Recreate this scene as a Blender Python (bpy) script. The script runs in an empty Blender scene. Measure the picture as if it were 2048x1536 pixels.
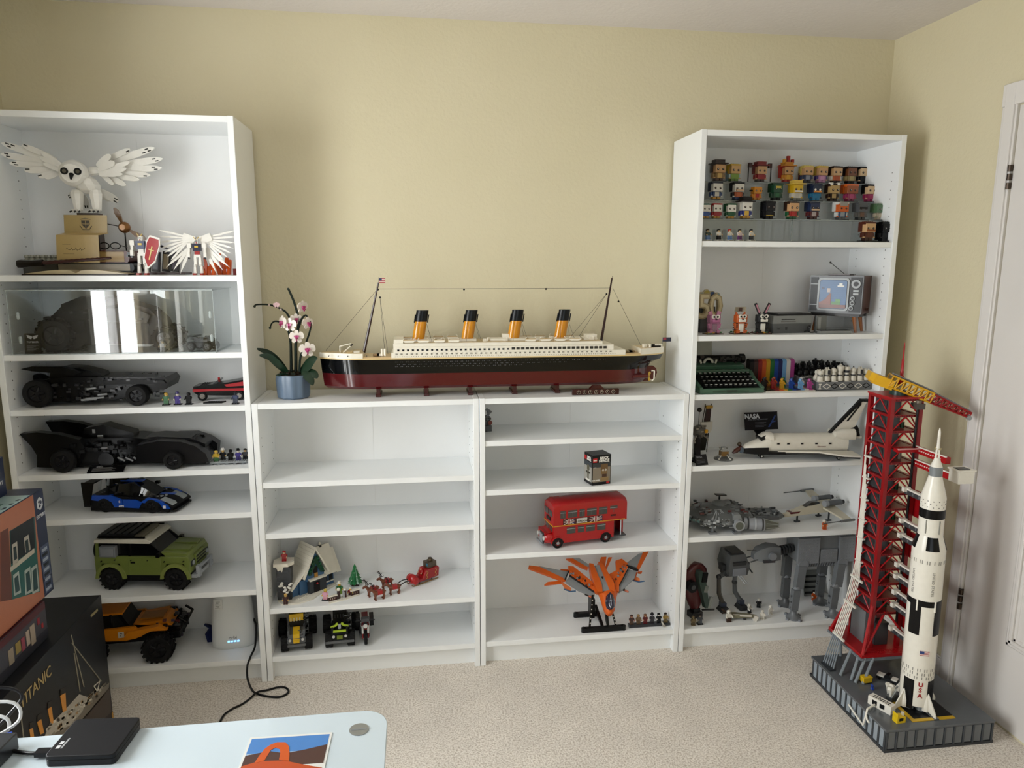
import bpy,bmesh,math,random
from mathutils import Vector as Vec,Matrix,Euler
random.seed(7)
SC = bpy.context.scene
COL = SC.collection
PI = math.pi
# ------------------------------------------------------------------ camera
CAM_LOC = Vec((0.57728,-2.82312,1.55273))
CAM_ROT = Euler((1.400754,-0.0025306,-0.1337198))
F_PX = 1425.97
cam = bpy.data.cameras.new('camera')
cam.sensor_width = 36.0
cam.lens = F_PX * 36.0 / 2048.0
cam.clip_start = 0.02
camo = bpy.data.objects.new('camera',cam)
COL.objects.link(camo)
camo.location = CAM_LOC
camo.rotation_euler = CAM_ROT
SC.camera = camo
# ------------------------------------------------------------------ sky, daylight, exposure
WORLD = bpy.data.worlds.new('sky')
SC.world = WORLD
WORLD.use_nodes = True
_b = WORLD.node_tree.nodes['Background']
_b.inputs[0].default_value = (0.80,0.90,1.0,1)
_b.inputs[1].default_value = 3.0
WIN_Y0,WIN_Y1,WIN_Z0,WIN_Z1 = -2.05,-0.85,0.14,2.08   # window in the left wall
WALL_L,WALL_R,WALL_F,CEIL = -0.84,2.515,-3.95,2.437
def window_and_fill_light(loc,rot,sx,sy,power,col):
 l = bpy.data.lights.new('window_and_fill_light','AREA')
 l.shape = 'RECTANGLE'
 l.size = sx
 l.size_y = sy
 l.energy = power
 l.color = col
 o = bpy.data.objects.new('window_and_fill_light',l)
 COL.objects.link(o)
 o.location = loc
 o.rotation_euler = rot
 return o
window_and_fill_light((WALL_L - 0.16,(WIN_Y0 + WIN_Y1) / 2,(WIN_Z0 + WIN_Z1) / 2),(0,-PI / 2,0),
    WIN_Z1 - WIN_Z0 + .1,WIN_Y1 - WIN_Y0 + .1,116,(1.0,0.985,0.965))
# rear window, unseen behind the camera, added with its lamp as weak frontal fill
WB_X0,WB_X1,WB_Z0,WB_Z1 = 0.2,1.5,0.9,2.05
window_and_fill_light(((WB_X0 + WB_X1) / 2,WALL_F - 0.16,(WB_Z0 + WB_Z1) / 2),(PI / 2,0,0),
    WB_X1 - WB_X0 + .1,WB_Z1 - WB_Z0 + .1,1,(1.0,0.98,0.95))
SC.view_settings.view_transform = 'Standard'
SC.view_settings.look = 'None'
SC.view_settings.gamma = 1.0
SC.view_settings.use_curve_mapping = False
SC.view_settings.exposure = 0.0
SC.cycles.transparent_max_bounces = 40
SC.cycles.diffuse_bounces = 5

# ------------------------------------------------------------------ helpers: placing
_RM = CAM_ROT.to_matrix()
def _ray(px,py):
 return _RM @ Vec(((px - 1024) / F_PX,(768 - py) / F_PX,-1))
def at(px,py,Y):                       # point on the upright plane y = Y
 d = _ray(px,py)
 return CAM_LOC + d * ((Y - CAM_LOC.y) / d.y)
def on(px,py,Z):                       # point on the level plane z = Z
 d = _ray(px,py)
 return CAM_LOC + d * ((Z - CAM_LOC.z) / d.z)
def ax(px,py,X):                       # point on the plane x = X
 d = _ray(px,py)
 return CAM_LOC + d * ((X - CAM_LOC.x) / d.x)
# ------------------------------------------------------------------ helpers: materials
MATS = {}
def lin(c):
 return tuple((x / 12.92 if x <= .04045 else ((x + .055) / 1.055) ** 2.4) for x in c)
def rgb(h):
 h = h.lstrip('#')
 return lin(tuple(int(h[i:i + 2],16) / 255 for i in (0,2,4)))
def pl(h,rough=0.28,metal=0.0,vary=0.05,spec=0.5,emit=0,alpha=1,name=None,coat=0):
 """plastic-like procedural material, cached by its colour"""
 k = (h,rough,metal,emit,alpha,coat)
 if k in MATS:
  return MATS[k]
 m = bpy.data.materials.new(name or ('plastic_' + h.lstrip('#')))
 m.use_nodes = True
 nt = m.node_tree
 b = nt.nodes['Principled BSDF']
 c = rgb(h)
 if vary:
  tc = nt.nodes.new('ShaderNodeTexCoord')
  nz = nt.nodes.new('ShaderNodeTexNoise')
  nz.inputs['Scale'].default_value = 60
  nz.inputs['Detail'].default_value = 2
  rp = nt.nodes.new('ShaderNodeMix')
  rp.data_type = 'RGBA'
  nt.links.new(tc.outputs['Object'],nz.inputs['Vector'])
  nt.links.new(nz.outputs['Fac'],rp.inputs['Factor'])
  rp.inputs[6].default_value = (*[min(1,x * (1 + vary)) for x in c],1)
  rp.inputs[7].default_value = (*[x * (1 - vary) for x in c],1)
  nt.links.new(rp.outputs[2],b.inputs['Base Color'])
 else:
  b.inputs['Base Color'].default_value = (*c,1)
 b.inputs['Roughness'].default_value = rough
 b.inputs['Metallic'].default_value = metal
 b.inputs['Specular IOR Level'].default_value = spec if max(c) > .02 else spec * .5
 if coat:
  b.inputs['Coat Weight'].default_value = coat
 if emit:
  b.inputs['Emission Color'].default_value = (*c,1)
  b.inputs['Emission Strength'].default_value = emit
 if alpha < 1:
  b.inputs['Alpha'].default_value = alpha
 MATS[k] = m
 return m
def noise_mat(name,c1,c2,scale,rough,bump=0,bscale=None,bdist=0.002,detail=4,spec=.5):
 m = bpy.data.materials.new(name)
 m.use_nodes = True
 nt = m.node_tree
 b = nt.nodes['Principled BSDF']
 tc = nt.nodes.new('ShaderNodeTexCoord')
 nz = nt.nodes.new('ShaderNodeTexNoise')
 nz.inputs['Scale'].default_value = scale
 nz.inputs['Detail'].default_value = detail
 nt.links.new(tc.outputs['Object'],nz.inputs['Vector'])
 r = nt.nodes.new('ShaderNodeValToRGB')
 r.color_ramp.elements[0].position = .3
 r.color_ramp.elements[1].position = .7
 r.color_ramp.elements[0].color = (*rgb(c1),1)
 r.color_ramp.elements[1].color = (*rgb(c2),1)
 nt.links.new(nz.outputs['Fac'],r.inputs[0])
 nt.links.new(r.outputs[0],b.inputs['Base Color'])
 b.inputs['Roughness'].default_value = rough
 b.inputs['Specular IOR Level'].default_value = spec
 if bump:
  n2 = nt.nodes.new('ShaderNodeTexNoise')
  n2.inputs['Scale'].default_value = bscale or scale
  n2.inputs['Detail'].default_value = 3
  nt.links.new(tc.outputs['Object'],n2.inputs['Vector'])
  bp = nt.nodes.new('ShaderNodeBump')
  bp.inputs['Strength'].default_value = bump
  bp.inputs['Distance'].default_value = bdist
  nt.links.new(n2.outputs['Fac'],bp.inputs['Height'])
  nt.links.new(bp.outputs[0],b.inputs['Normal'])
 return m
def clear_mat(name,tint=(0.95,0.97,0.97),amount=0.10,rough=0.02):
 """thin clear acrylic: mostly see-through with real mirror gloss by angle"""
 m = bpy.data.materials.new(name)
 m.use_nodes = True
 nt = m.node_tree
 nt.nodes.remove(nt.nodes['Principled BSDF'])
 out = nt.nodes['Material Output']
 tr = nt.nodes.new('ShaderNodeBsdfTransparent')
 tr.inputs[0].default_value = (*tint,1)
 gl = nt.nodes.new('ShaderNodeBsdfGlossy')
 gl.inputs['Roughness'].default_value = rough
 fr = nt.nodes.new('ShaderNodeFresnel')
 ge = nt.nodes.new('ShaderNodeNewGeometry')       # straight-through panes: same index seen from either side
 mr = nt.nodes.new('ShaderNodeMapRange')
 mr.inputs['To Min'].default_value = 1.49
 mr.inputs['To Max'].default_value = 1 / 1.49
 nt.links.new(ge.outputs['Backfacing'],mr.inputs['Value'])
 nt.links.new(mr.outputs[0],fr.inputs[0])
 ad = nt.nodes.new('ShaderNodeMath')
 ad.operation = 'ADD'
 ad.inputs[1].default_value = amount
 mx = nt.nodes.new('ShaderNodeMixShader')
 nt.links.new(fr.outputs[0],ad.inputs[0])
 nt.links.new(ad.outputs[0],mx.inputs[0])
 nt.links.new(tr.outputs[0],mx.inputs[1])
 nt.links.new(gl.outputs[0],mx.inputs[2])
 nt.links.new(mx.outputs[0],out.inputs[0])
 return m
# common colours
BLACK,DGREY,LGREY,WHITE = '#0b0b0d','#4a4d50','#8d9193','#e6e3da'
RED,DRED,TAN,BLUE = '#b01016','#560c0f','#c2a878','#1a4fa0'
YELLOW,ORANGE,GREEN,DBLUE = '#e3b21b','#d8641a','#1d7a35','#18253f'
BROWN,RBROWN,SKIN,PINK = '#4a2a18','#5a2a18','#c99a68','#d28fb4'
def M(x):
 return pl(x) if isinstance(x,str) else x
# ------------------------------------------------------------------ helpers: meshes
class MB:
 """collects shapes; build() links them as one mesh object"""
 def __init__(s):
  s.v,s.f,s.m,s.mats = [],[],[],[]
  s.X = Matrix.Identity(4)
 def at(s,loc=(0,0,0),rot=(0,0,0),sc=1):
  s.X = Matrix.Translation(loc) @ Euler(rot).to_matrix().to_4x4() @ Matrix.Scale(sc,4)
  return s
 def add(s,vs,fs,m):
  m = M(m)
  if m not in s.mats:
   s.mats.append(m)
  k = s.mats.index(m)
  n = len(s.v)
  s.v += [s.X @ Vec(v) for v in vs]
  s.f += [tuple(i + n for i in f) for f in fs]
  s.m += [k] * len(fs)
  return s
 def box(s,x0,x1,y0,y1,z0,z1,m):
  vs = [(x,y,z) for z in (z0,z1) for y in (y0,y1) for x in (x0,x1)]
  return s.add(vs,[(0,2,3,1),(4,5,7,6),(0,1,5,4),(2,6,7,3),(0,4,6,2),(1,3,7,5)],m)
 def bx(s,c,d,m,r=(0,0,0),t=(1,1)):       # centre, size, rotation, taper of the top
  R = Euler(r).to_matrix()
  vs = []
  for z in (-.5,.5):
   for y in (-.5,.5):
    for x in (-.5,.5):
     q = (t[0],t[1]) if z > 0 else (1,1)
     vs.append(Vec(c) + R @ Vec((x * d[0] * q[0],y * d[1] * q[1],z * d[2])))
  return s.add(vs,[(0,2,3,1),(4,5,7,6),(0,1,5,4),(2,6,7,3),(0,4,6,2),(1,3,7,5)],m)
 def loft(s,rings,m,cap=True,close=False):
  n = len(rings[0])
  vs = [p for r in rings for p in r]
  fs = []
  k = len(rings)
  for i in range(k if close else k - 1):
   a,b = i * n,((i + 1) % k) * n
   for j in range(n):
    j2 = (j + 1) % n
    fs.append((a + j,a + j2,b + j2,b + j))
  if cap and not close:
   fs.append(tuple(range(n - 1,-1,-1)))
   fs.append(tuple(range((k - 1) * n,k * n)))
  return s.add(vs,fs,m)
 def cyl(s,a,b,r,m,r2=None,n=14,cap=True):
  a,b = Vec(a),Vec(b)
  d = (b - a).normalized()
  u = d.orthogonal().normalized()
  w = d.cross(u)
  r2 = r if r2 is None else r2
  rings = []
  for p,q in ((a,r),(b,r2)):
   rings.append([p + (u * math.cos(2 * PI * i / n) + w * math.sin(2 * PI * i / n)) * max(q,1e-5) for i in range(n)])
  return s.loft(rings,m,cap)
 def tube(s,pts,r,m,n=6):
  pts = [Vec(p) for p in pts]
  rr = r if isinstance(r,(list,tuple)) else [r] * len(pts)
  rings = []
  d = (pts[1] - pts[0]).normalized()
  u = d.orthogonal().normalized()
  for i,p in enumerate(pts):
   if i == 0:
    t = pts[1] - p
   elif i == len(pts) - 1:
    t = p - pts[i - 1]
   else:
    t = pts[i + 1] - pts[i - 1]
   t.normalize()
   u = (u - t * u.dot(t)).normalized()
   w = t.cross(u)
   rings.append([p + (u * math.cos(2 * PI * k / n) + w * math.sin(2 * PI * k / n)) * rr[i] for k in range(n)])
  return s.loft(rings,m)
 def prism(s,pts,axis,a,b,m,t=1.0):
  """polygon pushed along an axis; y: pts are (x,z), x: (y,z), z: (x,y); t shrinks the far face"""
  cx = sum(p[0] for p in pts) / len(pts)
  cz = sum(p[1] for p in pts) / len(pts)
  def mk(p,c,q):
   x,z = cx + (p[0] - cx) * q,cz + (p[1] - cz) * q
   return {'y': (x,c,z),'x': (c,x,z),'z': (x,z,c)}[axis]
  return s.loft([[mk(p,a,1) for p in pts],[mk(p,b,t) for p in pts]],m)
 def lathe(s,prof,m,c=(0,0,0),n=20,axis='z'):
  rings = []
  for r,h in prof:
   ring = []
   for i in range(n):
    x,y = max(r,1e-5) * math.cos(2 * PI * i / n),max(r,1e-5) * math.sin(2 * PI * i / n)
    q = {'z': (x,y,h),'y': (x,h,y),'x': (h,x,y)}[axis]
    ring.append((q[0] + c[0],q[1] + c[1],q[2] + c[2]))
   rings.append(ring)
  return s.loft(rings,m)
 def sph(s,c,r,m,n=12,k=8):
  rx,ry,rz = r if isinstance(r,(tuple,list)) else (r,r,r)
  rings = []
  for i in range(k + 1):
   t = -PI / 2 + PI * i / k
   q = max(math.cos(t),1e-3)
   rings.append([(c[0] + rx * q * math.cos(2 * PI * j / n),c[1] + ry * q * math.sin(2 * PI * j / n),c[2] + rz * math.sin(t)) for j in range(n)])
  return s.loft(rings,m)
 def studs(s,x0,x1,y0,y1,z,m,p=.008,r=.0024,h=.0017,axis='z',n=8):
  nx,ny = max(1,int(round((x1 - x0) / p))),max(1,int(round((y1 - y0) / p)))
  for i in range(nx):
   for j in range(ny):
    x = x0 + (i + .5) * (x1 - x0) / nx
    y = y0 + (j + .5) * (y1 - y0) / ny
    if axis == 'z':
     s.cyl((x,y,z),(x,y,z + h),r,m,n=n)
    elif axis == 'y':
     s.cyl((x,z,y),(x,z - h,y),r,m,n=n)
  return s
 def text(s,txt,size,m,loc=(0,0,0),rot=(PI / 2,0,0),ext=.0004,align='CENTER',wide=1.0,bold=0,shear=0):
  cu = bpy.data.curves.new('lettering','FONT')
  cu.body = txt
  cu.size = size
  cu.extrude = ext
  cu.offset = bold
  cu.shear = shear
  cu.resolution_u = 2
  cu.align_x = align
  cu.align_y = 'CENTER'
  ob = bpy.data.objects.new('lettering',cu)
  COL.objects.link(ob)
  me = bpy.data.meshes.new_from_object(ob)
  bpy.data.objects.remove(ob)
  bpy.data.curves.remove(cu)
  X = Matrix.Translation(loc) @ Euler(rot).to_matrix().to_4x4()
  vs = [X @ Vec((v.co.x * wide,v.co.y,v.co.z)) for v in me.vertices]
  fs = [tuple(p.vertices) for p in me.polygons]
  bpy.data.meshes.remove(me)
  return s.add(vs,fs,m)
 def mesh(s,name,angle=35):
  me = bpy.data.meshes.new(name)
  me.from_pydata([tuple(v) for v in s.v],[],s.f)
  for m in s.mats:
   me.materials.append(m)
  me.polygons.foreach_set('material_index',s.m)
  bm = bmesh.new()
  bm.from_mesh(me)
  bmesh.ops.recalc_face_normals(bm,faces=bm.faces)
  bm.to_mesh(me)
  bm.free()
  me.shade_smooth()
  me.set_sharp_from_angle(angle=math.radians(angle))
  me.update()
  return me
 def build(s,name,parent=None,angle=35,bevel=0,label=None):
  o = bpy.data.objects.new(name,s.mesh(name,angle))
  COL.objects.link(o)
  if parent:
   o.parent = parent
  if bevel:
   b = o.modifiers.new('bevel','BEVEL')
   b.width = bevel
   b.segments = 2
   b.limit_method = 'ANGLE'
  if label:
   o['label'] = label
  return o
def tag(o,label,cat,group=None):
 o['label'] = label
 o['category'] = cat
 if group:
  o['group'] = group
 return o
def thing(name,label,cat,loc=(0,0,0),rz=0,group=None,sc=1):
 o = bpy.data.objects.new(name,None)
 o.empty_display_size = .02
 COL.objects.link(o)
 o.location = loc
 o.rotation_euler = (0,0,rz)
 o.scale = (sc,sc,sc)
 return tag(o,label,cat,group)
def struct(o):
 o['kind'] = 'structure'
 return o
def dup(root,loc,rz=None,label=None,group=None):
 r = root.copy()
 COL.objects.link(r)
 r.location = loc
 if rz is not None:
  r.rotation_euler = (0,0,rz)
 if label:
  r['label'] = label
 if group:
  r['group'] = group
 for ch in list(root.children):
  c = ch.copy()
  COL.objects.link(c)
  c.parent = r
  for g in list(ch.children):
   d = g.copy()
   COL.objects.link(d)
   d.parent = c
 return r
# ================================================================== ROOM
m_wall = noise_mat('painted_wall_orange_peel','#d3caab','#d6cdaf',3,.62,bump=.28,bscale=75,bdist=.005,spec=.3)
m_ceil = noise_mat('ceiling_paint','#dad4d0','#ded8d4',4,.9,bump=.25,bscale=70,bdist=.005,spec=.2)
m_trim = noise_mat('trim_gloss_white','#dcd8d4','#dfdbd7',6,.35)
m_door = noise_mat('door_paint_white','#d6d2ce','#dad6d2',5,.38)
m_white = noise_mat('white_foil_board','#eef0f0','#f0f2f2',7,.33,bump=.02,bscale=200,bdist=.0005)
m_back = noise_mat('white_hardboard','#ebebea','#eeeeed',7,.5)
m_gap = pl('#2a2622',.9,vary=0)
def carpet():
 m = bpy.data.materials.new('beige_cut_pile_carpet')
 m.use_nodes = True
 nt = m.node_tree
 b = nt.nodes['Principled BSDF']
 b.inputs['Roughness'].default_value = 1
 b.inputs['Specular IOR Level'].default_value = .05
 b.inputs['Sheen Weight'].default_value = .25
 tc = nt.nodes.new('ShaderNodeTexCoord')
 n1 = nt.nodes.new('ShaderNodeTexNoise')
 n1.inputs['Scale'].default_value = 165
 n1.inputs['Detail'].default_value = 5
 n1.inputs['Roughness'].default_value = .7
 n2 = nt.nodes.new('ShaderNodeTexNoise')
 n2.inputs['Scale'].default_value = 7
 n2.inputs['Detail'].default_value = 4
 for n in (n1,n2):
  nt.links.new(tc.outputs['Object'],n.inputs['Vector'])
 r = nt.nodes.new('ShaderNodeValToRGB')
 r.color_ramp.elements[0].position = .37
 r.color_ramp.elements[1].position = .55
 r.color_ramp.elements[0].color = (*rgb('#c4b5a3'),1)
 r.color_ramp.elements[1].color = (*rgb('#fff7ec'),1)
 nt.links.new(n1.outputs['Fac'],r.inputs[0])
 mx = nt.nodes.new('ShaderNodeMix')
 mx.data_type = 'RGBA'
 mx.blend_type = 'MULTIPLY'
 mx.inputs['Factor'].default_value = 1
 r2 = nt.nodes.new('ShaderNodeValToRGB')
 r2.color_ramp.elements[0].position = .3
 r2.color_ramp.elements[1].position = .7
 r2.color_ramp.elements[0].color = (.90,.90,.90,1)
 r2.color_ramp.elements[1].color = (1,1,1,1)
 nt.links.new(n2.outputs['Fac'],r2.inputs[0])
 nt.links.new(r.outputs[0],mx.inputs[6])
 nt.links.new(r2.outputs[0],mx.inputs[7])
 nt.links.new(mx.outputs[2],b.inputs['Base Color'])
 bp = nt.nodes.new('ShaderNodeBump')
 bp.inputs['Strength'].default_value = .6
 bp.inputs['Distance'].default_value = .012
 nt.links.new(n1.outputs['Fac'],bp.inputs['Height'])
 nt.links.new(bp.outputs[0],b.inputs['Normal'])
 return m
m_carpet = carpet()
WB = 0.012                                           # face of the back wall
m = MB();m.box(WALL_L - .1,WALL_R + .1,WALL_F - .1,WB + .1,-.1,0,m_carpet);struct(m.build('floor'))
m = MB();m.box(WALL_L - .1,WALL_R + .1,WALL_F - .1,WB + .1,CEIL,CEIL + .1,m_ceil);struct(m.build('ceiling'))
m = MB();m.box(WALL_L - .1,WALL_R + .1,WB,WB + .1,0,CEIL,m_wall);struct(m.build('wall_back'))
def wall_with_hole(name,plane,c0,c1,a0,a1,h0,h1,z0,z1):
 m = MB()
 def put(u0,u1,w0,w1):
  if plane == 'x':
   m.box(c0,c1,u0,u1,w0,w1,m_wall)
  else:
   m.box(u0,u1,c0,c1,w0,w1,m_wall)
 put(a0,h0,0,CEIL);put(h1,a1,0,CEIL);put(h0,h1,0,z0);put(h0,h1,z1,CEIL)
 return struct(m.build(name))
wall_with_hole('wall_left','x',WALL_L - .1,WALL_L,WALL_F,WB,WIN_Y0,WIN_Y1,WIN_Z0,WIN_Z1)
wall_with_hole('wall_rear','y',WALL_F - .1,WALL_F,WALL_L - .1,WALL_R + .1,WB_X0,WB_X1,WB_Z0,WB_Z1)
m = MB();m.box(WALL_R,WALL_R + .1,WALL_F,WB,0,CEIL,m_wall);struct(m.build('wall_right'))
# windows with frames, mullions and a sill
m_glass = clear_mat('window_glass',(.97,.98,.98),.02,.0)
def window(name,x0,x1,z0,z1,M4):
 r = bpy.data.objects.new(name,None);COL.objects.link(r);struct(r);r.matrix_world = M4
 for k,(a,b,c,d) in enumerate(((x0,x1,z0,z0 + .05),(x0,x1,z1 - .05,z1),(x0,x0 + .05,z0 + .05,z1 - .05),(x1 - .05,x1,z0 + .05,z1 - .05))):
  q = MB();q.box(a,b,.03,.08,c,d,m_trim);q.build('window_frame',r)
 q = MB();q.box((x0 + x1) / 2 - .02,(x0 + x1) / 2 + .02,.035,.075,z0 + .05,z1 - .05,m_trim);q.build('mullion',r)
 for a,b in ((x0 + .05,(x0 + x1) / 2 - .02),((x0 + x1) / 2 + .02,x1 - .05)):
  q = MB();q.box(a,b,.052,.056,z0 + .05,z1 - .05,m_glass);q.build('pane',r)
 q = MB();q.box(x0 - .04,x1 + .04,-.05,.03,z0 - .03,z0,m_trim);q.build('window_sill',r)
 return r
window('window_1',WIN_Y0,WIN_Y1,WIN_Z0,WIN_Z1,Matrix.Translation((WALL_L,0,0)) @ Matrix.Rotation(PI / 2,4,'Z'))
window('fill_window_2',WB_X0 - 0.85,WB_X1 - 0.85,WB_Z0,WB_Z1,Matrix.Translation((0.85,WALL_F,0)) @ Matrix.Rotation(PI,4,'Z') @ Matrix.Scale(-1,4,(1,0,0)))  # unseen window added in the rear wall to carry the fill light
# curtains at the left window: pleated cloth hung from a rod
m_curt = noise_mat('white_curtain_cloth','#e4e1da','#efece6',30,.9)
m_curtb = noise_mat('beige_curtain_cloth','#b9a98c','#c7b89c',30,.9)
def sheer(m):
 nt = m.node_tree;b = nt.nodes['Principled BSDF'];out = nt.nodes['Material Output']
 t = nt.nodes.new('ShaderNodeBsdfTranslucent');mx = nt.nodes.new('ShaderNodeMixShader')
 t.inputs[0].default_value = (.85,.84,.80,1);mx.inputs[0].default_value = .45
 nt.links.new(b.outputs[0],mx.inputs[1]);nt.links.new(t.outputs[0],mx.inputs[2]);nt.links.new(mx.outputs[0],out.inputs[0])
sheer(m_curt);sheer(m_curtb)
rod = thing('curtain_rod','thin white curtain rod above the side window','curtain rod',(WALL_L,-1.45,2.2))
q = MB();q.cyl((.08,-1.0,0),(.08,.98,0),.010,m_trim);q.build('rod',rod)
for y in (-.97,.95):
 q = MB();q.box(0,.085,y - .01,y + .01,-.01,.01,m_trim);q.build('bracket',rod)
def curtain(y0,y1,cloth,label,amp=.022,n=9):
 k = n * 8
 ring = []
 for i in range(k + 1):
  y = y0 + (y1 - y0) * i / k
  ring.append((.08 + amp * math.sin(2 * PI * n * i / k),y))
 m = MB()
 pts = [(x + .002,y) for x,y in ring] + [(x - .002,y) for x,y in reversed(ring)]
 m.prism(pts,'z',.03,2.215,cloth)
 o = m.build('curtain',angle=60);o.location = (WALL_L,0,0)
 tag(o,label,'curtain')
curtain(-.86,-.54,m_curt,'white pleated curtain bunched beside the tall bookcase')
curtain(-1.60,-1.42,m_curtb,'beige pleated curtain hanging across the middle of the window',n=7)
curtain(-2.36,-2.02,m_curt,'white pleated curtain bunched at the far end of the window',n=8)
# right wall: door, casing, baseboard
DY0,DY1 = -1.45,-0.662       # door leaf between these; hinges on the DY1 side
def rw(q,y0,y1,z0,z1,d,mm,d0=0):
 q.box(WALL_R - d,WALL_R - d0,y0,y1,z0,z1,mm)
m = MB()
for y0,y1 in ((DY1 + .006,DY1 + .014),(DY1 + .014,DY1 + .052),(DY1 + .052,DY1 + .066)):
 rw(m,y0,y1,0,2.125,{0: .012,1: .018,2: .012}[[DY1 + .006,DY1 + .014,DY1 + .052].index(y0)],m_trim)
rw(m,DY0 - .07,DY1 + .066,2.055,2.125,.016,m_trim)
rw(m,DY0 - .066,DY0 - .006,0,2.055,.016,m_trim)
struct(m.build('trim_1',bevel=.002))
door = bpy.data.objects.new('door_1',None);COL.objects.link(door);struct(door)
m = MB()
rw(m,DY0,DY1,.012,2.05,.006,m_door)
m.build('door_leaf',door)
def door_panel(y0,y1,z0,z1):
 m = MB()
 for i,(w,d) in enumerate(((0,.012),(.012,.016),(.024,.009))):
  for a,b,c,e in ((y0 + w,y1 - w,z0 + w,z0 + w + .013),(y0 + w,y1 - w,z1 - w - .013,z1 - w),(y0 + w,y0 + w + .013,z0 + w,z1 - w),(y1 - w - .013,y1 - w,z0 + w,z1 - w)):
   rw(m,a,b,c,e,d,m_door)
 rw(m,y0 + .065,y1 - .065,z0 + .065,z1 - .065,.012,m_door)
 m.build('door_panel',door,bevel=.003)
door_panel(-.865 - .22,-.865,.30,.88);door_panel(-.865 - .22,-.865,1.02,1.93)
door_panel(-1.37,-1.15,.30,.88);door_panel(-1.37,-1.15,1.02,1.93)
m_brass = pl('#4a4038',.35,.9)
for z in (.36,1.83):
 h = MB();yy = DY1 + .004
 for k,dz in enumerate((-.04,-.012,.016)):
  h.cyl((WALL_R - .013,yy,z + dz),(WALL_R - .013,yy,z + dz + .02),.0075,m_brass,n=10)
  h.box(WALL_R - .010,WALL_R - .002,yy,yy + .016,z + dz + .001,z + dz + .019,m_brass)
 h.build('hinge',door)
q = MB();q.cyl((WALL_R - .006,-1.38,.98),(WALL_R - .05,-1.38,.98),.011,m_brass);q.sph((WALL_R - .06,-1.38,.98),.027,m_brass);q.build('door_knob',door)
m = MB();rw(m,DY1 + .066,WB,0,.085,.012,m_trim);rw(m,DY1 + .066,WB,.085,.092,.008,m_trim)
struct(m.build('baseboard_right',bevel=.002))
m = MB();m.box(WALL_L,WALL_R,WB - .004,WB,0,.09,m_trim);struct(m.build('baseboard_back'))
m = MB();m.box(WALL_L,WALL_L + .010,WALL_F,WB - .30,0,.09,m_trim);struct(m.build('baseboard_left'))

# ================================================================== BOOKCASES
TH = .020
SHELF = {}
def bookcase(label,x0,height,zs,key):
 t = thing('bookcase',label,'bookcase',(x0 + .4,-.28,0),0,'white bookcases along the wall')
 W,D = .8,.28
 g = .0012
 for s,x in ((-1,-W / 2 + g),(1,W / 2 - g - TH)):
  m = MB();m.box(x,x + TH,0,D,0,height,m_white);sp = m.build('side_panel',t,bevel=.0012)
  h = MB();xi = x + TH if s < 0 else x
  z = .16
  while z < height - .1:
   for yy in (.04,D - .06):
    if all(abs(z - q) > .025 for q in zs):
     h.cyl((xi - .0004,yy,z),(xi + .0004,yy,z),.0022,pl('#5a5a58',.9),n=8)
   z += .032
  hh = h.build('peg_holes',sp);hh['kind'] = 'stuff'
 m = MB();m.box(-W / 2 + TH + g,W / 2 - TH - g,.001,D - .008,height - .021,height - .001,m_white);m.build('top_panel',t,bevel=.001)
 for z in zs[1:]:
  m = MB();m.box(-W / 2 + TH + g,W / 2 - TH - g,.004,D - .008,z - .020,z,m_white);m.build('shelf',t,bevel=.001)
 z = zs[0]
 m = MB();m.box(-W / 2 + TH + g,W / 2 - TH - g,.004,D - .008,z - .020,z,m_white);m.build('bottom_shelf',t,bevel=.001)
 m = MB();m.box(-W / 2 + TH + g,W / 2 - TH - g,.032,.048,0,z - .020,m_white);m.build('plinth',t)
 m = MB();m.box(-W / 2 + TH - .004,-.0002,D - .008,D - .004,.02,height - .004,m_back);m.build('back_panel',t)
 m = MB();m.box(.0002,W / 2 - TH + .004,D - .008,D - .004,.02,height - .004,m_back);m.build('back_panel',t)
 SHELF[key] = zs
 return t
bookcase('tall white bookcase in the corner by the side window, holding the black cars',-.8,2.02,[.092,.366,.664,.827,1.055,1.242,1.504],'TL')
bookcase('low white bookcase with the snowy cottage, beside the tall bookcase of black cars',0,1.06,[.095,.287,.578,.770],'SL')
bookcase('low white bookcase holding the red double-decker bus',.8,1.06,[.097,.455,.709,.899],'SR')
bookcase('tall white bookcase holding the toy television and blocky figures, near the door',1.6,2.02,[.093,.482,.773,1.054,1.280,1.629],'TR')
# ================================================================== LAUNCH TOWER AND ROCKET ON THE FLOOR
def mbw(T):                                  # a mesh builder fed with world coordinates for the parts of T
 m = MB()
 m.X = (Matrix.Translation(T.location) @ Euler(T.rotation_euler).to_matrix().to_4x4() @ Matrix.Scale(T.scale[0],4)).inverted()
 return m
LT = thing('launch_tower','red lattice launch tower with yellow crane on a grey slab base','model tower',(2.235,-.725,0))
BX0,BX1,BY0,BY1,BZ = 2.04,2.425,-.945,-.505,.080
mB = pl('#5d6165',.22)
q = mbw(LT);q.box(BX0 + .004,BX1 - .004,BY0 + .004,BY1 - .004,0,BZ - .007,'#2f3338');q.build('base_core',LT)
q = mbw(LT);q.box(BX0 - .001,BX1 + .001,BY0 - .001,BY1 + .001,BZ - .008,BZ,mB);q.build('base_deck',LT,bevel=.001)
q = mbw(LT);q.box(BX0 - .001,BX1 + .001,BY0 - .001,BY1 + .001,0,.010,'#2b2f34');q.build('base_skirt',LT)
n = 14
for i in range(n):
 y0 = BY0 + .012 + i * (BY1 - BY0 - .02) / n
 q = mbw(LT);q.box(BX0 + .001,BX0 + .006,y0,y0 + .019,.011,BZ - .009,'#8f99a2');q.build('side_panel',LT)
for i in range(n + 1):
 y0 = BY0 + .001 + i * (BY1 - BY0 - .02) / n
 q = mbw(LT);q.box(BX0 - .001,BX0 + .005,y0,y0 + .006,.010,BZ - .008,'#2f3439');q.build('rib',LT)
n = 11
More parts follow.
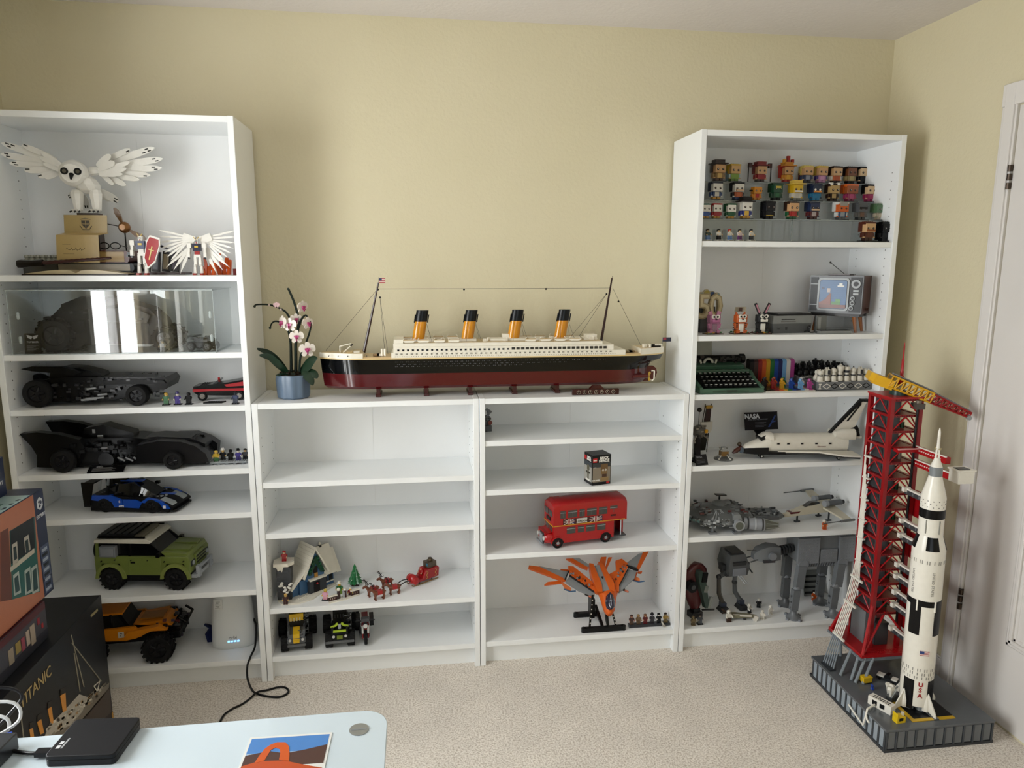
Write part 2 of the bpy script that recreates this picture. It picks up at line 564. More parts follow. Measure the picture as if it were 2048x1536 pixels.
for i in range(n):
 x0 = BX0 + .010 + i * (BX1 - BX0 - .012) / n
 q = mbw(LT);q.box(x0,x0 + .024,BY0 + .001,BY0 + .006,.012,BZ - .010,'#6a6e72');q.build('front_panel',LT)
for i in range(n + 1):
 x0 = BX0 + .001 + i * (BX1 - BX0 - .010) / n
 q = mbw(LT);q.box(x0,x0 + .006,BY0 - .001,BY0 + .005,.010,BZ - .008,'#3f444a');q.build('rib',LT)
# tower columns, levels and diagonals
TX0,TX1,TY0,TY1 = 2.197,2.305,-.610,-.497
ZB,ZT,NL = .300,1.090,14
mR = pl('#8e0b12',.3);mR2 = pl('#a30e15',.3)
cw = .007
for x in (TX0,TX1):
 for y in (TY0,TY1):
  q = mbw(LT);q.box(x - cw,x + cw,y - cw,y + cw,.16,ZT,mR);q.build('column',LT)
dz = (ZT - ZB) / NL
for k in range(NL + 1):
 z = ZB + k * dz
 q = mbw(LT)
 q.box(TX0 - .004,TX1 + .004,TY0 - .006,TY0 + .006,z - .008,z,mR);q.box(TX0 - .004,TX1 + .004,TY1 - .006,TY1 + .006,z - .008,z,mR)
 q.box(TX0 - .006,TX0 + .006,TY0,TY1,z - .008,z,mR);q.box(TX1 - .006,TX1 + .006,TY0,TY1,z - .008,z,mR)
 if k < NL:
  q.box(TX0,TX1,TY0,TY1,z - .005,z - .002,mR)
 else:
  q.box(TX0 - .01,TX1 + .01,TY0 - .01,TY1 + .01,z,z + .006,mR2)
 for i in range(10):
  q.cyl((TX0 + .012 + i * .009,TY0 - .008,z - .004),(TX0 + .012 + i * .009,TY0 - .005,z - .004),.0022,'#4b0508',n=6)
 q.build('level_deck',LT)
 if k < NL:
  q = mbw(LT)
  a,b = (TX0,TY0),(TX1,TY0)
  xm,zt,zb = (TX0 + TX1) / 2,z + dz - .008,z
  for p,r in (((TX0 + .006,TY0 - .004,zb),(xm,TY0 - .004,zt)),((TX1 - .006,TY0 - .004,zb),(xm,TY0 - .004,zt)),
                     ((TX0 - .004,TY0 + .006,zb),(TX0 - .004,(TY0 + TY1) / 2,zt)),((TX0 - .004,TY1 - .006,zb),(TX0 - .004,(TY0 + TY1) / 2,zt)),
                     ((TX1 + .004,TY0 + .006,zb),(TX1 + .004,(TY0 + TY1) / 2,zt)),((TX1 + .004,TY1 - .006,zb),(TX1 + .004,(TY0 + TY1) / 2,zt))):
   q.cyl(p,r,.0026,mR2,n=6)
  q.build('diagonal_brace',LT)
# lift shaft core behind the lattice: one grey cab per level
for k in range(NL):
 z = ZB + k * dz
 q = mbw(LT);q.box(TX0 + .012,TX0 + .060,TY0 + .034,TY1 - .008,z,z + dz - .006,'#4b4e50')
 q.box(TX0 + .010,TX0 + .012,TY0 + .040,TY1 - .016,z + .006,z + dz - .012,'#3a3d40')
 q.build('lift_shaft',LT)
 if k % 2 == 0:
  q = mbw(LT);q.cyl((TX0 + .076,TY0 + .04,z),(TX0 + .076,TY0 + .04,z + .022),.0075,['#14351f','#8a7a72','#14351f'][k % 3]);q.build('equipment',LT)
q = mbw(LT);q.cyl((TX1 - .018,TY0 - .012,.24),(TX1 - .018,TY0 - .012,1.06),.0042,BLACK);q.build('elevator_guide',LT)
# flared foot, red deck and grey legs
q = mbw(LT)
P0,P1 = (2.135,-.662,.155),(2.36,-.452,.155)
q.box(P0[0],P1[0],P0[1],P1[1],.155,.166,mR2);q.studs(P0[0] + .01,P1[0] - .01,P0[1] + .005,TY0 - .02,.166,mR2)
q.build('red_deck',LT)
for x in (0,1):
 for y in (0,1):
  q = mbw(LT)
  cx,cy = (P0[0] + .006,P1[0] - .006)[x],(P0[1] + .006,P1[1] - .006)[y]
  q.cyl((cx,cy,.16),((TX0,TX1)[x],(TY0,TY1)[y],.335),.006,mR2,n=8)
  q.cyl((cx,cy,.16),((TX0 + .05,TX1 - .05)[x],(TY0,TY1)[y],.30),.0045,mR2,n=8)
  q.build('flared_strut',LT)
q = mbw(LT);q.box(2.225,2.275,-.60,-.56,.166,.25,'#3f4347');q.box(2.19,2.23,-.585,-.50,.166,.29,'#6a6d70');q.build('machine_room',LT)
q = mbw(LT)
for a,b in (((P0[0],P0[1]),(P1[0],P0[1])),((P0[0],P0[1]),(P0[0],P1[1])),((P1[0],P0[1]),(P1[0],P1[1]))):
 q.tube([(a[0],a[1],.150),(b[0],b[1],.150)],.006,'#6f777d',n=4)
q.build('grey_truss',LT)
for a,b in (((2.094,-.672,BZ),(2.138,-.640,.153)),((2.098,-.690,BZ),(2.15,-.66,.153)),((2.12,-.70,BZ),(2.18,-.662,.153)),((2.072,-.640,BZ),(2.135,-.60,.153)),
             ((2.36,-.70,BZ),(2.33,-.66,.153)),((2.40,-.60,BZ),(2.355,-.57,.153)),((2.37,-.52,BZ),(2.35,-.50,.153)),((2.15,-.52,BZ),(2.155,-.50,.153))):
 q = mbw(LT);q.cyl(a,b,.0055,'#7f888e',n=8);q.build('leg',LT)
# white pipe bundle down the side facing the shelves
for i in range(6):
 d = i * .0085
 q = mbw(LT)
 q.tube([(TX0 - .012,TY1 - .012 - d * .55,.90 - .035 * i),(TX0 - .012,TY1 - .012 - d * .55,.46),(TX0 - .020,TY1 - .010 - d,.40),(TX0 - .040,TY1 - .012 - d,.30)],.0018,'#e9e5da',n=6)
 q.tube([(TX0 - .040,TY1 - .012 - d,.30),(TX0 - .088,TY1 - .030 - d * 1.1,.185)],.0022,'#e9e5da',n=6)
 q.build('white_pipe',LT)
 q = mbw(LT);q.tube([(TX0 - .088,TY1 - .030 - d * 1.1,.185),(2.056 + .002 * i,-.556 - d * 1.15,BZ)],.0026,'#7c868e',n=6);q.build('grey_pipe',LT)
q = mbw(LT)
for z,o in ((.302,.040),(.40,.022),(.185,.088)):
 q.box(TX0 - o - .004,TX0 - o + .002,TY1 - .075 - (.02 if z < .2 else 0),TY1 - .006 - (.02 if z < .2 else 0),z - .004,z + .004,'#e2ded4')
q.box(2.050,2.072,-.612,-.552,BZ,BZ + .006,'#25292d')
for z in (.46,.55,.62,.70,.78,.86):
 q.box(TX0 - .015,TX0 - .006,TY1 - .045,TY1 - .008,z,z + .005,'#e2ded4')
q.build('pipe_clamps',LT)['kind'] = 'stuff'
# yellow and red hammerhead crane with a red spire
CB,CT = Vec((2.235,-.565,1.118)),Vec((2.452,-.655,1.030))
d = (CT - CB).normalized();side = d.cross(Vec((0,0,1))).normalized();up = side.cross(d).normalized()
def boom(name,s0,s1,w0,w1,h0,h1,col,extra=None):
 q = mbw(LT)
 L = (CT - CB).length
 def pt(s,a,b):
  t = (s - s0) / (s1 - s0)
  return CB + d * (s * L) + side * (a * (w0 + (w1 - w0) * t)) + up * (b * (h0 + (h1 - h0) * t))
 for a in (-1,1):
  for b in (0,1):
   q.cyl(pt(s0,a,b),pt(s1,a,b),.0034,col,n=6)
 k = 7
 for i in range(k + 1):
  s = s0 + (s1 - s0) * i / k
  s2 = s0 + (s1 - s0) * (i + 1) / k
  q.cyl(pt(s,-1,0),pt(s,1,0),.0024,col,n=5);q.cyl(pt(s,-1,1),pt(s,1,1),.0024,col,n=5)
  for a in (-1,1):
   q.cyl(pt(s,a,0),pt(s,a,1),.0024,col,n=5)
   if i < k:
    q.cyl(pt(s,a,0),pt(s2,a,1),.0024,col,n=5)
 q.tube([pt(s0,0,1.15),pt(s1,0,1.15)],.0034,'#7b7f83',n=5)
 q.build(name,LT)
boom('crane_boom_yellow',-.12,.46,.030,.024,.040,.034,'#cf9c12')
boom('crane_boom_red',.44,1.0,.023,.014,.032,.018,'#8e0b12')
q = mbw(LT)
q.bx(CB - d * .050 + up * .008,(.070,.060,.034),'#d9a514',(0,.35,math.atan2(d.y,d.x)))
q.bx(CB - d * .090 + up * .012,(.018,.062,.028),'#e0ad18',(0,.35,math.atan2(d.y,d.x)))
q.build('counterweight',LT)
q = mbw(LT);q.cyl((2.255,-.56,1.096),(2.255,-.56,1.110),.030,'#2d4640');q.build('turntable',LT)
q = mbw(LT);q.box(2.275,2.305,-.635,-.60,1.055,1.075,'#4c463f');q.cyl((2.29,-.62,1.075),(2.29,-.62,1.085),.01,'#6b5f52');q.build('winch',LT)
sb = Vec((2.268,-.55,1.150))
q = mbw(LT);q.lathe([(.011,-.02),(.009,.008),(.0055,.012),(.0065,.024),(.0045,.03),(.0045,.065),(.0025,.075),(.0022,.115),(.0005,.128)],mR2,c=sb,n=10);q.build('spire',LT)
q = mbw(LT);q.cyl(CT,CT + side * .02,.008,'#8b8f90');q.cyl(CT - side * .01,CT - Vec((0,0,.012)),.004,'#c9c4b4');q.build('pulley',LT)
# service arms reaching to the rocket
def arm(x,z,y1,deep,label=None):
 q = mbw(LT)
 q.box(x - .006,x + .006,y1,TY0 - .004,z - .003,z + .003,'#e8e4da')
 q.box(x - .004,x + .004,y1,TY0 - .004,z - deep,z - .003,'#3d4043')
 for i in range(5):
  y = TY0 - .01 + (y1 - TY0 + .01) * i / 5
  q.box(x - .0045,x + .0045,y - .010,y - .004,z - deep + .004,z - .006,'#6b6f73')
 q.bx((x - .004,TY0 - .012,z - .002),(.024,.014,.016),'#e8e4da')
 q.build('service_arm',LT)
ZARM = [.770,.655,.600,.490,.445,.385,.335,.245]
for i,z in enumerate(ZARM):
 arm(TX1 - .028,z,-.775 if z > .6 else -.765,.020)
q = mbw(LT)
for z in (.715,.56,.41,.29):
 q.box(TX1 + .010,TX1 + .016,-.73,TY0,z - .05,z + .045,'#8e0b12')
q.build('red_side_screen',LT)
for z,y1 in ((.915,-.765),(.868,-.79)):
 q = mbw(LT)
 q.box(TX1 - .010,TX1 + .008,y1,TY0,z - .016,z + .006,mR2)
 q.box(TX1 - .012,TX1 - .006,y1,TY0,z + .006,z + .010,'#e2ded4')
 for i in range(12):
  q.cyl((TX1 - .013,TY0 - .01 - i * .011,z - .004),(TX1 - .009,TY0 - .01 - i * .011,z - .004),.0025,'#e8d9d0',n=6)
 q.build('red_swing_arm',LT)
q = mbw(LT);q.box(2.215,2.31,-.640,-.616,.906,.918,mR2);q.box(2.212,2.30,-.646,-.640,.917,.921,'#c98f92');q.build('red_gangway',LT)
q = mbw(LT);q.box(2.290,2.345,-.835,-.79,.852,.892,'#ece8dd');q.box(2.286,2.349,-.838,-.786,.892,.897,'#ece8dd');q.box(2.295,2.335,-.828,-.80,.897,.899,'#3b3e40')
q.build('white_room',LT,bevel=.001)
# yellow and black blast-hole markings
q = mbw(LT)
q.box(2.165,2.305,-.905,-.775,BZ,BZ + .0015,'#17181a')
q.box(2.165,2.305,-.918,-.905,BZ,BZ + .0022,'#c9a21c');q.box(2.152,2.165,-.918,-.80,BZ,BZ + .0022,'#c9a21c');q.box(2.228,2.246,-.918,-.88,BZ,BZ + .003,'#6a6e72')
q.build('pad_markings',LT)
q = mbw(LT)
q.tube([(2.035,-.755,.045),(2.030,-.80,.040),(2.030,-.845,.030),(2.034,-.85,.07),(2.04,-.845,BZ + .008),(2.085,-.825,BZ + .010)],.0032,'#ece8dd',n=6)
q.tube([(2.034,-.85,.07),(2.03,-.862,.062),(2.028,-.875,.06)],.0032,'#ece8dd',n=6)
q.build('white_hose',LT)

# ---- rocket
RK = thing('rocket','tall white and black moon rocket standing beside the red tower','model rocket',(2.222,-.832,BZ + .002))
RK.rotation_euler = (0,math.radians(-.9),0)
mW = pl('#e9e5da',.25)
R1,R2 = .049,.0365
def rz_(z):
 return z - (BZ + .002)
q = MB();q.lathe([(R1 - .003,.018),(R1,.020),(R1,rz_(.630))],mW,n=32);q.build('lower_stages',RK)
q = MB();q.lathe([(R1,rz_(.630)),(R1,rz_(.645)),(R2,rz_(.690))],mW,n=32);q.build('interstage',RK)
q = MB();q.lathe([(R2,rz_(.690)),(R2,rz_(.815)),(.0185,rz_(.885))],mW,n=32);q.build('upper_stage',RK)
q = MB();q.lathe([(.0190,rz_(.884)),(.0190,rz_(.912)),(.0175,rz_(.914))],'#7b8083',n=24);q.build('service_module',RK)
q = MB();q.lathe([(.0178,rz_(.913)),(.0075,rz_(.942))],mW,n=24);q.build('capsule',RK)
q = MB()
for i in range(4):
 a = i * PI / 2 + .4
 q.cyl((.0065 * math.cos(a),.0065 * math.sin(a),rz_(.942)),(.004 * math.cos(a),.004 * math.sin(a),rz_(.975)),.002,mW,n=6)
q.cyl((-.012,0,rz_(.972)),(.012,0,rz_(.972)),.0025,'#a89a74',n=6);q.cyl((0,-.012,rz_(.972)),(0,.012,rz_(.972)),.0025,'#a89a74',n=6)
q.lathe([(.0055,rz_(.970)),(.0045,rz_(.985)),(.0042,rz_(1.025)),(.0012,rz_(1.040))],mW,n=10)
q.build('escape_tower',RK)
def arc(q,r,a0,a1,z0,z1,col,th=.0008,n=8,r2=None):
 r2 = r if r2 is None else r2
 rings = []
 for i in range(n + 1):
  a = a0 + (a1 - a0) * i / n
  c,s = math.cos(a),math.sin(a)
  rings.append([(c * (r - .001),s * (r - .001),z0),(c * (r + th),s * (r + th),z0),(c * (r2 + th),s * (r2 + th),z1),(c * (r2 - .001),s * (r2 - .001),z1)])
 q.loft(rings,col)
mK = pl('#0d0d0f',.25)
FA = -PI / 2 - .55          # direction that faces the camera
q = MB();arc(q,R1,0,2 * PI,rz_(.455),rz_(.475),mK,n=40);q.build('black_ring',RK)
q = MB();arc(q,R2,0,2 * PI,rz_(.748),rz_(.778),mK,n=40);q.build('black_ring',RK)
for k in range(4):
 a = FA - .62 + k * PI / 2
 q = MB();arc(q,R1,a - .37,a + .37,rz_(.355),rz_(.455),mK);q.build('black_stripe',RK)
 a = FA - .62 + k * PI / 2
 q = MB();arc(q,R1,a - .35,a + .35,rz_(.090),rz_(.195),mK);q.build('black_stripe',RK)
 a = FA + .12 + k * PI / 2
 q = MB();arc(q,R1,a - .42,a + .42,rz_(.6455),rz_(.688),mK,r2=R2);q.build('black_stripe',RK)
q = MB()
for z0,z1,r in ((.600,.612,R1),(.200,.210,R1),(.214,.224,R1),(.228,.238,R1)):
 for i in range(44):
  a = 2 * PI * i / 44
  if (i * 7 + int(z0 * 1000)) % 11 < 7:
   arc(q,r,a,a + .05,rz_(z0),rz_(z1),'#8b8880',th=.0004,n=1)
q.build('corrugated_bands',RK)['kind'] = 'stuff'
q = MB()
for k in range(3):
 for i in range(14):
  a = 2 * PI * (i + .5 * (k % 2)) / 14
  arc(q,R2,a,a + .09,rz_(.786 + k * .010),rz_(.7885 + k * .010),'#56554f',th=.0005,n=1)
q.build('vent_marks',RK)['kind'] = 'stuff'
q = MB()
for a in (FA - .95,FA + .30):
 q.X = Matrix.Rotation(a,4,'Z') @ Matrix.Translation((R1 + .0004,0,rz_(.535)))
 q.text('UNITED STATES',.0115,'#8e8b84',(0,0,0),(PI / 2,PI / 2,PI / 2),ext=.0003)
 q.build('side_lettering',RK);q = MB()
for i,ch in enumerate('USA'):
 q = MB();q.X = Matrix.Rotation(FA + .12,4,'Z');q.text(ch,.021,'#9c1218',(R1 + .0006,0,rz_(.182 - .0195 * i)),(PI / 2,0,PI / 2),ext=.0004,bold=.0006);q.build('red_letter',RK)
q = MB()
q.X = Matrix.Rotation(FA + .18,4,'Z')
for i in range(7):
 z = rz_(.287) + i * .0022
 q.box(R1 - .002,R1 + .0008,-.014,.014,z,z + .0022,'#a83a3e' if i % 2 == 0 else '#e4dcd4')
q.box(R1 - .002,R1 + .0011,-.014,-.001,rz_(.287) + .0066,rz_(.287) + .0154,'#2e4a86')
q.build('flag_decal',RK)
for k in range(4):
 a = FA - .05 + k * PI / 2 + PI / 4 * 0
 q = MB();q.X = Matrix.Rotation(a + .75,4,'Z')
 q.prism([(R1 - .004,.012),(R1 + .036,-.001),(R1 + .036,.010),(R1 - .002,.072)],'y',-.0022,.0022,mW)
 q.build('fin',RK)
 q = MB();q.X = Matrix.Rotation(a + .75,4,'Z')
 q.lathe([(.013,.006),(.012,.03),(.002,.085)],mW,c=(R1 - .004,0,0),n=10);q.build('fairing',RK)
for k in range(4):
 a = FA + k * PI / 2 + .7
 q = MB();q.lathe([(.018,0),(.017,.012),(.012,.028)],'#7b8083',c=(.026 * math.cos(a),.026 * math.sin(a),0),n=14);q.build('engine_nozzle',RK)
q = MB()
for a in (FA - .5,FA + .55):
 q.X = Matrix.Rotation(a,4,'Z')
 q.box(R2 - .001,R2 + .003,-.0012,.0012,rz_(.70),rz_(.744),'#86867f')
 q.box(R1 - .001,R1 + .004,-.002,.002,rz_(.44),rz_(.478),mW)
q.build('conduits',RK)

# ---- small vehicles and sheds on the base
def solo(name,q,label,cat,loc=(0,0,0),rz=0,group=None,bevel=0):
 o = q.build(name,bevel=bevel);o.location = loc;o.rotation_euler = (0,0,rz)
 return tag(o,label,cat,group)
T = thing('yellow_cart','small yellow box cart on the grey base near the tower legs','model cart',(2.138,-.690,BZ),.1)
q = MB();q.box(-.017,.017,-.011,.011,.004,.022,'#d8b01a');q.box(-.018,.018,-.012,.012,.021,.024,'#e2bb24');q.build('body',T)
q = MB();q.box(-.015,.015,-.012,.012,0,.004,'#1a1a1a');q.build('chassis',T)
T = thing('yellow_generator','open yellow generator frame on the base corner beside the rocket','model machine',(2.110,-.907,BZ),.1)
q = MB();q.box(-.016,.016,-.011,.011,0,.006,'#e0bd1c');q.box(-.016,-.009,-.011,.011,.006,.024,'#e0bd1c');q.box(.009,.016,-.011,.011,.006,.020,'#e0bd1c');q.box(-.009,.009,-.011,.011,.018,.022,'#e0bd1c');q.prism([(-.016,.022),(-.009,.022),(-.016,.034)],'y',-.011,.011,'#e0bd1c');q.build('frame',T)
q = MB();q.box(-.009,.009,-.009,.010,.006,.018,'#222422');q.build('engine',T)
q = MB();q.cyl((.012,0,.020),(.012,0,.030),.005,'#d8d4c8');q.build('white_cap',T)
T = thing('white_cabin','white rectangular cabin with two black windows on the grey base','model cabin',(2.098,-.835,BZ),-1.15)
q = MB();q.box(-.040,.040,-.014,.014,0,.030,'#e6e2d8');q.build('body',T,bevel=.0006)
for x in (-.016,.010):
 q = MB();q.box(x - .008,x + .008,-.0152,-.013,.008,.023,'#121214');q.build('window',T)
q = MB()
for x in range(7):
 for y in range(2):
  q.box(-.028 + x * .0085,-.023 + x * .0085,-.008 + y * .009,-.003 + y * .009,.030,.0308,'#2b2b2b')
q.build('roof_vents',T)
T = thing('white_car','low white and black car parked between the tower and the rocket','model car',(2.222,-.690,BZ),-.9)
q = MB();q.box(-.034,.034,-.013,.013,.004,.012,'#1b1c1e');q.build('chassis',T)
q = MB();q.box(-.033,-.010,-.012,.012,.012,.017,'#e6e2d8');q.box(.014,.033,-.012,.012,.012,.017,'#e6e2d8');q.build('body',T)
q = MB();q.prism([(-.012,.012),(.016,.012),(.008,.026),(-.004,.026)],'y',-.011,.011,'#101113');q.build('cab',T)
for x in (-.022,.022):
 for y in (-.012,.012):
  q = MB();q.cyl((x,y - .002,.005),(x,y + .002,.005),.005,'#0c0c0c');q.build('wheel',T)
T = thing('support_gear','white folded tail service mast beside the rocket fins','model mast',(2.160,-.800,BZ + .002),.3)
q = MB();q.bx((0,0,.008),(.030,.024,.016),'#4b4e50');q.build('foot',T)
for i,(x,y,rx,ry) in enumerate(((-.012,-.006,.2,-.3),(.006,.004,.3,.25),(-.002,.012,-.3,.1))):
 q = MB();q.bx((x,y,.032),(.012,.008,.036),'#e2ded4',(rx,ry,i));q.cyl((x,y,.012),(x + .01,y - .01,.05),.003,'#9a9c9c',n=6);q.bx((x - .006,y,.050),(.016,.012,.010),'#e2ded4',(ry,rx,.5 * i));q.build('link',T)
q = MB();q.X = Matrix.Identity(4);q.cyl((0,0,0),(.004,0,.0),.006,'#2444a0');q.bx((0,0,.004),(.010,.006,.008),'#2444a0',(0,0,.5));q.bx((.003,.004,.010),(.004,.010,.005),'#2444a0',(.3,0,.2))
solo('blue_hand_truck',q,'tiny blue hand truck on the grey base by the yellow cart','model cart',(2.132,-.735,BZ + .004))
# ================================================================== OCEAN LINER
SH = thing('ocean_liner','long black, red and white ocean liner model with four yellow funnels','model ship',(.88,-.150,1.06))
YC,HB = -.150,.064
def plan(x0,x1,b,bow=.16,st=.14,n=9):
 near = []
 for i in range(n + 1):
  t = i / n
  near.append((x0 + bow * t,b * math.sin(t * PI / 2) ** .85))
 for i in range(n + 1):
  t = i / n
  near.append((x1 - st * (1 - t),b * math.cos(t * PI / 2) ** .75))
 pts = [(x,YC - w) for x,w in near] + [(x,YC + w) for x,w in reversed(near)]
 return [p for i,p in enumerate(pts) if i == 0 or (Vec(p) - Vec(pts[i - 1])).length > 1e-5]
def band(name,levels,col,parent=SH,sub=None):
 q = mbw(SH)
 q.loft([[(x,y,z) for x,y in plan(*a)] for z,a in levels],col)
 return q.build(name,parent,angle=30)
mHR,mHK = pl('#4f0a0e',.16,coat=.3),pl('#08090b',.12,coat=.4)
HW = '#e8e2d2'
band('red_hull',[(1.090,(.250,1.46,HB * .80)),(1.100,(.237,1.47,HB * .97)),(1.147,(.231,1.475,HB))],mHR)
band('black_hull',[(1.147,(.231,1.475,HB)),(1.165,(.229,1.485,HB)),(1.180,(.228,1.525,HB)),(1.200,(.225,1.535,HB))],mHK)
q = mbw(SH);q.prism([(1.44,1.092),(1.485,1.092),(1.505,1.105),(1.512,1.125),(1.508,1.142),(1.495,1.152),(1.44,1.152)],'y',YC - .006,YC + .006,mHR);q.build('rudder',SH)
for s in (-1,1):
 q = mbw(SH);q.cyl((1.40,YC + s * .045,1.118),(1.462,YC + s * .045,1.118),.008,mHR)
 q.cyl((1.462,YC + s * .045,1.118),(1.468,YC + s * .045,1.118),.005,'#b08d3c')
 for k in range(3):
  q.bx((1.466,YC + s * .045 + .011 * math.cos(k * 2.1),1.118 + .011 * math.sin(k * 2.1)),(.003,.009,.016),'#b08d3c',(k * 2.1 + PI / 2,0,.4))
 q.build('propeller',SH)
q = mbw(SH);q.tube([(1.474,YC - .052,1.140),(1.485,YC - .052,1.139),(1.485,YC - .052,1.108),(1.477,YC - .052,1.100),(1.470,YC - .052,1.106)],.003,'#e2dccb',n=6);q.build('stern_frame',SH)
band('gold_line',[(1.200,(.224,1.537,HB + .0008)),(1.2045,(.224,1.537,HB + .0008))],'#d9bf87')
band('main_deck',[(1.2045,(.226,1.535,HB - .002)),(1.2085,(.226,1.535,HB - .002))],'#cdb184')
def deckbox(name,x0,x1,b,z0,z1,col=HW,bev=.0008):
 q = mbw(SH);q.box(x0,x1,YC - b,YC + b,z0,z1,col);return q.build(name,SH,bevel=bev)
# raised forecastle and poop follow the plan of the hull
def slice_band(name,x0,x1,z0,z1,col,b=HB,thick=None):
 pts = [p for p in plan(.224,1.537,b,n=24)]
 near = sorted([(max(x0,min(x1,x)),y) for x,y in pts if y <= YC and x0 - .012 <= x <= x1 + .012])
 poly = near + [(x,2 * YC - y) for x,y in reversed(near)]
 q = mbw(SH);q.prism(poly,'z',z0,z1,col);return q.build(name,SH)
slice_band('forecastle',.224,.402,1.2045,1.2225,HW)
slice_band('forecastle_deck',.228,.400,1.2225,1.2235,'#c9b288',b=HB - .005)
slice_band('poop',1.425,1.537,1.2045,1.2270,HW)
slice_band('poop_deck',1.43,1.533,1.2270,1.2280,'#c9b288',b=HB - .005)
deckbox('lower_superstructure',.486,1.365,HB - .0005,1.2045,1.2240)
deckbox('promenade_deck',.494,1.318,HB - .001,1.2240,1.2450)
deckbox('boat_deck',.494,1.275,HB - .003,1.2450,1.2580)
deckbox('bridge',.496,.530,HB - .004,1.2580,1.2720)
deckbox('boat_deck_planking',.53,1.27,HB - .008,1.2580,1.2595,'#c7b083')
for x0,x1 in ((.56,.64),(.70,.80),(.85,.99),(1.00,1.06),(1.10,1.20),(1.21,1.262)):
 deckbox('deckhouse',x0,x1,.030,1.2595,1.2680)
# windows and portholes
q = mbw(SH)
yn = YC - HB
for i in range(100):
 x = .500 + i * .0084
 if x < 1.33:
  q.cyl((x,yn + .003,1.2100),(x,yn - .0006,1.2100),.0012,'#2a2826',n=6)
for i in range(46):
 x = .502 + i * .0182
 if x < 1.31:
  q.box(x,x + .0016,yn - .0008,yn + .003,1.2165,1.2215,'#26241f');q.box(x + .004,x + .0056,yn - .0008,yn + .003,1.2165,1.2215,'#26241f')
for i in range(45):
 x = .508 + i * .0175
 if x < .92:
  q.box(x,x + .0075,yn - .0002,yn + .004,1.2300,1.2362,'#1c1d22')
 elif x < 1.30:
  q.box(x,x + .0125,yn - .0002,yn + .004,1.2300,1.2390,'#302d27')
for i in range(5):
 q.cyl((.262 + i * .034,yn + .006 + (.02 if i == 0 else .008 if i == 1 else 0),1.214),(.262 + i * .034,yn + (.002 if i > 1 else .010),1.214),.0018,'#2a2826',n=6)
q.build('windows',SH)['kind'] = 'stuff'
q = mbw(SH)
for r,z in enumerate((1.190,1.181,1.173)):
 for i in range(40 - 8 * r):
  x = .50 + .02 * i + (.008 if r % 2 else 0)
  for dx in (0,.006):
   q.cyl((x + dx,yn + .002,z),(x + dx,yn - .0005,z),.0009,'#8d9196',n=6)
q.build('portholes',SH)['kind'] = 'stuff'
# funnels
mF = pl('#d08a17',.18,coat=.3)
for px in (836,934,1026,1119):
 b = at(px,676,YC);b.z = 1.262
 t = b + Vec((.019,0,.112))
 f = mbw(SH)
 def ring(c,r):
  return [(c.x + r * 1.12 * math.cos(2 * PI * i / 20),c.y + r * .82 * math.sin(2 * PI * i / 20),c.z) for i in range(20)]
 m1 = b.lerp(t,.63)
 f.loft([ring(b,.0205),ring(m1,.0200)],mF)
 fo = f.build('funnel',SH)
 f = mbw(SH);f.loft([ring(m1,.0204),ring(t,.0200)],'#101216')
 for s in (-1,1):
  f.cyl(m1 + Vec((s * .0245,-.004,-.004)),m1 + Vec((s * .0245 + .005,-.004,.026)),.0022,'#101216',n=6)
 f.build('funnel_cap',fo)
 f = mbw(SH)
 for s in (-1,1):
  f.tube([m1 + Vec((.018,s * .012,0)),b + Vec((.050,s * .045,0))],.0006,'#3a352c',n=4)
  f.tube([m1 + Vec((-.012,s * .012,0)),b + Vec((-.006,s * .05,0))],.0006,'#3a352c',n=4)
 f.build('funnel_stays',fo)
# lifeboats in their davits
bx = [818,847,879,908,1062,1091,1121,1150]
for s in (-1,1):
 for px in bx:
  c = at(px,690,YC - HB);c.y = YC + s * (HB - .006)
  q = mbw(SH)
  pr = [(c.x - .022,1.268),(c.x - .016,1.2605),(c.x + .016,1.2605),(c.x + .022,1.268)]
  q.prism(pr,'y',c.y - .006,c.y + .006,HW);lb = q.build('lifeboat',SH)
  q = mbw(SH);q.box(c.x - .020,c.x + .020,c.y - .005,c.y + .005,1.268,1.2695,'#b99a5c');q.build('lifeboat_cover',lb)
  q = mbw(SH)
  for dx in (-.019,.019):
   q.tube([(c.x + dx,c.y - s * .006,1.2580),(c.x + dx,c.y - s * .002,1.2745),(c.x + dx * .8,c.y + s * .003,1.2755)],.0012,HW,n=5)
  q.build('davit',lb)
# masts, rigging, flags
def pt(px,py,Y=YC):
 return at(px,py,Y)
M1a,M1b = pt(728,706),pt(757,565)
M2a,M2b = pt(1200,690),pt(1224,556)
for a,b in ((M1a,M1b),(M2a,M2b)):
 a = a.copy();a.z = 1.22
 q = mbw(SH);q.cyl(a,b,.0058,'#2c1210',r2=.0030,n=8);q.build('mast',SH)
q = mbw(SH)
for a,b in ((pt(757,578),pt(1222,576)),(pt(752,582),pt(652,701)),(pt(760,595),pt(770,708)),(pt(760,595),pt(776,708)),(pt(1226,577),pt(1281,689)),
             (pt(1213,588),pt(1140,675)),(pt(1213,588),pt(1156,676)),(pt(1224,556),pt(1225,552)),(pt(757,565),pt(758,554))):
 q.tube([a,b],.0008,'#2a2520',n=4)
for p in (pt(928,579),pt(1092,578),pt(1237,603),pt(760,595),pt(1213,588),pt(756,579)):
 q.sph(p,.0038,'#1b1714',n=8,k=6)
q.build('rigging',SH)
p = pt(758,556)
q = mbw(SH)
for i in range(5):
 q.box(p.x,p.x + .022,p.y - .0006,p.y + .0006,p.z - .018 + i * .0036,p.z - .0144 + i * .0036,'#b2474a' if i % 2 == 0 else '#e0d6cc')
q.box(p.x,p.x + .010,p.y - .001,p.y + .001,p.z - .009,p.z,'#2b2d55')
q.build('striped_flag',SH)
p = pt(1331,672)
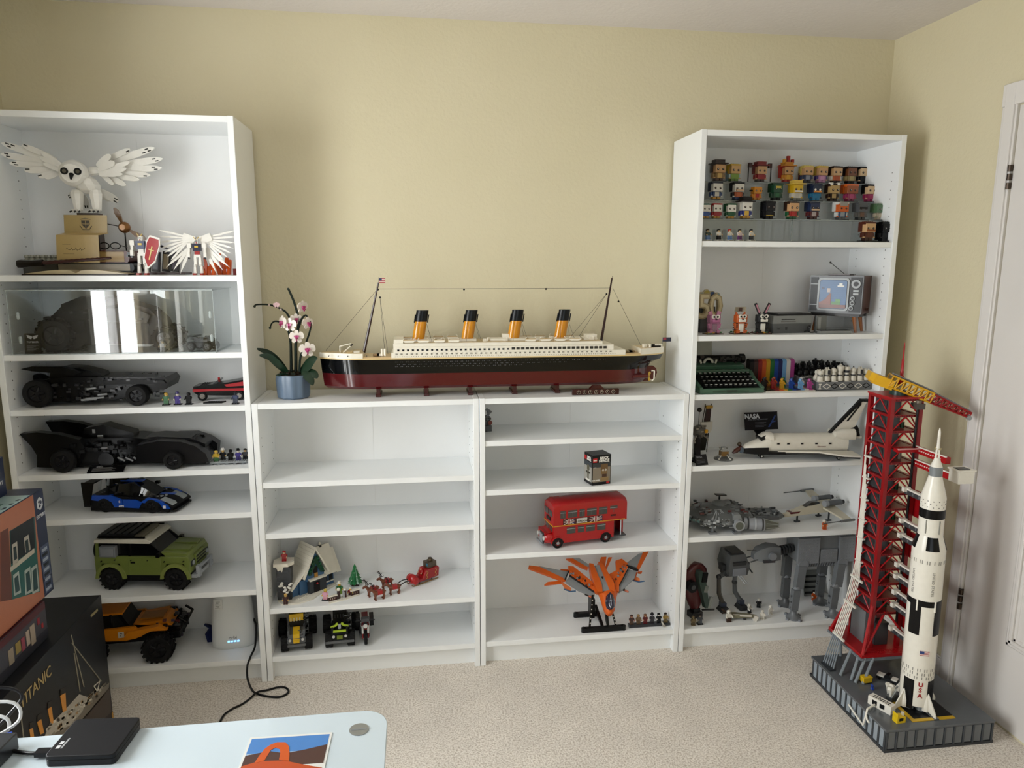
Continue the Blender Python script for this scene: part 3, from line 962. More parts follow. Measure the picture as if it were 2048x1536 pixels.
q = mbw(SH);q.cyl((1.530,YC,1.226),(1.532,YC,1.262),.0012,'#3a352c',n=5);q.box(1.532,1.566,YC - .001,YC + .001,1.246,1.262,'#1b2038');q.box(1.534,1.546,YC - .0014,YC + .0014,1.252,1.261,'#8c2b3a');q.build('stern_flag',SH)
q = mbw(SH)
a = Vec((.300,YC - .02,1.2235))
q.tube([a,a + Vec((0,0,.024))],.0022,HW,n=6);q.tube([a + Vec((0,0,.022)),a + Vec((.040,0,.032))],.0022,HW,n=6);q.tube([a + Vec((.012,0,0)),a + Vec((.042,0,.026))],.0022,HW,n=6);q.bx(a + Vec((.042,0,.026)),(.010,.005,.005),'#26221f',(0,-.7,0))
q.build('bow_crane',SH)
q = mbw(SH)
for x,c in ((.335,'#b69f74'),(.36,HW),(.43,'#8a6b44'),(.445,HW),(1.39,'#8a7a58'),(1.40,'#6b5536')):
 q.bx((x,YC - .02,1.2245 if x < .4 else 1.2135),(.022,.03,.006),c)
for x in (.452,.462,1.28,1.30,1.445,1.47):
 q.cyl((x,YC - .035,1.21),(x,YC - .035,1.232),.0042,HW,n=8);q.sph((x,YC - .035,1.233),.0045,HW,n=8,k=6)
for x in (1.455,1.475,1.485,1.50,1.515):
 q.bx((x,YC - .015,1.233),(.014,.022,.012),HW if x != 1.485 else '#1d1b1a')
q.box(1.49,1.515,YC - .03,YC - .01,1.228,1.234,'#26221f')
for x in (.55,.66,.83,.905,1.075,1.235):
 q.bx((x,YC - .03,1.264),(.012,.012,.010),HW);q.cyl((x + .01,YC - .035,1.26),(x + .01,YC - .035,1.274),.0028,HW,n=8)
q.box(1.22,1.26,YC - .03,YC + .02,1.268,1.280,HW);q.box(.90,.925,YC - .01,YC + .02,1.268,1.283,HW)
q.build('deck_fittings',SH)['kind'] = 'stuff'
# stand: red-brown feet
for px in (757,853,941,1029,1114):
 x = at(px,785,YC - .04).x
 q = mbw(SH);q.bx((x,YC,1.064),(.020,.105,.008),'#3d120c');q.bx((x,YC,1.080),(.014,.09,.026),'#3d120c');q.build('stand_foot',SH)
x = at(1190,790,-.24).x
NP = thing('name_plate','dark red name plate with round letter tiles below the liner','name plate',(x,-.248,1.06))
q = MB();q.box(-.090,.090,-.004,.008,0,.021,'#35100c');q.build('plate',NP,bevel=.0008)
q = MB();q.prism([(-.022,.021),(.034,.021),(.020,.034),(-.008,.034)],'y',0,.02,'#3d120c');q.build('support',NP)
for i,ch in enumerate('TITANIC'):
 q = MB();cx = -.066 + i * .0222
 q.cyl((cx,-.0040,.0105),(cx,-.0050,.0105),.0072,'#c9bda8',n=16);q.cyl((cx,-.0050,.0105),(cx,-.0054,.0105),.0062,'#26100d',n=16)
 q.text(ch,.0095,'#d8cdb8',(cx,-.0055,.0106));q.build('letter_tile',NP)
# ================================================================== HELPERS FOR THE MODELS ON THE SHELVES
def tr(pts,Y,f=None):                       # outline taken at depth Y -> (x, z) pairs
 r = []
 for p in pts:
  if f:
   p = f(*p)
  w = at(p[0],p[1],Y)
  r.append((w.x,w.z))
 return r
def wheel(T,c,r,w,tyre='#121213',hub='#2a2b2d',axis='y',spokes=5,tread=0):
 c = Vec(c)
 a = Vec((0,1,0)) if axis == 'y' else Vec((1,0,0))
 q = MB();q.lathe([(r * .55,-w * .28),(r * .62,-w / 2),(r * .92,-w / 2),(r,-w * .34),(r,w * .34),(r * .92,w / 2),(r * .62,w / 2),(r * .55,w * .28)],pl(tyre,.7),c=c,n=22,axis=axis)
 if tread:
  for i in range(tread):
   t = 2 * PI * i / tread
   for s in (-.25,.25):
    p = Vec((r * math.cos(t + s),s * w,r * math.sin(t + s))) if axis == 'y' else Vec((s * w,r * math.cos(t + s),r * math.sin(t + s)))
    q.bx(c + p,(r * .16,w * .42,r * .16) if axis == 'y' else (w * .42,r * .16,r * .16),pl(tyre,.7),(0,-t - s,0) if axis == 'y' else (t + s,0,0))
 o = q.build('wheel',T)
 q = MB()
 q.cyl(c - a * w * .40,c + a * w * .40,r * .30,hub,n=12)
 for s in (-1,1):
  q.cyl(c + a * (s * w * .30),c + a * (s * w * .36),r * .56,hub,n=18)
  for k in range(spokes):
   t = 2 * PI * k / spokes
   d = Vec((math.cos(t),0,math.sin(t))) if axis == 'y' else Vec((0,math.cos(t),math.sin(t)))
   q.cyl(c + a * (s * w * .40) + d * r * .15,c + a * (s * w * .40) + d * r * .5,r * .09,hub,n=5)
 q.build('hub',o)
 return o
def greeble(q,x0,x1,y0,y1,z0,z1,n,cols,smin=.004,smax=.012,rnd=None,axis='y'):
 """small bricks and tiles sitting proud of a model's side"""
 R = rnd or random
 for i in range(n):
  c = (R.uniform(x0,x1),R.uniform(y0,y1),R.uniform(z0,z1))
  q.bx(c,(R.uniform(smin,smax),R.uniform(smin,smax) * .6,R.uniform(smin,smax) * .6),R.choice(cols))
MF = {}
def minifig(label,loc,torso='#222428',legs='#1b1c1f',hair='#2a1a10',head='#d9ab3a',rz=0,group='small brick figures',s=1.0,hat=None,stand=None,held=None,arms=None,sit=False):
 T = thing('brick_figure',label,'figurine',loc,rz,group,s)
 z = 0
 if stand:
  q = MB();q.box(-.012,.012,-.010,.010,0,.0032,stand);q.studs(-.012,.012,-.010,-.004,.0032,stand);q.build('stand',T);z = .0032
 for x in (-1,1):
  q = MB()
  q.box(x * .0042 - .0038,x * .0042 + .0038,-.0045,.0030,z + .0035,z + .0120,legs);q.box(x * .0042 - .0038,x * .0042 + .0038,-.0068,.0030,z,z + .0035,legs);q.build('leg',T)
 q = MB();q.box(-.0080,.0080,-.0042,.0036,z + .0120,z + .0148,legs);q.build('hips',T)
 q = MB();q.bx((0,0,z + .0212),(.0160,.0078,.0130),torso,t=(.72,1));q.build('torso',T)
 for x in (-1,1):
  q = MB();q.tube([(x * .0070,0,z + .0262),(x * .0096,-.001,z + .0215),(x * .0100,-.0058,z + .0175)],[.0026,.0026,.0022],arms or torso,n=7)
  o = q.build('arm',T)
  q = MB();q.cyl((x * .0100,-.0054,z + .0180),(x * .0102,-.0092,z + .0160),.0022,head,n=7);q.build('hand',o)
 q = MB();q.cyl((0,0,z + .0277),(0,0,z + .0290),.0030,head,n=10);q.lathe([(.0038,z + .0288),(.0050,z + .0298),(.0050,z + .0358),(.0038,z + .0370)],head,n=14)
 h = q.build('head',T)
 q = MB()
 for x in (-.0018,.0018):
  q.box(x - .0006,x + .0006,-.0053,-.0046,z + .0336,z + .0349,'#101010')
 q.box(-.0015,.0015,-.0053,-.0046,z + .0312,z + .0317,'#5a2a20');q.build('face',h)
 if hair:
  q = MB();q.lathe([(.0056,z + .0335),(.0060,z + .0360),(.0052,z + .0385),(.0020,z + .0398)],hair,c=(0,.0008,0),n=12);q.box(-.0056,.0056,.0012,.0060,z + .0290,z + .0365,hair);q.build('hair',T)
 if hat:
  q = MB();q.lathe([(.0082,z + .0368),(.0082,z + .0376),(.0052,z + .0378),(.0048,z + .0440)],hat,n=12);q.build('hat',T)
 if held:
  q = MB();q.cyl((.0102,-.0085,z + .006),(.0102,-.0085,z + .034),.0011,held,n=6);q.build('held_rod',T)
 return T
# ================================================================== TALL BOOKCASE BY THE WINDOW: top shelf
c1 = lambda x,y: (x * .26367,200 + y * .26367)
Z = 1.504
mOW = pl('#e4e1d9',.35)
# --- stack of books under the owl
def book(label,px0,px1,pyb,Y,depth,th,z,cover,pages,rz=0,spine='R'):
 a,b = at(px0,pyb,Y),at(px1,pyb,Y)
 w = b.x - a.x
 T = thing('book',label,'book',((a.x + b.x) / 2,Y,z),rz)
 q = MB();q.box(-w / 2 + .003,w / 2 - .004,.004,depth - .003,.004,th - .004,pages);q.build('pages',T)
 for z0 in (0,th - .004):
  q = MB();q.box(-w / 2,w / 2,0,depth,z0,z0 + .004,cover);q.build('cover',T,bevel=.0008)
 q = MB()
 n = 8
 pts = [(w / 2 + th * .32 * math.sin(PI * i / n),th / 2 - th / 2 * math.cos(PI * i / n)) for i in range(n + 1)]
 pts += [(w / 2 - .004,th - .001),(w / 2 - .004,.001)]
 q.prism(pts,'y',0,depth,cover);q.build('spine',T)
 return T
book('thick dark teal book at the bottom of the stack under the owl',113,262,530,-.170,.13,.030,Z + .010,'#131c20','#8e8068')
book('dark red book with gilt page edges on top of the teal book',150,250,505,-.168,.12,.043,Z + .040,'#4a1410','#a88a55')
# --- folded letter
LP = thing('folded_letter','folded tan letter card with printed crest below the owl','letter card',(at(155,510,-.195).x,-.195,Z + .040))
a0,a1 = at(112,507,-.195),at(198,507,-.195)
zl0,zl1 = Z + .040,at(155,470,-.195).z
q = mbw(LP);q.prism([(a0.x,zl0),(a1.x,zl0),(a1.x + .003,zl1),(a0.x + .006,zl1)],'y',-.1955,-.1935,'#a8905c')
lo = q.build('lower_leaf',LP)
b0,b1 = at(129,466,-.165),at(217,466,-.165)
zu0,zu1 = zl1,at(170,430,-.165).z
q = mbw(LP);q.loft([[(a0.x + .006,-.195,zl1),(a1.x + .003,-.195,zl1),(a1.x + .003,-.193,zl1 - .001),(a0.x + .006,-.193,zl1 - .001)],[(b0.x,-.165,zl1 + .008),(b1.x,-.165,zl1 + .008),(b1.x,-.163,zl1 + .007),(b0.x,-.163,zl1 + .007)]],'#b39a66');q.build('fold',LP)
q = mbw(LP);q.prism([(b0.x,zl1 + .006),(b1.x - .004,zl1 + .006),(b1.x,zu1),(b0.x + .003,zu1)],'y',-.1655,-.1635,'#a08a58');up_ = q.build('upper_leaf',LP)
cx,cz = (b0.x + b1.x) / 2,(zl1 + zu1) / 2 + .004
q = mbw(LP)
q.prism([(cx - .013,cz + .012),(cx + .013,cz + .012),(cx + .013,cz - .002),(cx,cz - .016),(cx - .013,cz - .002)],'y',-.1662,-.1655,'#3a3222')
q.box(cx - .0008,cx + .0008,-.1666,-.1662,cz - .013,cz + .011,'#a08a58');q.box(cx - .012,cx + .012,-.1666,-.1662,cz - .001,cz + .001,'#a08a58')
q.tube([(cx - .017,-.1658,cz + .015),(cx,-.1658,cz + .019),(cx + .017,-.1658,cz + .015)],.0012,'#3a3222',n=4);q.tube([(cx - .019,-.1658,cz - .006),(cx - .010,-.1658,cz - .019),(cx + .010,-.1658,cz - .019),(cx + .019,-.1658,cz - .006)],.0012,'#3a3222',n=4)
q.build('crest',up_)
q = mbw(LP)
xm = (a0.x + a1.x) / 2
pts = [(xm - .035 + i * .0035,-.1958,zl0 + .046 + .006 * math.sin(i * 2.3) * math.cos(i * .7)) for i in range(18)]
q.tube(pts,.0007,'#241c12',n=4)
for k in range(3):
 q.box(xm - .01,xm + .055,-.1958,-.1955,zl0 + .006 + k * .003,zl0 + .0068 + k * .003,'#4a3d26')
q.box(xm - .045,xm - .02,-.1958,-.1955,zl0 + .062,zl0 + .063,'#4a3d26');q.box(xm - .045,xm - .01,-.1958,-.1955,zl0 + .030,zl0 + .031,'#4a3d26')
q.build('handwriting',lo)
# --- owl
ob = at(176,427,-.130)
OW = thing('owl_figure','white brick owl with outspread wings and black eyes','owl figure',(ob.x,-.130,ob.z))
hc = at(148,347,-.150)
q = mbw(OW);q.sph(hc,(.046,.044,.045),mOW,n=14,k=9);hd = q.build('head',OW,angle=20)
q = mbw(OW);q.lathe([(.038,0),(.040,.005),(.033,.010)],mOW,axis='y',n=18);q.v = [];q.f = [];q.m = []
fd = (CAM_LOC - hc);fd = Vec((fd.x * .55,fd.y,0)).normalized()
u = Vec((0,0,1));s_ = u.cross(fd).normalized()
q.cyl(hc + fd * .032 - u * .004,hc + fd * .046 - u * .004,.038,mOW,r2=.030,n=18);q.build('face_disc',hd)
for sx in (-1,1):
 c = hc + fd * .047 + s_ * (sx * .0195) + u * .002
 q = mbw(OW);q.cyl(c - fd * .004,c + fd * .003,.0115,'#0b0b0b',n=14);q.cyl(c + fd * .003,c + fd * .0034,.006,'#4b4636',n=10);q.build('eye',hd)
q = mbw(OW);q.cyl(hc + fd * .046 - u * .008,hc + fd * .060 - u * .024,.008,'#121212',r2=.003,n=8);q.build('beak',hd)
bt = at(172,380,-.125)
q = mbw(OW)
rings = []
for t,w in ((0,.024),(.25,.042),(.55,.045),(.85,.034),(1,.020)):
 c = hc.lerp(Vec((ob.x + .012,-.118,bt.z - .012)),t) + Vec((.010 * (1 - t),.02 * (1 - t),0))
 rings.append([(c.x + w * math.cos(2 * PI * i / 10),c.y + w * math.sin(2 * PI * i / 10),c.z) for i in range(10)])
q.loft(rings,mOW);q.build('body',OW,angle=20)
for px in (158,195):
 f = at(px,425,-.135)
 q = mbw(OW);q.lathe([(.014,.006),(.017,.03),(.021,.062),(.016,.075)],mOW,c=f,n=8);l = q.build('leg',OW,angle=20)
 for k in range(3):
  q = mbw(OW);q.cyl((f.x - .012 + .012 * k,f.y - .012,f.z + .008),(f.x - .013 + .013 * k,f.y - .026,f.z + .003),.004,'#d8d4ca',n=6);q.cyl((f.x - .013 + .013 * k,f.y - .025,f.z + .0035),(f.x - .014 + .014 * k,f.y - .033,f.z),.0028,'#111111',n=6);q.build('claw',l)
def feather(B,Tp,w,Y0,Y1,dark=1,name='feather'):
 b,t = at(*c1(*B),Y0),at(*c1(*Tp),Y1)
 d = t - b;L = d.length;d.normalize()
 nrm = Vec((0,-1,0));sd = d.cross(nrm).normalized();nrm = sd.cross(d).normalized()
 out = [(0,.45),(.25,.85),(.6,1),(.85,.85),(.95,.5),(1,.12)]
 pts = [(L * a,w * k) for a,k in out] + [(L * a,-w * k) for a,k in reversed(out)]
 q = mbw(OW)
 q.loft([[b + d * a + sd * k + nrm * h for a,k in pts] for h in (-.0015,.0015)],mOW)
 f = q.build(name,OW)
 if dark:
  q = mbw(OW)
  for i,(a,k) in enumerate(((.90,.35),(.86,-.3),(.80,.4))[:dark]):
   c = b + d * (L * a) + sd * (w * k) - nrm * 0
   q.loft([[c + d * (x * .006) + sd * (y * .0018) + nrm * h for x,y in ((-1,-1),(1,-1),(1,1),(-1,1))] for h in (.0012,.0024)],'#26241f')
  q.build('dark_fleck',f)
for B,Tp,w,dk in (((430,470),(10,325),.0115,3),((430,495),(4,408),.0115,2),((430,510),(72,480),.0105,2),((435,530),(185,535),.0105,1),((440,545),(290,585),.0095,1),((450,555),(340,595),.0085,0),((430,450),(165,340),.0095,1)):
 feather(B,Tp,w,-.135,-.165,dk)
for B,Tp,w,dk in (((760,500),(1172,362),.0120,3),((770,520),(1235,445),.0120,2),((780,535),(1228,515),.0115,2),((780,548),(1140,570),.0105,1),((775,560),(1060,605),.0095,0),((765,555),(958,648),.0105,0),((770,470),(988,372),.0095,1),((740,530),(862,645),.0085,0)):
 feather(B,Tp,w,-.120,-.150,dk)
for B,Tp,w in (((480,500),(310,395),.008),((470,520),(300,430),.008),((465,540),(330,480),.007),((735,500),(840,415),.011),((745,530),(870,470),.012),((750,550),(985,470),.009),((750,560),(960,520),.009),((755,570),(930,560),.008)):
 feather(B,Tp,w,-.142,-.158,0,'covert')
for B,Tp,w in (((745,680),(895,770),.014),((700,690),(850,760),.012),((640,720),(660,820),.012),((580,700),(525,735),.011)):
 feather(B,Tp,w,-.095,-.060,2,'tail_feather')
for Y,a0,b0 in ((-.135,(430,500),(500,520)),(-.120,(690,540),(790,530))):
 q = mbw(OW);q.tube([at(*c1(*a0),Y),at(*c1(*b0),Y)],[.016,.013],mOW,n=8);q.build('wing_root',OW)
# plinth that carries the owl over the books
q = mbw(OW);q.box(ob.x - .03,ob.x + .035,-.145,-.10,Z + .083,ob.z + .001,'#3a2a1e');q.build('perch',OW)
# --- winged bronze ball
sc = at(249,455,-.09)
SN = thing('winged_ball','small bronze ball ornament with two long metal wings beside the books','ornament',(sc.x,-.09,Z + .083))
mBz = pl('#8a5f35',.3,.7)
q = mbw(SN);q.sph(sc,.020,mBz,n=16,k=10);q.cyl(sc + Vec((0,-.019,0)),sc + Vec((0,-.022,0)),.010,'#c08a50',n=14);q.build('ball',SN)
for px,py in ((228,416),(292,478)):
 t = at(px,py,-.095);d = (t - sc)
 q = mbw(SN);n = Vec((0,-1,0));sd = d.normalized().cross(n)
 pts = [(0.25,.004),(.55,.010),(.85,.010),(1,.004),(1.0,-.002),(.8,-.008),(.5,-.006),(.25,-.004)]
 q.loft([[sc + d * a + sd * k + n * h for a,k in pts] for h in (-.0015,.0015)],'#6b4a22');q.build('wing',SN)
q = mbw(SN);q.cyl((sc.x,-.09,Z + .083),sc,.0025,'#1a1512',n=6);q.tube([sc,at(215,448,-.09)],.0015,'#1a1512',n=5);q.build('stem',SN)
# --- round glasses on the red book
gl = at(228,478,-.10)
GS = thing('eyeglasses','round black eyeglasses resting on the dark red book','glasses',(gl.x,-.12,Z + .083))
for dx in (-.018,.018):
 q = MB();pts = [(dx + .016 * math.cos(2 * PI * i / 16),-.02,.016 + .011 * math.sin(2 * PI * i / 16)) for i in range(17)];q.tube(pts,.0018,'#0d0d0d',n=5);q.build('rim',GS)
for x in (-.034,.034):
 q = MB();q.tube([(x,-.02,.018),(x * 1.1,.03,.012)],.0016,'#0d0d0d',n=5);q.build('temple',GS)
# --- rack of grey knobs behind
kx = at(88,520,-.12)
KR = thing('knob_rack','rack of grey studded cups at the back left of the shelf','rack',(kx.x,-.12,Z))
q = MB();q.box(-.055,.055,-.03,.04,0,.045,'#3b3830');q.build('tray',KR)
for i in range(6):
 for j in range(3):
  q = MB();q.lathe([(.0075,.045),(.0085,.052),(.006,.056),(.0085,.060),(.006,.067)],'#8a8a7c',c=(-.045 + i * .018,-.02 + j * .024,0),n=8);q.build('cup',KR)
# --- open book with dark red stick lying over it
bx_ = at(157,547,-.235)
OB = thing('open_book','open brick book with cream pages at the shelf edge','book',(bx_.x,-.225,Z))
for s in (-1,1):
 q = MB();n = 10
 top = [(s * .155 * i / n,.006 + .012 * math.sin(PI * (i / n) ** .55)) for i in range(n + 1)]
 q.prism(top + [(s * .155,.004),(0,.004)],'y',-.03,.05,'#b9aa86');q.build('page_block',OB)
q = MB();q.box(-.165,.165,-.034,.054,0,.0045,'#231a14');q.build('cover',OB)
WD = thing('brick_wand','dark red ribbed stick with a black handle across the open book','wand',(at(130,530,-.225).x,-.225,Z + .019))
a,b,c = at(36,528,-.225),at(86,526,-.225),at(222,516,-.225)
for p in (a,b,c):
 p.z = max(p.z,Z + .028)
q = mbw(WD);q.tube([a,a.lerp(b,.15),a.lerp(b,.5),b],[.013,.014,.011,.012],'#17120f',n=9);q.build('handle',WD)
q = mbw(WD);n = 26
q.tube([b.lerp(c,i / n) for i in range(n + 1)],[(.0078 if i % 2 else .0062) * (1 - .35 * i / n) for i in range(n + 1)],'#331412',n=8);q.build('shaft',WD)
# --- two white robot figures
def robot(label,px,pyb,Y,h,torso,wings=False,shield=False):
 b = at(px,pyb,Y)
 T = thing('robot_figure',label,'robot figure',(b.x,Y,Z),0,None)
 w = h * .30
 for s in (-1,1):
  q = MB();q.bx((s * w * .30,-.006,h * .025),(w * .24,h * .16,h * .05),'#a02a22');q.bx((s * w * .27,0,h * .15),(w * .24,h * .10,h * .20),mOW,t=(.7,.7));q.bx((s * w * .20,0,h * .37),(w * .22,h * .10,h * .22),mOW,t=(.9,.9));q.sph((s * w * .23,-.006,h * .26),h * .035,mOW,n=8,k=6);q.build('leg',T)
  q = MB();q.bx((s * w * .62,0,h * .77),(w * .34,h * .14,h * .12),mOW);q.bx((s * w * .66,-.002,h * .65),(w * .18,h * .08,h * .14),mOW);q.bx((s * w * .68,-.006,h * .53),(w * .22,h * .09,h * .14),mOW);q.bx((s * w * .68,-.008,h * .44),(w * .14,h * .07,h * .05),'#2a2b2e');q.build('arm',T)
 q = MB();q.bx((0,0,h * .50),(w * .55,h * .10,h * .07),mOW);q.bx((0,0,h * .58),(w * .40,h * .09,h * .10),'#9c1f1e' if wings else mOW);q.build('waist',T)
 q = MB();q.bx((0,0,h * .72),(w * .62,h * .15,h * .19),torso,t=(1.15,1));q.bx((0,-h * .075,h * .74),(w * .30,.004,h * .05),'#c8a83a');q.build('chest',T)
 q = MB();q.bx((0,0,h * .875),(w * .28,h * .10,h * .11),mOW);q.bx((0,-h * .05,h * .885),(w * .2,.003,h * .02),'#242424');q.bx((0,-h * .05,h * .84),(w * .08,.005,h * .03),'#9c1f1e')
 for s in (-1,1):
  q.bx((s * w * .13,-h * .05,h * .955),(w * .045,.003,h * .09),'#c8a83a',(0,s * .6,0))
 q.build('head',T)
 if shield:
  q = MB();k = .034
  q.X = Matrix.Translation((w * .95,-.026,h * .56)) @ Euler((0,.30,-.2)).to_matrix().to_4x4()
  o = [(-.018,.052),(.018,.052),(.024,.03),(.020,-.03),(0,-.060),(-.020,-.03),(-.024,.03)]
  q.prism(o,'y',0,.005,mOW);q.prism([(x * .86,z * .88) for x,z in o],'y',-.0015,0,'#9c1015');q.box(-.002,.002,-.003,-.0012,-.028,.018,'#d8c27a');q.box(-.010,.010,-.003,-.0012,.004,.007,'#d8c27a')
  q.build('shield',T)
  q = MB();q.bx((-w * .95,.004,h * .46),(.006,.05,.006),'#232427');q.bx((-w * .95,.004,h * .50),(.010,.02,.014),'#232427');q.build('rifle',T)
 if wings:
  for s in (-1,1):
   wg = MB();wg.bx((s * .028,.012,h * .95),(.04,.014,.026),mOW,(0,-s * .35,0));root = wg.build('wing',T)
   for i in range(7):
    t = i / 6
    a0 = math.radians(14 - 62 * t)
    L = (.105 - .020 * t) if i < 6 else .085
    B = Vec((s * (.022 + .008 * t),.012 - .004 * i * .2,h * (.97 - .10 * t)))
    E_ = B + Vec((s * L * math.cos(a0),-.012 * t,L * math.sin(a0)))
    d = (E_ - B);sd = d.normalized().cross(Vec((0,-1,0)));n = Vec((0,-1,0))
    f = MB();f.loft([[B + d * a + sd * k + n * hh for a,k in ((0,.002),(.5,.0042),(.85,.0034),(1,0),(.8,-.003),(0,-.002))] for hh in (-.001,.001)],mOW);f.build('blade',root)
   for i in range(3):
    B = Vec((s * .020,.014,h * .78));E_ = Vec((s * (.060 + .022 * i),-.004,h * (.04 + .08 * i)))
    d = (E_ - B);sd = d.normalized().cross(Vec((0,-1,0)));n = Vec((0,-1,0))
    f = MB();f.loft([[B + d * a + sd * k + n * hh for a,k in ((0,.003),(.6,.007),(1,0),(.6,-.004),(0,-.003))] for hh in (-.0012,.0012)],mOW);f.build('blade',root)
 return T
robot('white robot figure holding a long red shield',287,548,-.215,.140,'#1c2c55',shield=True)
robot('white robot figure with large spread white blade wings',398,548,-.215,.130,'#181c3a',wings=True)
# --- framed dark stand and orange splash pieces behind the robots
fx = at(322,545,-.12)
FS = thing('card_display','dark folding display frame with small cards behind the robots','display frame',(fx.x,-.12,Z))
q = MB();q.box(-.09,.09,-.03,.05,0,.008,'#2c0f0e');q.build('base',FS)
for i,(x,c) in enumerate(((-.045,'#6b5a3c'),(-.012,'#2a2a34'),(.022,'#7a6a4a'),(.052,'#3a3040'))):
 q = MB();q.bx((x,.0,.045),(.026,.012,.070),'#1b1714',(0,.12,0));q.bx((x,-.007,.045),(.018,.002,.052),c,(0,.12,0));q.build('card_frame',FS)
q = MB();q.prism([(-.035,.085),(0,.108),(.04,.085),(.0,.098)],'y',-.006,.01,'#1b1b22');q.build('gable',FS)
for px,py,s,lb in ((447,524,1.0,'translucent orange flame piece beside the winged robot'),(424,541,.8,'low translucent orange flame piece near the shelf edge')):
 p = at(px,py + 16,-.15)
 FL = thing('flame_piece',lb,'model part',(p.x,-.15 if s == 1 else -.19,Z))
 mO = pl('#d8560f',.2,alpha=.85)
 for i in range(5):
  q = MB();q.bx((-.016 + .009 * i,.004 * (i % 2),.018 * s + .022 * s * (i % 2)),(.014,.012,.040 * s + .03 * s * (i % 3 == 1)),mO,(0,.3 * (i - 2) * .4,.3 * i),t=(.6,.6));q.build('flame',FL)
q = MB();q.box(-.008,.008,-.03,.03,0,.022,'#5c1013');q.box(-.0085,-.0078,-.02,.02,.005,.016,'#b9b2a4')
solo('card_box',q,'tiny dark red box against the side panel beside the winged robot','box',(-.036,-.20,Z))
# ================================================================== TALL BOOKCASE BY THE WINDOW: acrylic case and cars
c2 = lambda x,y: (x * .26367,540 + y * .26367)
c3 = lambda x,y: (x * .26367,800 + y * .26367)
mBK = pl('#060607',.25)
mBK2 = pl('#0b0b0d',.4)
RND = random.Random(3)
# --- clear case
Z = 1.242
m_acr = clear_mat('clear_acrylic',(.97,.98,.98),.03,.0)
AC = thing('acrylic_case','clear acrylic display case reflecting the window, over the tank-like car','display case',(-.43,-.16,Z))
X0,X1,Y0,Y1,H = -.322,.325,-.112,.115,.212
for nm,b in (('front_pane',(X0,X1,Y0,Y0 + .003,.003,H)),('rear_pane',(X0,X1,Y1 - .003,Y1,.003,H)),('side_pane',(X0,X0 + .003,Y0 + .003,Y1 - .003,.003,H)),('side_pane',(X1 - .003,X1,Y0 + .003,Y1 - .003,.003,H)),('top_pane',(X0 - .004,X1 + .004,Y0 - .004,Y1 + .004,H,H + .004)),('floor_pane',(X0 - .006,X1 + .006,Y0 - .006,Y1 + .006,0,.003))):
 q = MB();q.box(*b,m_acr);q.build(nm,AC)
m_edge = pl('#c9d2d2',.2,alpha=.55)
q = MB()
for x in (X0,X1 - .0015):
 q.box(x,x + .0015,Y0 - .0006,Y0 + .001,.003,H,m_edge)
q.box(X0,X1,Y0 - .0062,Y0 - .0050,.0005,.003,m_edge);q.box(X0,X1,Y0 - .0046,Y0 - .0036,H,H + .0035,m_edge)
q.build('polished_edge',AC)
for x in (X0 + .03,X1 - .012):
 for z in (.05,.13):
  q = MB();q.lathe([(.003,-.012),(.005,-.009),(.005,.009),(.003,.012)],m_edge,c=(x,Y0 - .002,z),n=8);q.build('slot_joint',AC)
# --- tank-like car inside
TC = thing('black_tank_car','matte black wedge-bodied armoured car with huge tyres inside the clear case','model car',(at(215,700,-.16).x,-.165,Z + .003))
q = mbw(TC)
body = tr([(330,560),(300,450),(420,330),(480,270),(700,235),(960,240),(1130,290),(1230,380),(1260,470),(1240,560)],-.205,c2)
q.prism(body,'y',-.215,-.115,mBK2,t=1);q.build('hull',TC)
q = mbw(TC)
for pr in ([(470,260),(620,200),(900,215),(960,250),(700,290),(480,320)],[(700,300),(1000,280),(1150,340),(1120,400),(700,390)],[(420,420),(640,380),(660,470),(430,480)]):
 q.prism(tr(pr,-.218,c2),'y',-.226,-.100,mBK,t=.96)
q.build('armour_plates',TC)
q = mbw(TC);greeble(q,-.63,-.30,-.232,-.10,Z + .05,Z + .15,60,['#1d1d20','#0c0c0e','#3a3b3e','#2a2a2c'],rnd=RND);q.build('details',TC)['kind'] = 'stuff'
for px,py,r,yy in ((112,668,.056,-.222),(112,668,.056,-.112),(330,674,.040,-.205),(348,670,.042,-.125),(150,668,.052,-.16)):
 c = at(px,py,yy);c.z = Z + .0035 + r
 wheel(TC,c - TC.location,r,.040,'#161617','#2b2b2e',tread=14)
PQ = thing('black_plaque','black upright plaque with white lettering inside the clear case','plaque',(at(68,705,-.245).x,-.245,Z + .003))
q = MB();q.bx((0,0,.033),(.050,.004,.066),'#0a0a0b',(-.12,0,0));q.build('panel',PQ)
q = MB();q.box(-.02,.02,0,.02,0,.006,'#0a0a0b');q.build('foot',PQ)
q = MB();q.X = Matrix.Translation((0,-.0022,.033)) @ Euler((-.12,0,0)).to_matrix().to_4x4()
q.text('TUMBLER',.0088,'#c8c8c8',(0,0,.004),ext=.0002)
for s in (-1,1):
 q.prism([(0,.022),(s * .008,.026),(s * .018,.028),(s * .014,.018),(s * .004,.014)],'y',-.0003,.0003,'#c8c8c8')
for k in range(6):
 q.box(-.018,.018 - (k % 3) * .008,-.0003,.0003,-.008 - k * .0035,-.0068 - k * .0035,'#7a7a7a')
q.build('lettering',PQ)
BG = thing('black_buggy','small open black armoured buggy with fat tyres at the case end','model car',(at(405,700,-.235).x,-.225,Z + .003),-.25)
q = MB();q.box(-.040,.040,-.022,.022,.014,.030,mBK2);q.box(-.022,.026,-.018,.018,.030,.044,mBK);q.bx((.03,0,.040),(.03,.03,.010),mBK,(0,.4,0));q.box(-.04,-.02,-.03,.03,.048,.053,mBK);q.build('body',BG)
q = MB();greeble(q,-.035,.035,-.026,.02,.016,.050,26,['#1d1d20','#0c0c0e','#55564a','#2a2a2c'],rnd=RND);q.build('details',BG)['kind'] = 'stuff'
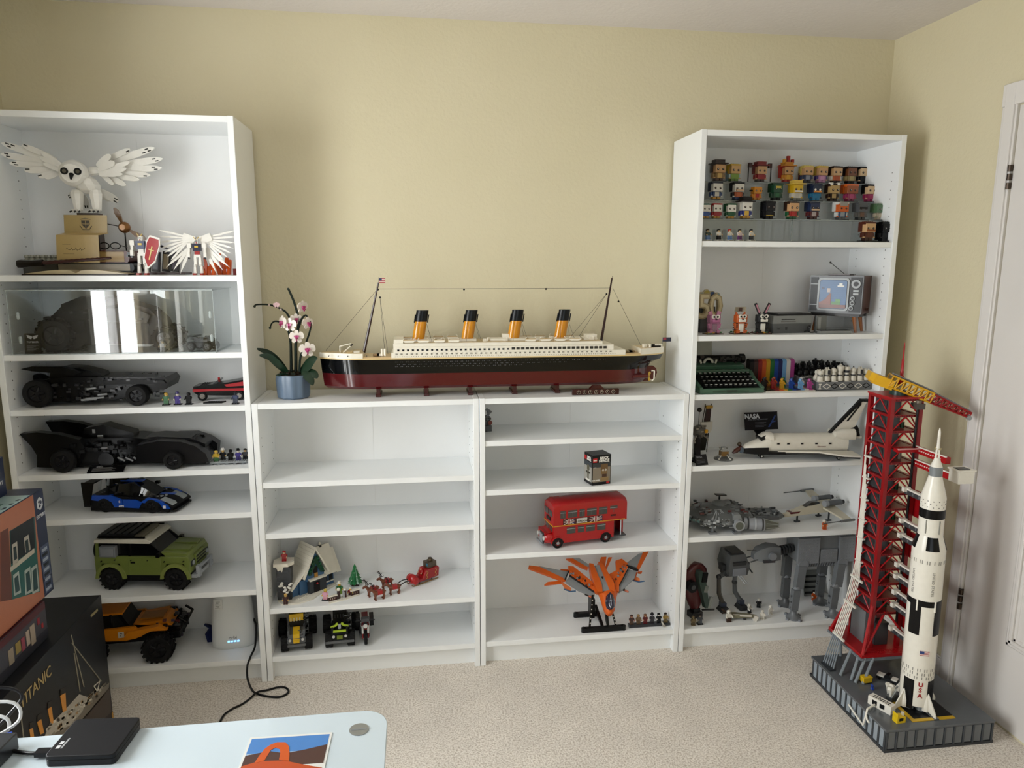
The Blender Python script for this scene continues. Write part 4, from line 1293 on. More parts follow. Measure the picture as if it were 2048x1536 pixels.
for x in (-.028,.028):
 q = MB();q.cyl((x,-.024,.024),(x,-.027,.024),.004,'#b8a660',n=8);q.build('lamp',BG)
for x in (-.030,.030):
 for y in (-.026,.026):
  wheel(BG,(x,y,.016),.016,.014)
minifig('silver grey brick figure standing inside the clear case',(at(326,700,-.245).x,-.245,Z + .003),'#8a8a86','#3a3a3c','#6a6a66','#b8a684',group=None)

# --- third shelf: long black armoured car
Z = 1.055
AR = thing('black_armoured_car','long black armoured car with a flat rear wing and exposed wheels','model car',(at(180,812,-.17).x,-.165,Z))
q = mbw(AR)
q.prism(tr([(225,880),(330,835),(480,815),(780,815),(1000,812),(1250,815),(1278,850),(1262,900),(1180,935),(1000,950),(880,985),(480,1000),(330,1000),(235,960)],-.215,c2),'y',-.215,-.085,mBK);q.build('hull',AR)
q = mbw(AR);q.prism(tr([(370,835),(385,755),(470,735),(600,745),(760,785),(785,825)],-.19,c2),'y',-.19,-.11,mBK,t=.95);q.build('canopy',AR)
for Y in (-.215,-.10):
 q = mbw(AR);q.prism(tr([(155,752),(240,732),(470,735),(620,775),(560,800),(330,775),(240,768)],Y,c2),'y',Y,Y + .022,mBK);q.build('rear_wing',AR)
q = mbw(AR);q.prism(tr([(780,838),(1010,828),(1240,836),(1262,860),(1000,866),(790,872)],-.218,c2),'y',-.222,-.085,mBK2);q.build('bonnet',AR)
q = mbw(AR)
x0,x1 = at(60,780,-.2).x,at(330,780,-.2).x
greeble(q,x0 + .05,x1,-.226,-.205,Z + .018,Z + .085,90,['#17171a','#0b0b0d','#242427','#2c2d30'],.006,.018,rnd=RND)
greeble(q,x0 + .2,x1,-.222,-.09,Z + .078,Z + .096,110,['#17171a','#0b0b0d','#242427'],.006,.016,rnd=RND);q.build('details',AR)['kind'] = 'stuff'
q = mbw(AR)
for px,py,l in ((178,800,.05),(190,797,.06),(183,778,.03),(205,790,.03)):
 p = at(px,py,-.235);q.cyl((p.x - l / 2,p.y,p.z),(p.x + l / 2,p.y,p.z + .003),.0035,'#8f9296',n=8)
q.build('exhaust_pipes',AR)
for px,r,yy in ((79,.048,-.215),(79,.048,-.09),(276,.036,-.225),(276,.036,-.085)):
 c = at(px,790,yy);c.z = Z + r
 wheel(AR,c - AR.location,r,.042,'#111112','#1c1c1f')
gr3 = 'figures beside the black armoured car'
for lb,px,t,l,h,hd,hat in (('green suited brick figure with blond hair on a black stand',333,'#3f6a4a','#3f6a4a','#c9a23a','#d8b26a',None),('purple brick figure with a tall purple hat on a black stand',356,'#3a2c78','#3a2c78',None,'#d8cfc0','#2c2260'),('black caped brick figure with a hood on a black stand',378,'#141416','#101012','#0c0c0e','#141416',None)):
 minifig(lb,(at(px,806,-.235).x,-.235,Z),t,l,h,hd,stand='#0c0c0e',hat=hat,group=gr3)
minifig('dark blue and grey brick figure near the red trimmed car',(at(472,803,-.24).x,-.245,Z),'#3a4260','#3a3f4a','#12141c','#2b2f3a',stand='#0c0c0e',group=gr3)
q = MB();q.X = Euler((0,0,0)).to_matrix().to_4x4();q.prism([(-.034,-.012),(.030,-.014),(.038,.012),(-.022,.014)],'z',0,.004,'#0b0b0d');q.studs(-.02,.02,-.006,.006,.004,'#0b0b0d')
solo('black_turntable_plate',q,'flat black plate lying in front of the red trimmed car','brick plate',(at(427,800,-.22).x,-.215,Z))
RC = thing('red_trimmed_car','small black open car with red trim and a red beacon','model car',(at(440,795,-.15).x,-.15,Z))
q = mbw(RC)
q.prism(tr([(1462,925),(1465,885),(1600,868),(1700,858),(1855,830),(1890,835),(1890,930),(1840,955),(1500,950)],-.175,c2),'y',-.175,-.105,mBK);q.build('body',RC)
q = mbw(RC);q.prism(tr([(1462,905),(1860,895),(1860,915),(1600,918),(1462,928)],-.177,c2),'y',-.179,-.172,'#a01822');q.prism(tr([(1700,870),(1880,840),(1880,875),(1720,885)],-.177,c2),'y',-.179,-.172,'#a01822');q.build('red_trim',RC)
q = mbw(RC);q.prism(tr([(1610,868),(1650,835),(1662,838),(1640,868)],-.17,c2),'y',-.17,-.11,pl('#3a4046',.1,alpha=.6));q.build('windscreen',RC)
p = at(438,757,-.15)
q = mbw(RC);q.cyl((p.x,-.15,p.z - .012),(p.x,-.15,p.z + .004),.004,'#b01a1e',n=8);q.build('beacon',RC)
q = mbw(RC);p = at(415,768,-.15);q.box(p.x - .02,p.x + .02,-.165,-.115,p.z - .006,p.z,mBK2);q.studs(p.x - .02,p.x + .02,-.165,-.115,p.z,mBK2);q.build('engine_cover',RC)
for px,yy in ((405,-.172),(478,-.172),(405,-.11),(478,-.11)):
 c = at(px,788,yy);c.z = Z + .0165
 w = wheel(RC,c - RC.location,.0165,.012,'#141414','#9a948c')

# --- fourth shelf: long finned car
Z = .827
FC = thing('black_finned_car','very long black car with two upswept tail fins and rounded front wings','model car',(at(240,935,-.16).x,-.16,Z))
q = mbw(FC);q.prism(tr([(285,500),(285,415),(430,330),(600,290),(1010,285),(1200,300),(1430,315),(1540,380),(1590,450),(1560,480),(1120,475),(700,495),(560,510)],-.20,c3),'y',-.205,-.095,mBK);q.build('hull',FC)
q = mbw(FC);q.prism(tr([(610,295),(640,215),(780,188),(870,215),(1010,250),(1020,300)],-.18,c3),'y',-.18,-.115,mBK,t=.95);q.build('cockpit',FC)
q = mbw(FC);q.prism(tr([(1000,292),(1200,275),(1440,285),(1560,330),(1560,360),(1020,330)],-.185,c3),'y',-.19,-.10,'#0e0e10');x0,x1 = at(275,870,-.15).x,at(400,870,-.15).x;q.studs(x0,x1,-.17,-.12,at(300,874,-.15).z,mBK);q.build('bonnet',FC)
for Y,P_ in ((-.240,[(1030,470),(1035,345),(1200,312),(1370,318),(1480,350),(1560,410),(1585,470),(1500,485)]),(-.10,[(1150,420),(1200,275),(1340,255),(1480,252),(1580,285),(1650,330),(1640,420)])):
 q = mbw(FC);q.prism(tr(P_,Y,c3),'y',Y,Y + .045,'#0c0c0e');q.build('front_wing',FC)
for Y,P_ in ((-.235,[(145,258),(280,246),(440,262),(600,300),(640,360),(560,520),(430,515),(280,510),(280,420),(235,350)]),(-.095,[(345,165),(480,160),(600,175),(690,200),(760,260),(640,320),(430,300)])):
 q = mbw(FC);q.prism(tr(P_,Y,c3),'y',Y,Y + .030,mBK);q.build('tail_fin',FC)
for px,r,yy in ((127,.040,-.242),(127,.040,-.09),(347,.032,-.248),(347,.032,-.08)):
 c = at(px,915,yy);c.z = Z + r
 wheel(FC,c - FC.location,r,.030,'#0e0e0f','#17171a')
q = mbw(FC);c = at(213,915,-.225);q.cyl((c.x,-.232,Z + .035),(c.x,-.20,Z + .035),.026,'#151517',n=18)
for k in range(4):
 q.cyl(at(235 + 16 * k,915,-.225),at(250 + 16 * k,922,-.225),.0032,'#85878a',n=6)
p0 = at(193,896,-.2085);p1 = at(242,896,-.2085);q.box(p0.x,p1.x,-.210,-.204,p0.z - .003,p0.z + .003,'#b9bbbd')
p0 = at(195,872,-.182);q.box(p0.x,p0.x + .018,-.183,-.178,p0.z - .002,p0.z + .003,'#c9cacc');p0 = at(187,862,-.182);q.box(p0.x - .004,p0.x + .005,-.183,-.178,p0.z - .008,p0.z + .006,'#8f9193')
q.build('chrome_details',FC)
q = mbw(FC);zb = at(330,878,-.15).z;greeble(q,at(285,880,-.15).x,at(400,880,-.15).x,-.185,-.105,zb - .012,zb + .002,60,['#0c0c0d','#151517','#09090a'],.006,.022,rnd=RND);greeble(q,at(120,880,-.2).x,at(260,880,-.2).x,-.242,-.20,Z + .06,Z + .095,50,['#0c0c0d','#151517','#09090a'],.006,.02,rnd=RND);greeble(q,at(190,900,-.2).x,at(270,900,-.2).x,-.214,-.20,Z + .02,Z + .075,30,['#1a1a1c','#0c0c0d','#26262a'],rnd=RND);q.build('details',FC)['kind'] = 'stuff'
q = MB();q.X = Euler((.35,0,.06)).to_matrix().to_4x4();q.box(-.058,.058,-.018,.016,.003,.007,'#08080a')
for k in range(4):
 q.box(-.045,.03 - .012 * (k % 2),-.012 + k * .006,-.0105 + k * .006,.007,.0073,'#8d8d8d')
q.text('SPECS',.008,'#b8b8b8',(-.025,.012,.0074),(0,0,0),ext=.0001)
q.v = [v for v in q.v]
solo('flat_black_plaque',q,'black tilted plaque with white print lying before the finned car','plaque',(at(212,940,-.262).x,-.255,Z + .004))
GP = thing('grey_figure_plate','light grey studded plate carrying a group of small figures','brick plate',(at(461,925,-.2).x + .004,-.20,Z))
q = MB();q.box(-.070,.058,-.022,.026,.006,.012,'#8d9193');q.studs(-.070,.058,-.022,.026,.012,'#8d9193');q.build('plate',GP)
for x in (-.066,-.04,-.012,.016,.044):
 q = MB();q.box(x - .005,x + .005,-.020,.024,0,.006,'#6a6e70');q.build('foot',GP)
gx,gy,gz = GP.location
for lb,dx,dy,t,l,h,hd,hat in (('yellow and green brick figure on the grey plate',-.050,-.008,'#b89a2c','#2d5a34','#c9a83a','#d8b26a',None),('black suited brick figure with a white hat on the grey plate',-.030,.008,'#1b1c20','#1b1c20',None,'#d8b26a','#d0ccc4'),('black hooded brick figure on the grey plate',-.002,0,'#0f0f11','#0f0f11','#0c0c0e','#141416',None),('purple brick figure with a black top hat on the grey plate',.026,-.004,'#3a2f7a','#2c2460',None,'#d8cfc0','#101012'),('dark grey brick figure at the end of the grey plate',.048,.006,'#3a3c42','#1b1c20','#101012','#c9a878',None)):
 minifig(lb,(gx + dx,gy + dy,.827 + .012),t,l,h,hd,hat=hat,group='figures on the grey plate')

# --- fifth shelf: blue sports car (built along its own axis)
Z = .664
BC = thing('blue_sports_car','blue and black racing car with a tall rear wing','model car',(-.441,-.163,Z),-.186)
mBL = pl('#0f45a8',.2,coat=.4)
HW_ = .068
q = MB();q.box(-.138,.150,-HW_,HW_,.006,.018,mBK2);q.prism([(.120,-HW_ - .004),(.168,-HW_ + .012),(.172,0),(.168,HW_ - .012),(.120,HW_ + .004)],'z',.006,.012,mBK2);q.build('floor_splitter',BC)
q = MB();q.prism([(-.138,.018),(-.140,.060),(-.090,.066),(-.035,.060),(.040,.056),(.100,.050),(.140,.036),(.162,.022),(.160,.014)],'y',-HW_ + .003,HW_ - .003,mBK2);q.build('tub',BC)
for s in (-1,1):
 y0,y1 = s * HW_,s * (HW_ - .012)
 for nm,P_ in (('rear_quarter',[(-.136,.046),(-.134,.062),(-.060,.064),(-.020,.050),(-.020,.020),(-.050,.020),(-.060,.040),(-.086,.050),(-.110,.042)]),('side_pod',[(-.018,.020),(-.018,.050),(.030,.050),(.052,.040),(.040,.018)]),('front_wing',[(.046,.040),(.070,.056),(.108,.050),(.146,.032),(.154,.018),(.128,.018),(.115,.040),(.088,.050),(.062,.038)])):
  q = MB();q.prism(P_,'y',min(y0,y1),max(y0,y1),mBL);q.build(nm,BC)
 q = MB();q.prism([(.118,.030),(.160,.020),(.150,.034),(.112,.048)],'y',s * HW_ * .55 - .016,s * HW_ * .55 + .016,'#9aa0a2');q.build('nose_panel',BC)
 q = MB();q.bx((.035,s * (HW_ + .004),.072),(.014,.012,.010),mBK);q.build('mirror',BC)
q = MB();q.loft([[(x,y * w,z) for y,z in ((-1,z0),(-.75,z1),(.75,z1),(1,z0))] for x,w,z0,z1 in ((-.095,.020,.062,.070),(-.050,.042,.060,.094),(.0,.048,.058,.100),(.045,.046,.056,.082),(.085,.042,.050,.056))],pl('#0c0d10',.08,coat=.5));q.build('canopy',BC)
q = MB();q.box(-.055,.025,-.012,.012,.099,.103,mBL);q.box(.045,.140,-.008,.008,.052,.054,'#1a4fb0');q.bx((-.06,0,.100),(.05,.022,.018),mBK);q.build('roof_scoop',BC)
q = MB();q.box(-.158,-.122,-HW_ - .002,HW_ + .002,.104,.108,mBK)
for s in (-1,1):
 q.prism([(-.160,.020),(-.164,.110),(-.118,.110),(-.130,.060),(-.138,.020)],'y',s * (HW_ + .001) - .002,s * (HW_ + .001) + .002,mBK);q.bx((-.125,s * .025,.088),(.008,.006,.036),'#b8bcbe',(0,.2,0))
q.build('rear_wing',BC)
q = MB();greeble(q,-.12,.02,-.06,.06,.062,.070,26,['#0e0e10','#2b2c2f','#7a7d80'],rnd=RND);greeble(q,.05,.12,-.055,.055,.052,.056,20,['#0e0e10','#2b2c2f','#8b8e90'],rnd=RND);q.build('details',BC)['kind'] = 'stuff'
for x in (-.0865,.0865):
 for s in (-1,1):
  wheel(BC,(x,s * (HW_ - .009),.0265),.0265,.020,'#0e0e0f','#161618')
q = MB();q.text('GTR',.010,'#e8e8e8',(-.025,-HW_ - .0006,.024),ext=.0003,bold=.0004,shear=.3);q.text('8',.012,'#e8e8e8',(-.030,-HW_ - .0006,.041),ext=.0003);q.box(.128,.138,-HW_ - .001,-HW_,.020,.030,'#d8d8d8')
q.build('race_decals',BC)

# --- sixth shelf: olive green off-road car
Z = .366
GR = thing('green_offroad_car','olive green boxy off-road car with white roof and side pannier','model car',(-.413,-.146,Z),-.144)
mOL = pl('#6e7a3c',.3)
W = .078
q = MB();q.box(-.155,.155,-W + .012,W - .012,.030,.060,mBK2);q.build('chassis',GR)
q = MB();q.prism([(-.175,.060),(-.175,.128),(.165,.128),(.172,.115),(.172,.065),(.155,.058),(.150,.100),(.085,.100),(.075,.056),(-.075,.056),(-.085,.100),(-.150,.100),(-.158,.058)],'y',-W,W,mOL);q.build('lower_body',GR,bevel=.0015)
q = MB();q.prism([(.062,.126),(.168,.126),(.162,.140),(.066,.144)],'y',-W + .004,W - .004,mOL);bo = q.build('bonnet',GR,bevel=.002)
for s in (-1,1):
 q = MB();q.box(.075,.158,s * .034 - .016,s * .034 + .016,.141,.146,mOL);q.build('bonnet_panel',bo)
q = MB();q.prism([(-.168,.128),(-.166,.180),(.022,.180),(.075,.128)],'y',-W + .008,W - .008,pl('#0b0c0d',.08,coat=.4));q.build('glasshouse',GR)
for s in (-1,1):
 for P_ in ([(.016,.182),(.024,.182),(.084,.128),(.070,.128)],[(-.052,.128),(-.044,.128),(-.044,.182),(-.052,.182)],[(-.172,.128),(-.160,.128),(-.158,.182),(-.168,.182)]):
  q = MB();q.prism(P_,'y',s * (W - .006) - .003,s * (W - .006) + .003,mBK if P_[0][0] != -.172 else mOL);q.build('pillar',GR)
q = MB();q.prism([(-.172,.178),(-.170,.192),(.020,.194),(.036,.184),(.032,.177)],'y',-W - .001,W + .001,pl('#cfcabb',.3));q.build('roof',GR,bevel=.002)
q = MB();q.box(-.160,-.030,-W + .010,W - .014,.193,.206,'#1a1b1c');q.box(-.028,.000,-W + .012,W - .02,.193,.203,'#6f6a58');q.box(-.160,.012,-W + .004,-W + .010,.196,.201,mBK);q.box(-.160,.012,W - .010,W - .004,.196,.201,mBK)
for k in range(5):
 q.box(-.150 + k * .026,-.132 + k * .026,-W + .016,W - .02,.206,.210,'#232425')
q.build('roof_rack',GR)
q = MB();q.box(-.150,-.092,-W - .010,-W + .010,.128,.168,'#74777c');q.box(-.144,-.098,-W - .013,-W - .010,.134,.162,'#83868b');q.build('side_pannier',GR,bevel=.002)
wheel(GR,(-.192,.01,.125),.047,.026,'#131313','#1b1b1d',axis='x')
for s in (-1,1):
 for xc in (-.118,.118):
  q = MB()
  o = [(xc + .056 * math.cos(t),.045 + .056 * math.sin(t) * 1.05) for t in [PI * i / 8 for i in range(9)]]
  inn = [(xc + .044 * math.cos(t),.045 + .044 * math.sin(t) * 1.05) for t in [PI * i / 8 for i in range(8,-1,-1)]]
  q.prism(o + inn,'y',s * (W + .003) - .005,s * (W + .003) + .005,'#7b8545');q.build('wheel_arch',GR)
  wheel(GR,(xc,s * (W - .012),.042),.042,.034,'#0f0f10','#1c1c1e',tread=16)
 q = MB();q.box(-.050,.066,s * (W + .0015) - .0015,s * (W + .0015) + .0015,.060,.124,mOL);dr = q.build('door',GR,bevel=.001)
 q = MB();q.box(-.042,-.026,s * (W + .004) - .001,s * (W + .004) + .001,.104,.110,'#111111');q.build('door_handle',dr)
 q = MB();q.bx((.066,s * (W + .012),.140),(.012,.018,.014),mBK);q.build('mirror',GR)
 q = MB();q.box(.170,.175,s * .056 - .014,s * .056 + .014,.088,.108,'#22262a');q.cyl((.174,s * .056,.098),(.177,s * .056,.098),.008,'#9aa0a4',n=12);q.build('headlamp',GR)
q = MB();q.box(.171,.178,-.040,.040,.082,.122,mOL)
for k in range(3):
 q.box(.178,.180,-.036,.036,.088 + k * .011,.093 + k * .011,'#15160f')
q.build('grille',GR)
q = MB();q.box(.170,.190,-.070,.070,.044,.056,'#9a9ea3')
for s in (-1,1):
 q.box(.182,.194,s * .046 - .010,s * .046 + .010,.040,.084,'#9a9ea3')
q.box(.184,.194,-.050,.050,.072,.080,'#9a9ea3');q.build('bull_bar',GR)
q = MB()
for s in (-1,1):
 for x,z in ((-.15,.11),(-.10,.115),(-.07,.06),(.08,.11),(.15,.112),(.02,.115),(-.04,.115),(.16,.07)):
  q.cyl((x,s * W,z),(x,s * (W + .006),z),.0022,'#1b1d12',n=8)
q.build('pin_holes',GR)['kind'] = 'stuff'

# --- bottom shelf: orange pickup, router and its cable
Z = .092
OP = thing('orange_pickup','orange and black brick pickup with big knobby tyres half behind the boxes','model truck',(-.52,-.15,Z),0.06)
mOR = pl('#c9780f',.3)
q = MB();q.box(-.17,.19,-.052,.052,.060,.085,mBK2);greeble(q,.10,.20,-.07,.07,.05,.14,50,['#121214','#2a2b2e','#3a2c44','#5a2320'],.008,.02,rnd=RND);q.build('chassis',OP)
for s in (-1,1):
 q = MB();q.prism([(-.10,.085),(-.10,.125),(.04,.130),(.06,.108),(.065,.090),(.01,.078)],'y',s * .068 - .006,s * .068 + .006,mOR);q.build('door',OP)
 q = MB();q.prism([(.00,.088),(.02,.115),(.125,.128),(.155,.110),(.10,.112),(.045,.088)],'y',s * .072 - .012,s * .072 + .012,mOR);q.build('wing_panel',OP)
q = MB();q.box(-.10,.03,-.06,.06,.125,.130,mBK2);q.box(-.12,.00,-.058,.058,.175,.182,mOR);q.bx((.0,0,.15),(.012,.11,.06),mBK,(0,-.5,0))
for s in (-1,1):
 q.cyl((-.10,s * .055,.128),(-.11,s * .055,.178),.005,mBK,n=6);q.cyl((-.04,s * .058,.128),(-.04,s * .058,.178),.005,mBK,n=6)
q.build('cab',OP)
q = MB();q.prism([(.03,.128),(.14,.135),(.165,.112),(.10,.118)],'y',-.05,.05,mOR);q.box(.05,.13,-.03,.03,.134,.139,'#8f5a10');q.build('bonnet',OP)
q = MB();q.bx((-.005,-.0755,.104),(.020,.002,.022),'#c9c2b4');q.text('7',.018,'#101010',(-.005,-.0770,.104));q.build('number_plate',OP)
for x in (-.105,.125):
 for s in (-1,1):
  wheel(OP,(x,s * .095,.052),.052,.048,'#0d0d0e','#161618',tread=18)
q = MB();q.tube([(.19,-.05,.14),(.215,-.05,.12),(.215,.05,.12),(.19,.05,.14)],.005,mBK,n=6);q.build('front_bar',OP)

RT = thing('wifi_router','white tapered oval router with four blue status lights','router',(-.143,-.150,Z),.08)
m_rt = noise_mat('satin_white_shell','#dcdedd','#e0e2e1',6,.42)
rings = []
for z,a,b in ((0,.076,.040),(.004,.080,.043),(.02,.0805,.0435),(.12,.0765,.0415),(.195,.0705,.038),(.215,.068,.036)):
 rings.append([(a * (abs(math.cos(t)) ** .75) * (1 if math.cos(t) >= 0 else -1),b * (abs(math.sin(t)) ** .85) * (1 if math.sin(t) >= 0 else -1),z) for t in [2 * PI * i / 36 for i in range(36)]])
q = MB();q.loft(rings,m_rt);q.build('shell',RT,angle=40)
q = MB();q.loft([[(x * .97,y * .95,.214) for x,y,z in rings[-1]],[(x * .93,y * .90,.226) for x,y,z in rings[-1]]],'#3e4347');q.build('top_vent',RT)
q = MB();q.bx((-.044,-.0358,.182),(.034,.0012,.040),'#e9e9e6',(-.04,0,-.34));
for k in range(7):
 q.bx((-.046 + .002 * (k % 2),-.0366,.197 - k * .005),(.022 - .006 * (k % 3),.0006,.0012),'#8b8b88',(-.04,0,-.34))
q.build('sticker',RT)
q = MB();q.text('orbi',.018,'#6c7072',(.002,-.0436,.047),(PI / 2,0,0),ext=.0004);q.build('lettering',RT)
for k in range(4):
 q = MB();q.box(-.017 + k * .0115,-.010 + k * .0115,-.0446,-.042,.030,.0345,pl('#6fb8ff',.3,emit=3));q.build('status_light',RT)
q = MB();q.box(-.080,.080,-.043,.040,-.0005,.002,'#5b6063');q.v = [];q.f = [];q.m = []
T = thing('blue_cable_tie','dark blue twisted network cable bundle beside the router','cable',(-.245,-.12,Z))
q = MB()
for k in range(4):
 q.tube([(.004 * k,-.01,.002),(-.010 + .006 * k,.0,.03),(.006,.005 * k,.055),(-.008,-.01,.075)],.005,'#1c2450',n=6)
q.build('strands',T)
cord = [(-.075,-.145,.20),(-.058,-.165,.175),(-.052,-.20,.14),(-.050,-.235,.115),(-.058,-.270,.100),(-.066,-.295,.075),(-.062,-.315,.035),(-.040,-.345,.008),(-.015,-.365,.0045)]
for px,py in ((531,1392),(545,1394),(558,1394),(568,1391),(577,1384),(574,1377),(565,1374),(553,1375),(535,1380),(515,1388),(499,1398),(483,1409),(466,1417),(451,1427),(444,1436),(438,1448),(425,1465),(405,1480)):
 p = on(px,py,.0045);cord.append((p.x,p.y,.0045 if px != 515 else .012))
def smooth(pts,k=5):
 P_ = [Vec(p) for p in pts];out = []
 for i in range(len(P_) - 1):
  a,b,c,d = P_[max(i - 1,0)],P_[i],P_[i + 1],P_[min(i + 2,len(P_) - 1)]
  for j in range(k):
   t = j / k
   out.append(.5 * ((2 * b) + (c - a) * t + (2 * a - 5 * b + 4 * c - d) * t * t + (3 * b - a - 3 * c + d) * t ** 3))
 return out + [P_[-1]]
q = MB();q.tube(smooth(cord),.0038,pl('#0c0c0d',.4),n=8)
solo('power_cord',q,'black power cord looping from the router onto the carpet','cord')
# ================================================================== BOXES IN THE CORNER
def carton(name,label,x0,x1,y0,y1,z0,z1,col,rough=.3):
 T = thing(name,label,'box',((x0 + x1) / 2,(y0 + y1) / 2,z0))
 q = mbw(T);q.box(x0,x1,y0,y1,z0,z1,pl(col,rough));q.build('carton',T,bevel=.001)
 return T
# big dark ship box: the printed face looks along +x
TB = carton('ship_model_box','large dark box printed with a liner, standing on the carpet by the tall bookcase',-.70,-.465,-1.12,-.475,0,.472,'#17181b')
FX = -.4645
def face(T,y,z,X=FX):
 return (X,y,z)
def fpoly(q,pts,X,col,th=.0004):           # printed patch on a face that looks along +x
 q.prism(pts,'x',X - .0004,X + th,col)
# printed liner bow, funnels, mast on the face (y grows away from the camera)
q = mbw(TB)
Yf = lambda px,py: (lambda w: (w.y,w.z))(ax(px,py,FX))
c5 = lambda x,y: (x * .29297,1160 + y * .29297)
def F5(*pts):
 return [Yf(*c5(*p)) for p in pts]
fpoly(q,F5((745,700),(640,790),(480,950),(330,1040),(250,1130),(420,1100),(560,960),(700,800),(742,735)),FX,'#6e6558')
fpoly(q,F5((745,735),(600,905),(440,1090),(560,1090),(760,900)),FX,'#2c1a10')
fpoly(q,F5((600,800),(540,780),(430,900),(330,1000),(300,1080),(480,990),(560,900)),FX + .0003,'#a8a194')
q.build('printed_hull',TB)
for a in (((410,790),(445,770),(452,890),(430,905)),((325,880),(350,865),(365,975),(345,985)),((252,970),(280,950),(300,1045),(275,1055)),((200,1020),(222,1010),(235,1090),(210,1090))):
 q = mbw(TB);fpoly(q,F5(*a),FX + .0004,'#c8842a');q.build('printed_funnel',TB)
 q = mbw(TB);d = [(x,y - 42) for x,y in a[:2]];fpoly(q,F5(d[0],d[1],a[1],a[0]),FX + .0004,'#1c1714');q.build('printed_funnel_top',TB)
q = mbw(TB)
for a,b in (((485,375),(572,730)),((490,430),(690,690)),((505,500),(545,760)),((140,920),(160,1080))):
 p,r = F5(a,b);q.tube([(FX + .0006,*p),(FX + .0006,*r)],.0015,'#8f8776',n=4)
q.build('printed_rigging',TB)['kind'] = 'stuff';q = mbw(TB)
p = F5((640,725),(680,690),(660,760));q.tube([(FX + .0006,*p[0]),(FX + .0006,*p[1]),(FX + .0006,*p[2]),(FX + .0006,*p[0])],.002,'#cfc8b8',n=4)
q.build('printed_crane',TB)
# gold word along the upper face, spaced in true scale
q = mbw(TB)
a_,b_ = F5((190,800),(300,660))
ln = abs(b_[0] - a_[0])
q.text('TITANIC',.046,'#a8905c',(FX + .0008,(a_[0] + b_[0]) / 2,(a_[1] + b_[1]) / 2),(PI / 2,0,PI / 2),ext=.0003,wide=.92)
q.build('lettering',TB)
q = mbw(TB);fpoly(q,[(-.475,.002),(-.475,.05),(-.485,.05),(-.485,.002)],FX + .0003,'#b8862a');q.build('yellow_corner',TB)
q = mbw(TB);fpoly(q,F5((618,240),(665,195),(668,210),(622,255)),FX + .0003,'#8a7d58');q.build('gold_badge',TB)
q = mbw(TB)
for k in range(70):
 t = RND.random();x = 300 + 400 * t;y = 1060 - 330 * t + RND.uniform(-50,60) * (1 - .6 * t)
 fpoly(q,F5((x,y),(x + RND.uniform(8,26),y - 14),(x + 20,y + 4),(x + 2,y + 14)),FX + .0006,RND.choice(['#b8b0a0','#8a8272','#54493c','#d0c8b8','#a08058']))
q.build('printed_deck_details',TB)['kind'] = 'stuff'
# maroon box on top of it
MX = -.503
MBx = carton('maroon_box','low maroon and grey box lying on the big dark ship box',-.70,MX,-1.15,-.735,.472,.583,'#3a3a42')
q = mbw(MBx);q.box(-.698,MX - .001,-1.148,-.736,.5832,.5838,'#3a0c16');q.build('maroon_lid',MBx)
q = mbw(MBx)
fpoly(q,[(-.737,.474),(-.737,.500),(-1.1,.500),(-1.1,.474)],MX + .0004,'#2c2c34');fpoly(q,[(-.737,.562),(-.737,.582),(-1.1,.582),(-1.1,.562)],MX + .0004,'#4a0f1a');q.build('printed_band',MBx)
for i,(y,z,w,h,c) in enumerate((y_ - .014,.525 + (z_ - .5) * 1.2,w_ * 1.2,h_ * 1.4,c_) for y_,z_,w_,h_,c_ in ((-.800,.497,.020,.040,'#9b8c7c'),(-.825,.500,.014,.030,'#a8988a'),(-.850,.497,.014,.026,'#8a3a48'),(-.875,.500,.020,.022,'#8c7838'),(-.765,.515,.010,.014,'#8c2230'),(-.748,.496,.008,.010,'#a01c20'),(-.91,.495,.02,.03,'#8f8270'))):
 q = mbw(MBx);fpoly(q,[(y - w / 2,z - h / 2),(y + w / 2,z - h / 2),(y + w / 2,z + h / 2),(y - w / 2,z + h / 2)],MX + .0008,c);q.build('printed_figure',MBx)
# dark blue boxes with printed shop fronts
EX = -.512
EB = carton('blue_shopfront_box','tall dark blue box printed with teal and brick shop fronts',-.64,EX,-1.05,-.660,.584,.898,'#1a2440')
ck = lambda x,y: (x * .22787,880 + y * .22787)
def G5(*pts):
 return [(lambda w: (w.y,w.z))(ax(*ck(*p),EX)) for p in pts]
y_strip = G5((300,600))[0][0]
q = mbw(EB);fpoly(q,[(y_strip,.586),(y_strip,.896),(-1.049,.896),(-1.049,.586)],EX + .0003,'#a8674a');q.build('printed_sky',EB)
def pr(name,pts,col,k=1):
 q = mbw(EB);fpoly(q,G5(*pts),EX + .0003 + .0003 * k,col);q.build(name,EB)
pr('printed_teal_house',[(300,670),(80,800),(105,1400),(348,1330)],'#1c5450')
pr('printed_roof',[(88,800),(290,672),(305,950),(95,1090)],'#1d2226',2)
pr('printed_brick_house',[(70,770),(0,810),(0,1420),(104,1400)],'#5e3026')
for P_ in ([(100,920),(145,890),(155,1070),(110,1100)],[(205,860),(245,830),(265,960),(218,990)]):
 pr('printed_dormer',P_,'#a8a296',3);x0,y0 = P_[0];pr('printed_pane',[(x0 + 10,y0 + 25),(x0 + 35,y0 + 10),(x0 + 45,y0 + 120),(x0 + 18,y0 + 140)],'#1a2c30',4)
pr('printed_cornice',[(85,1120),(295,950),(298,990),(88,1160)],'#b3ac9c',3)
for x in (110,210,270):
 pr('printed_window',[(x,1190 - (x - 110) * .4),(x + 50,1150 - (x - 110) * .4),(x + 70,1340 - (x - 110) * .1),(x + 10,1370 - (x - 110) * .1)],'#9aa49e',3);pr('printed_pane',[(x + 10,1215 - (x - 110) * .4),(x + 42,1185 - (x - 110) * .4),(x + 58,1320 - (x - 110) * .1),(x + 20,1345 - (x - 110) * .1)],'#1e3c40',4)
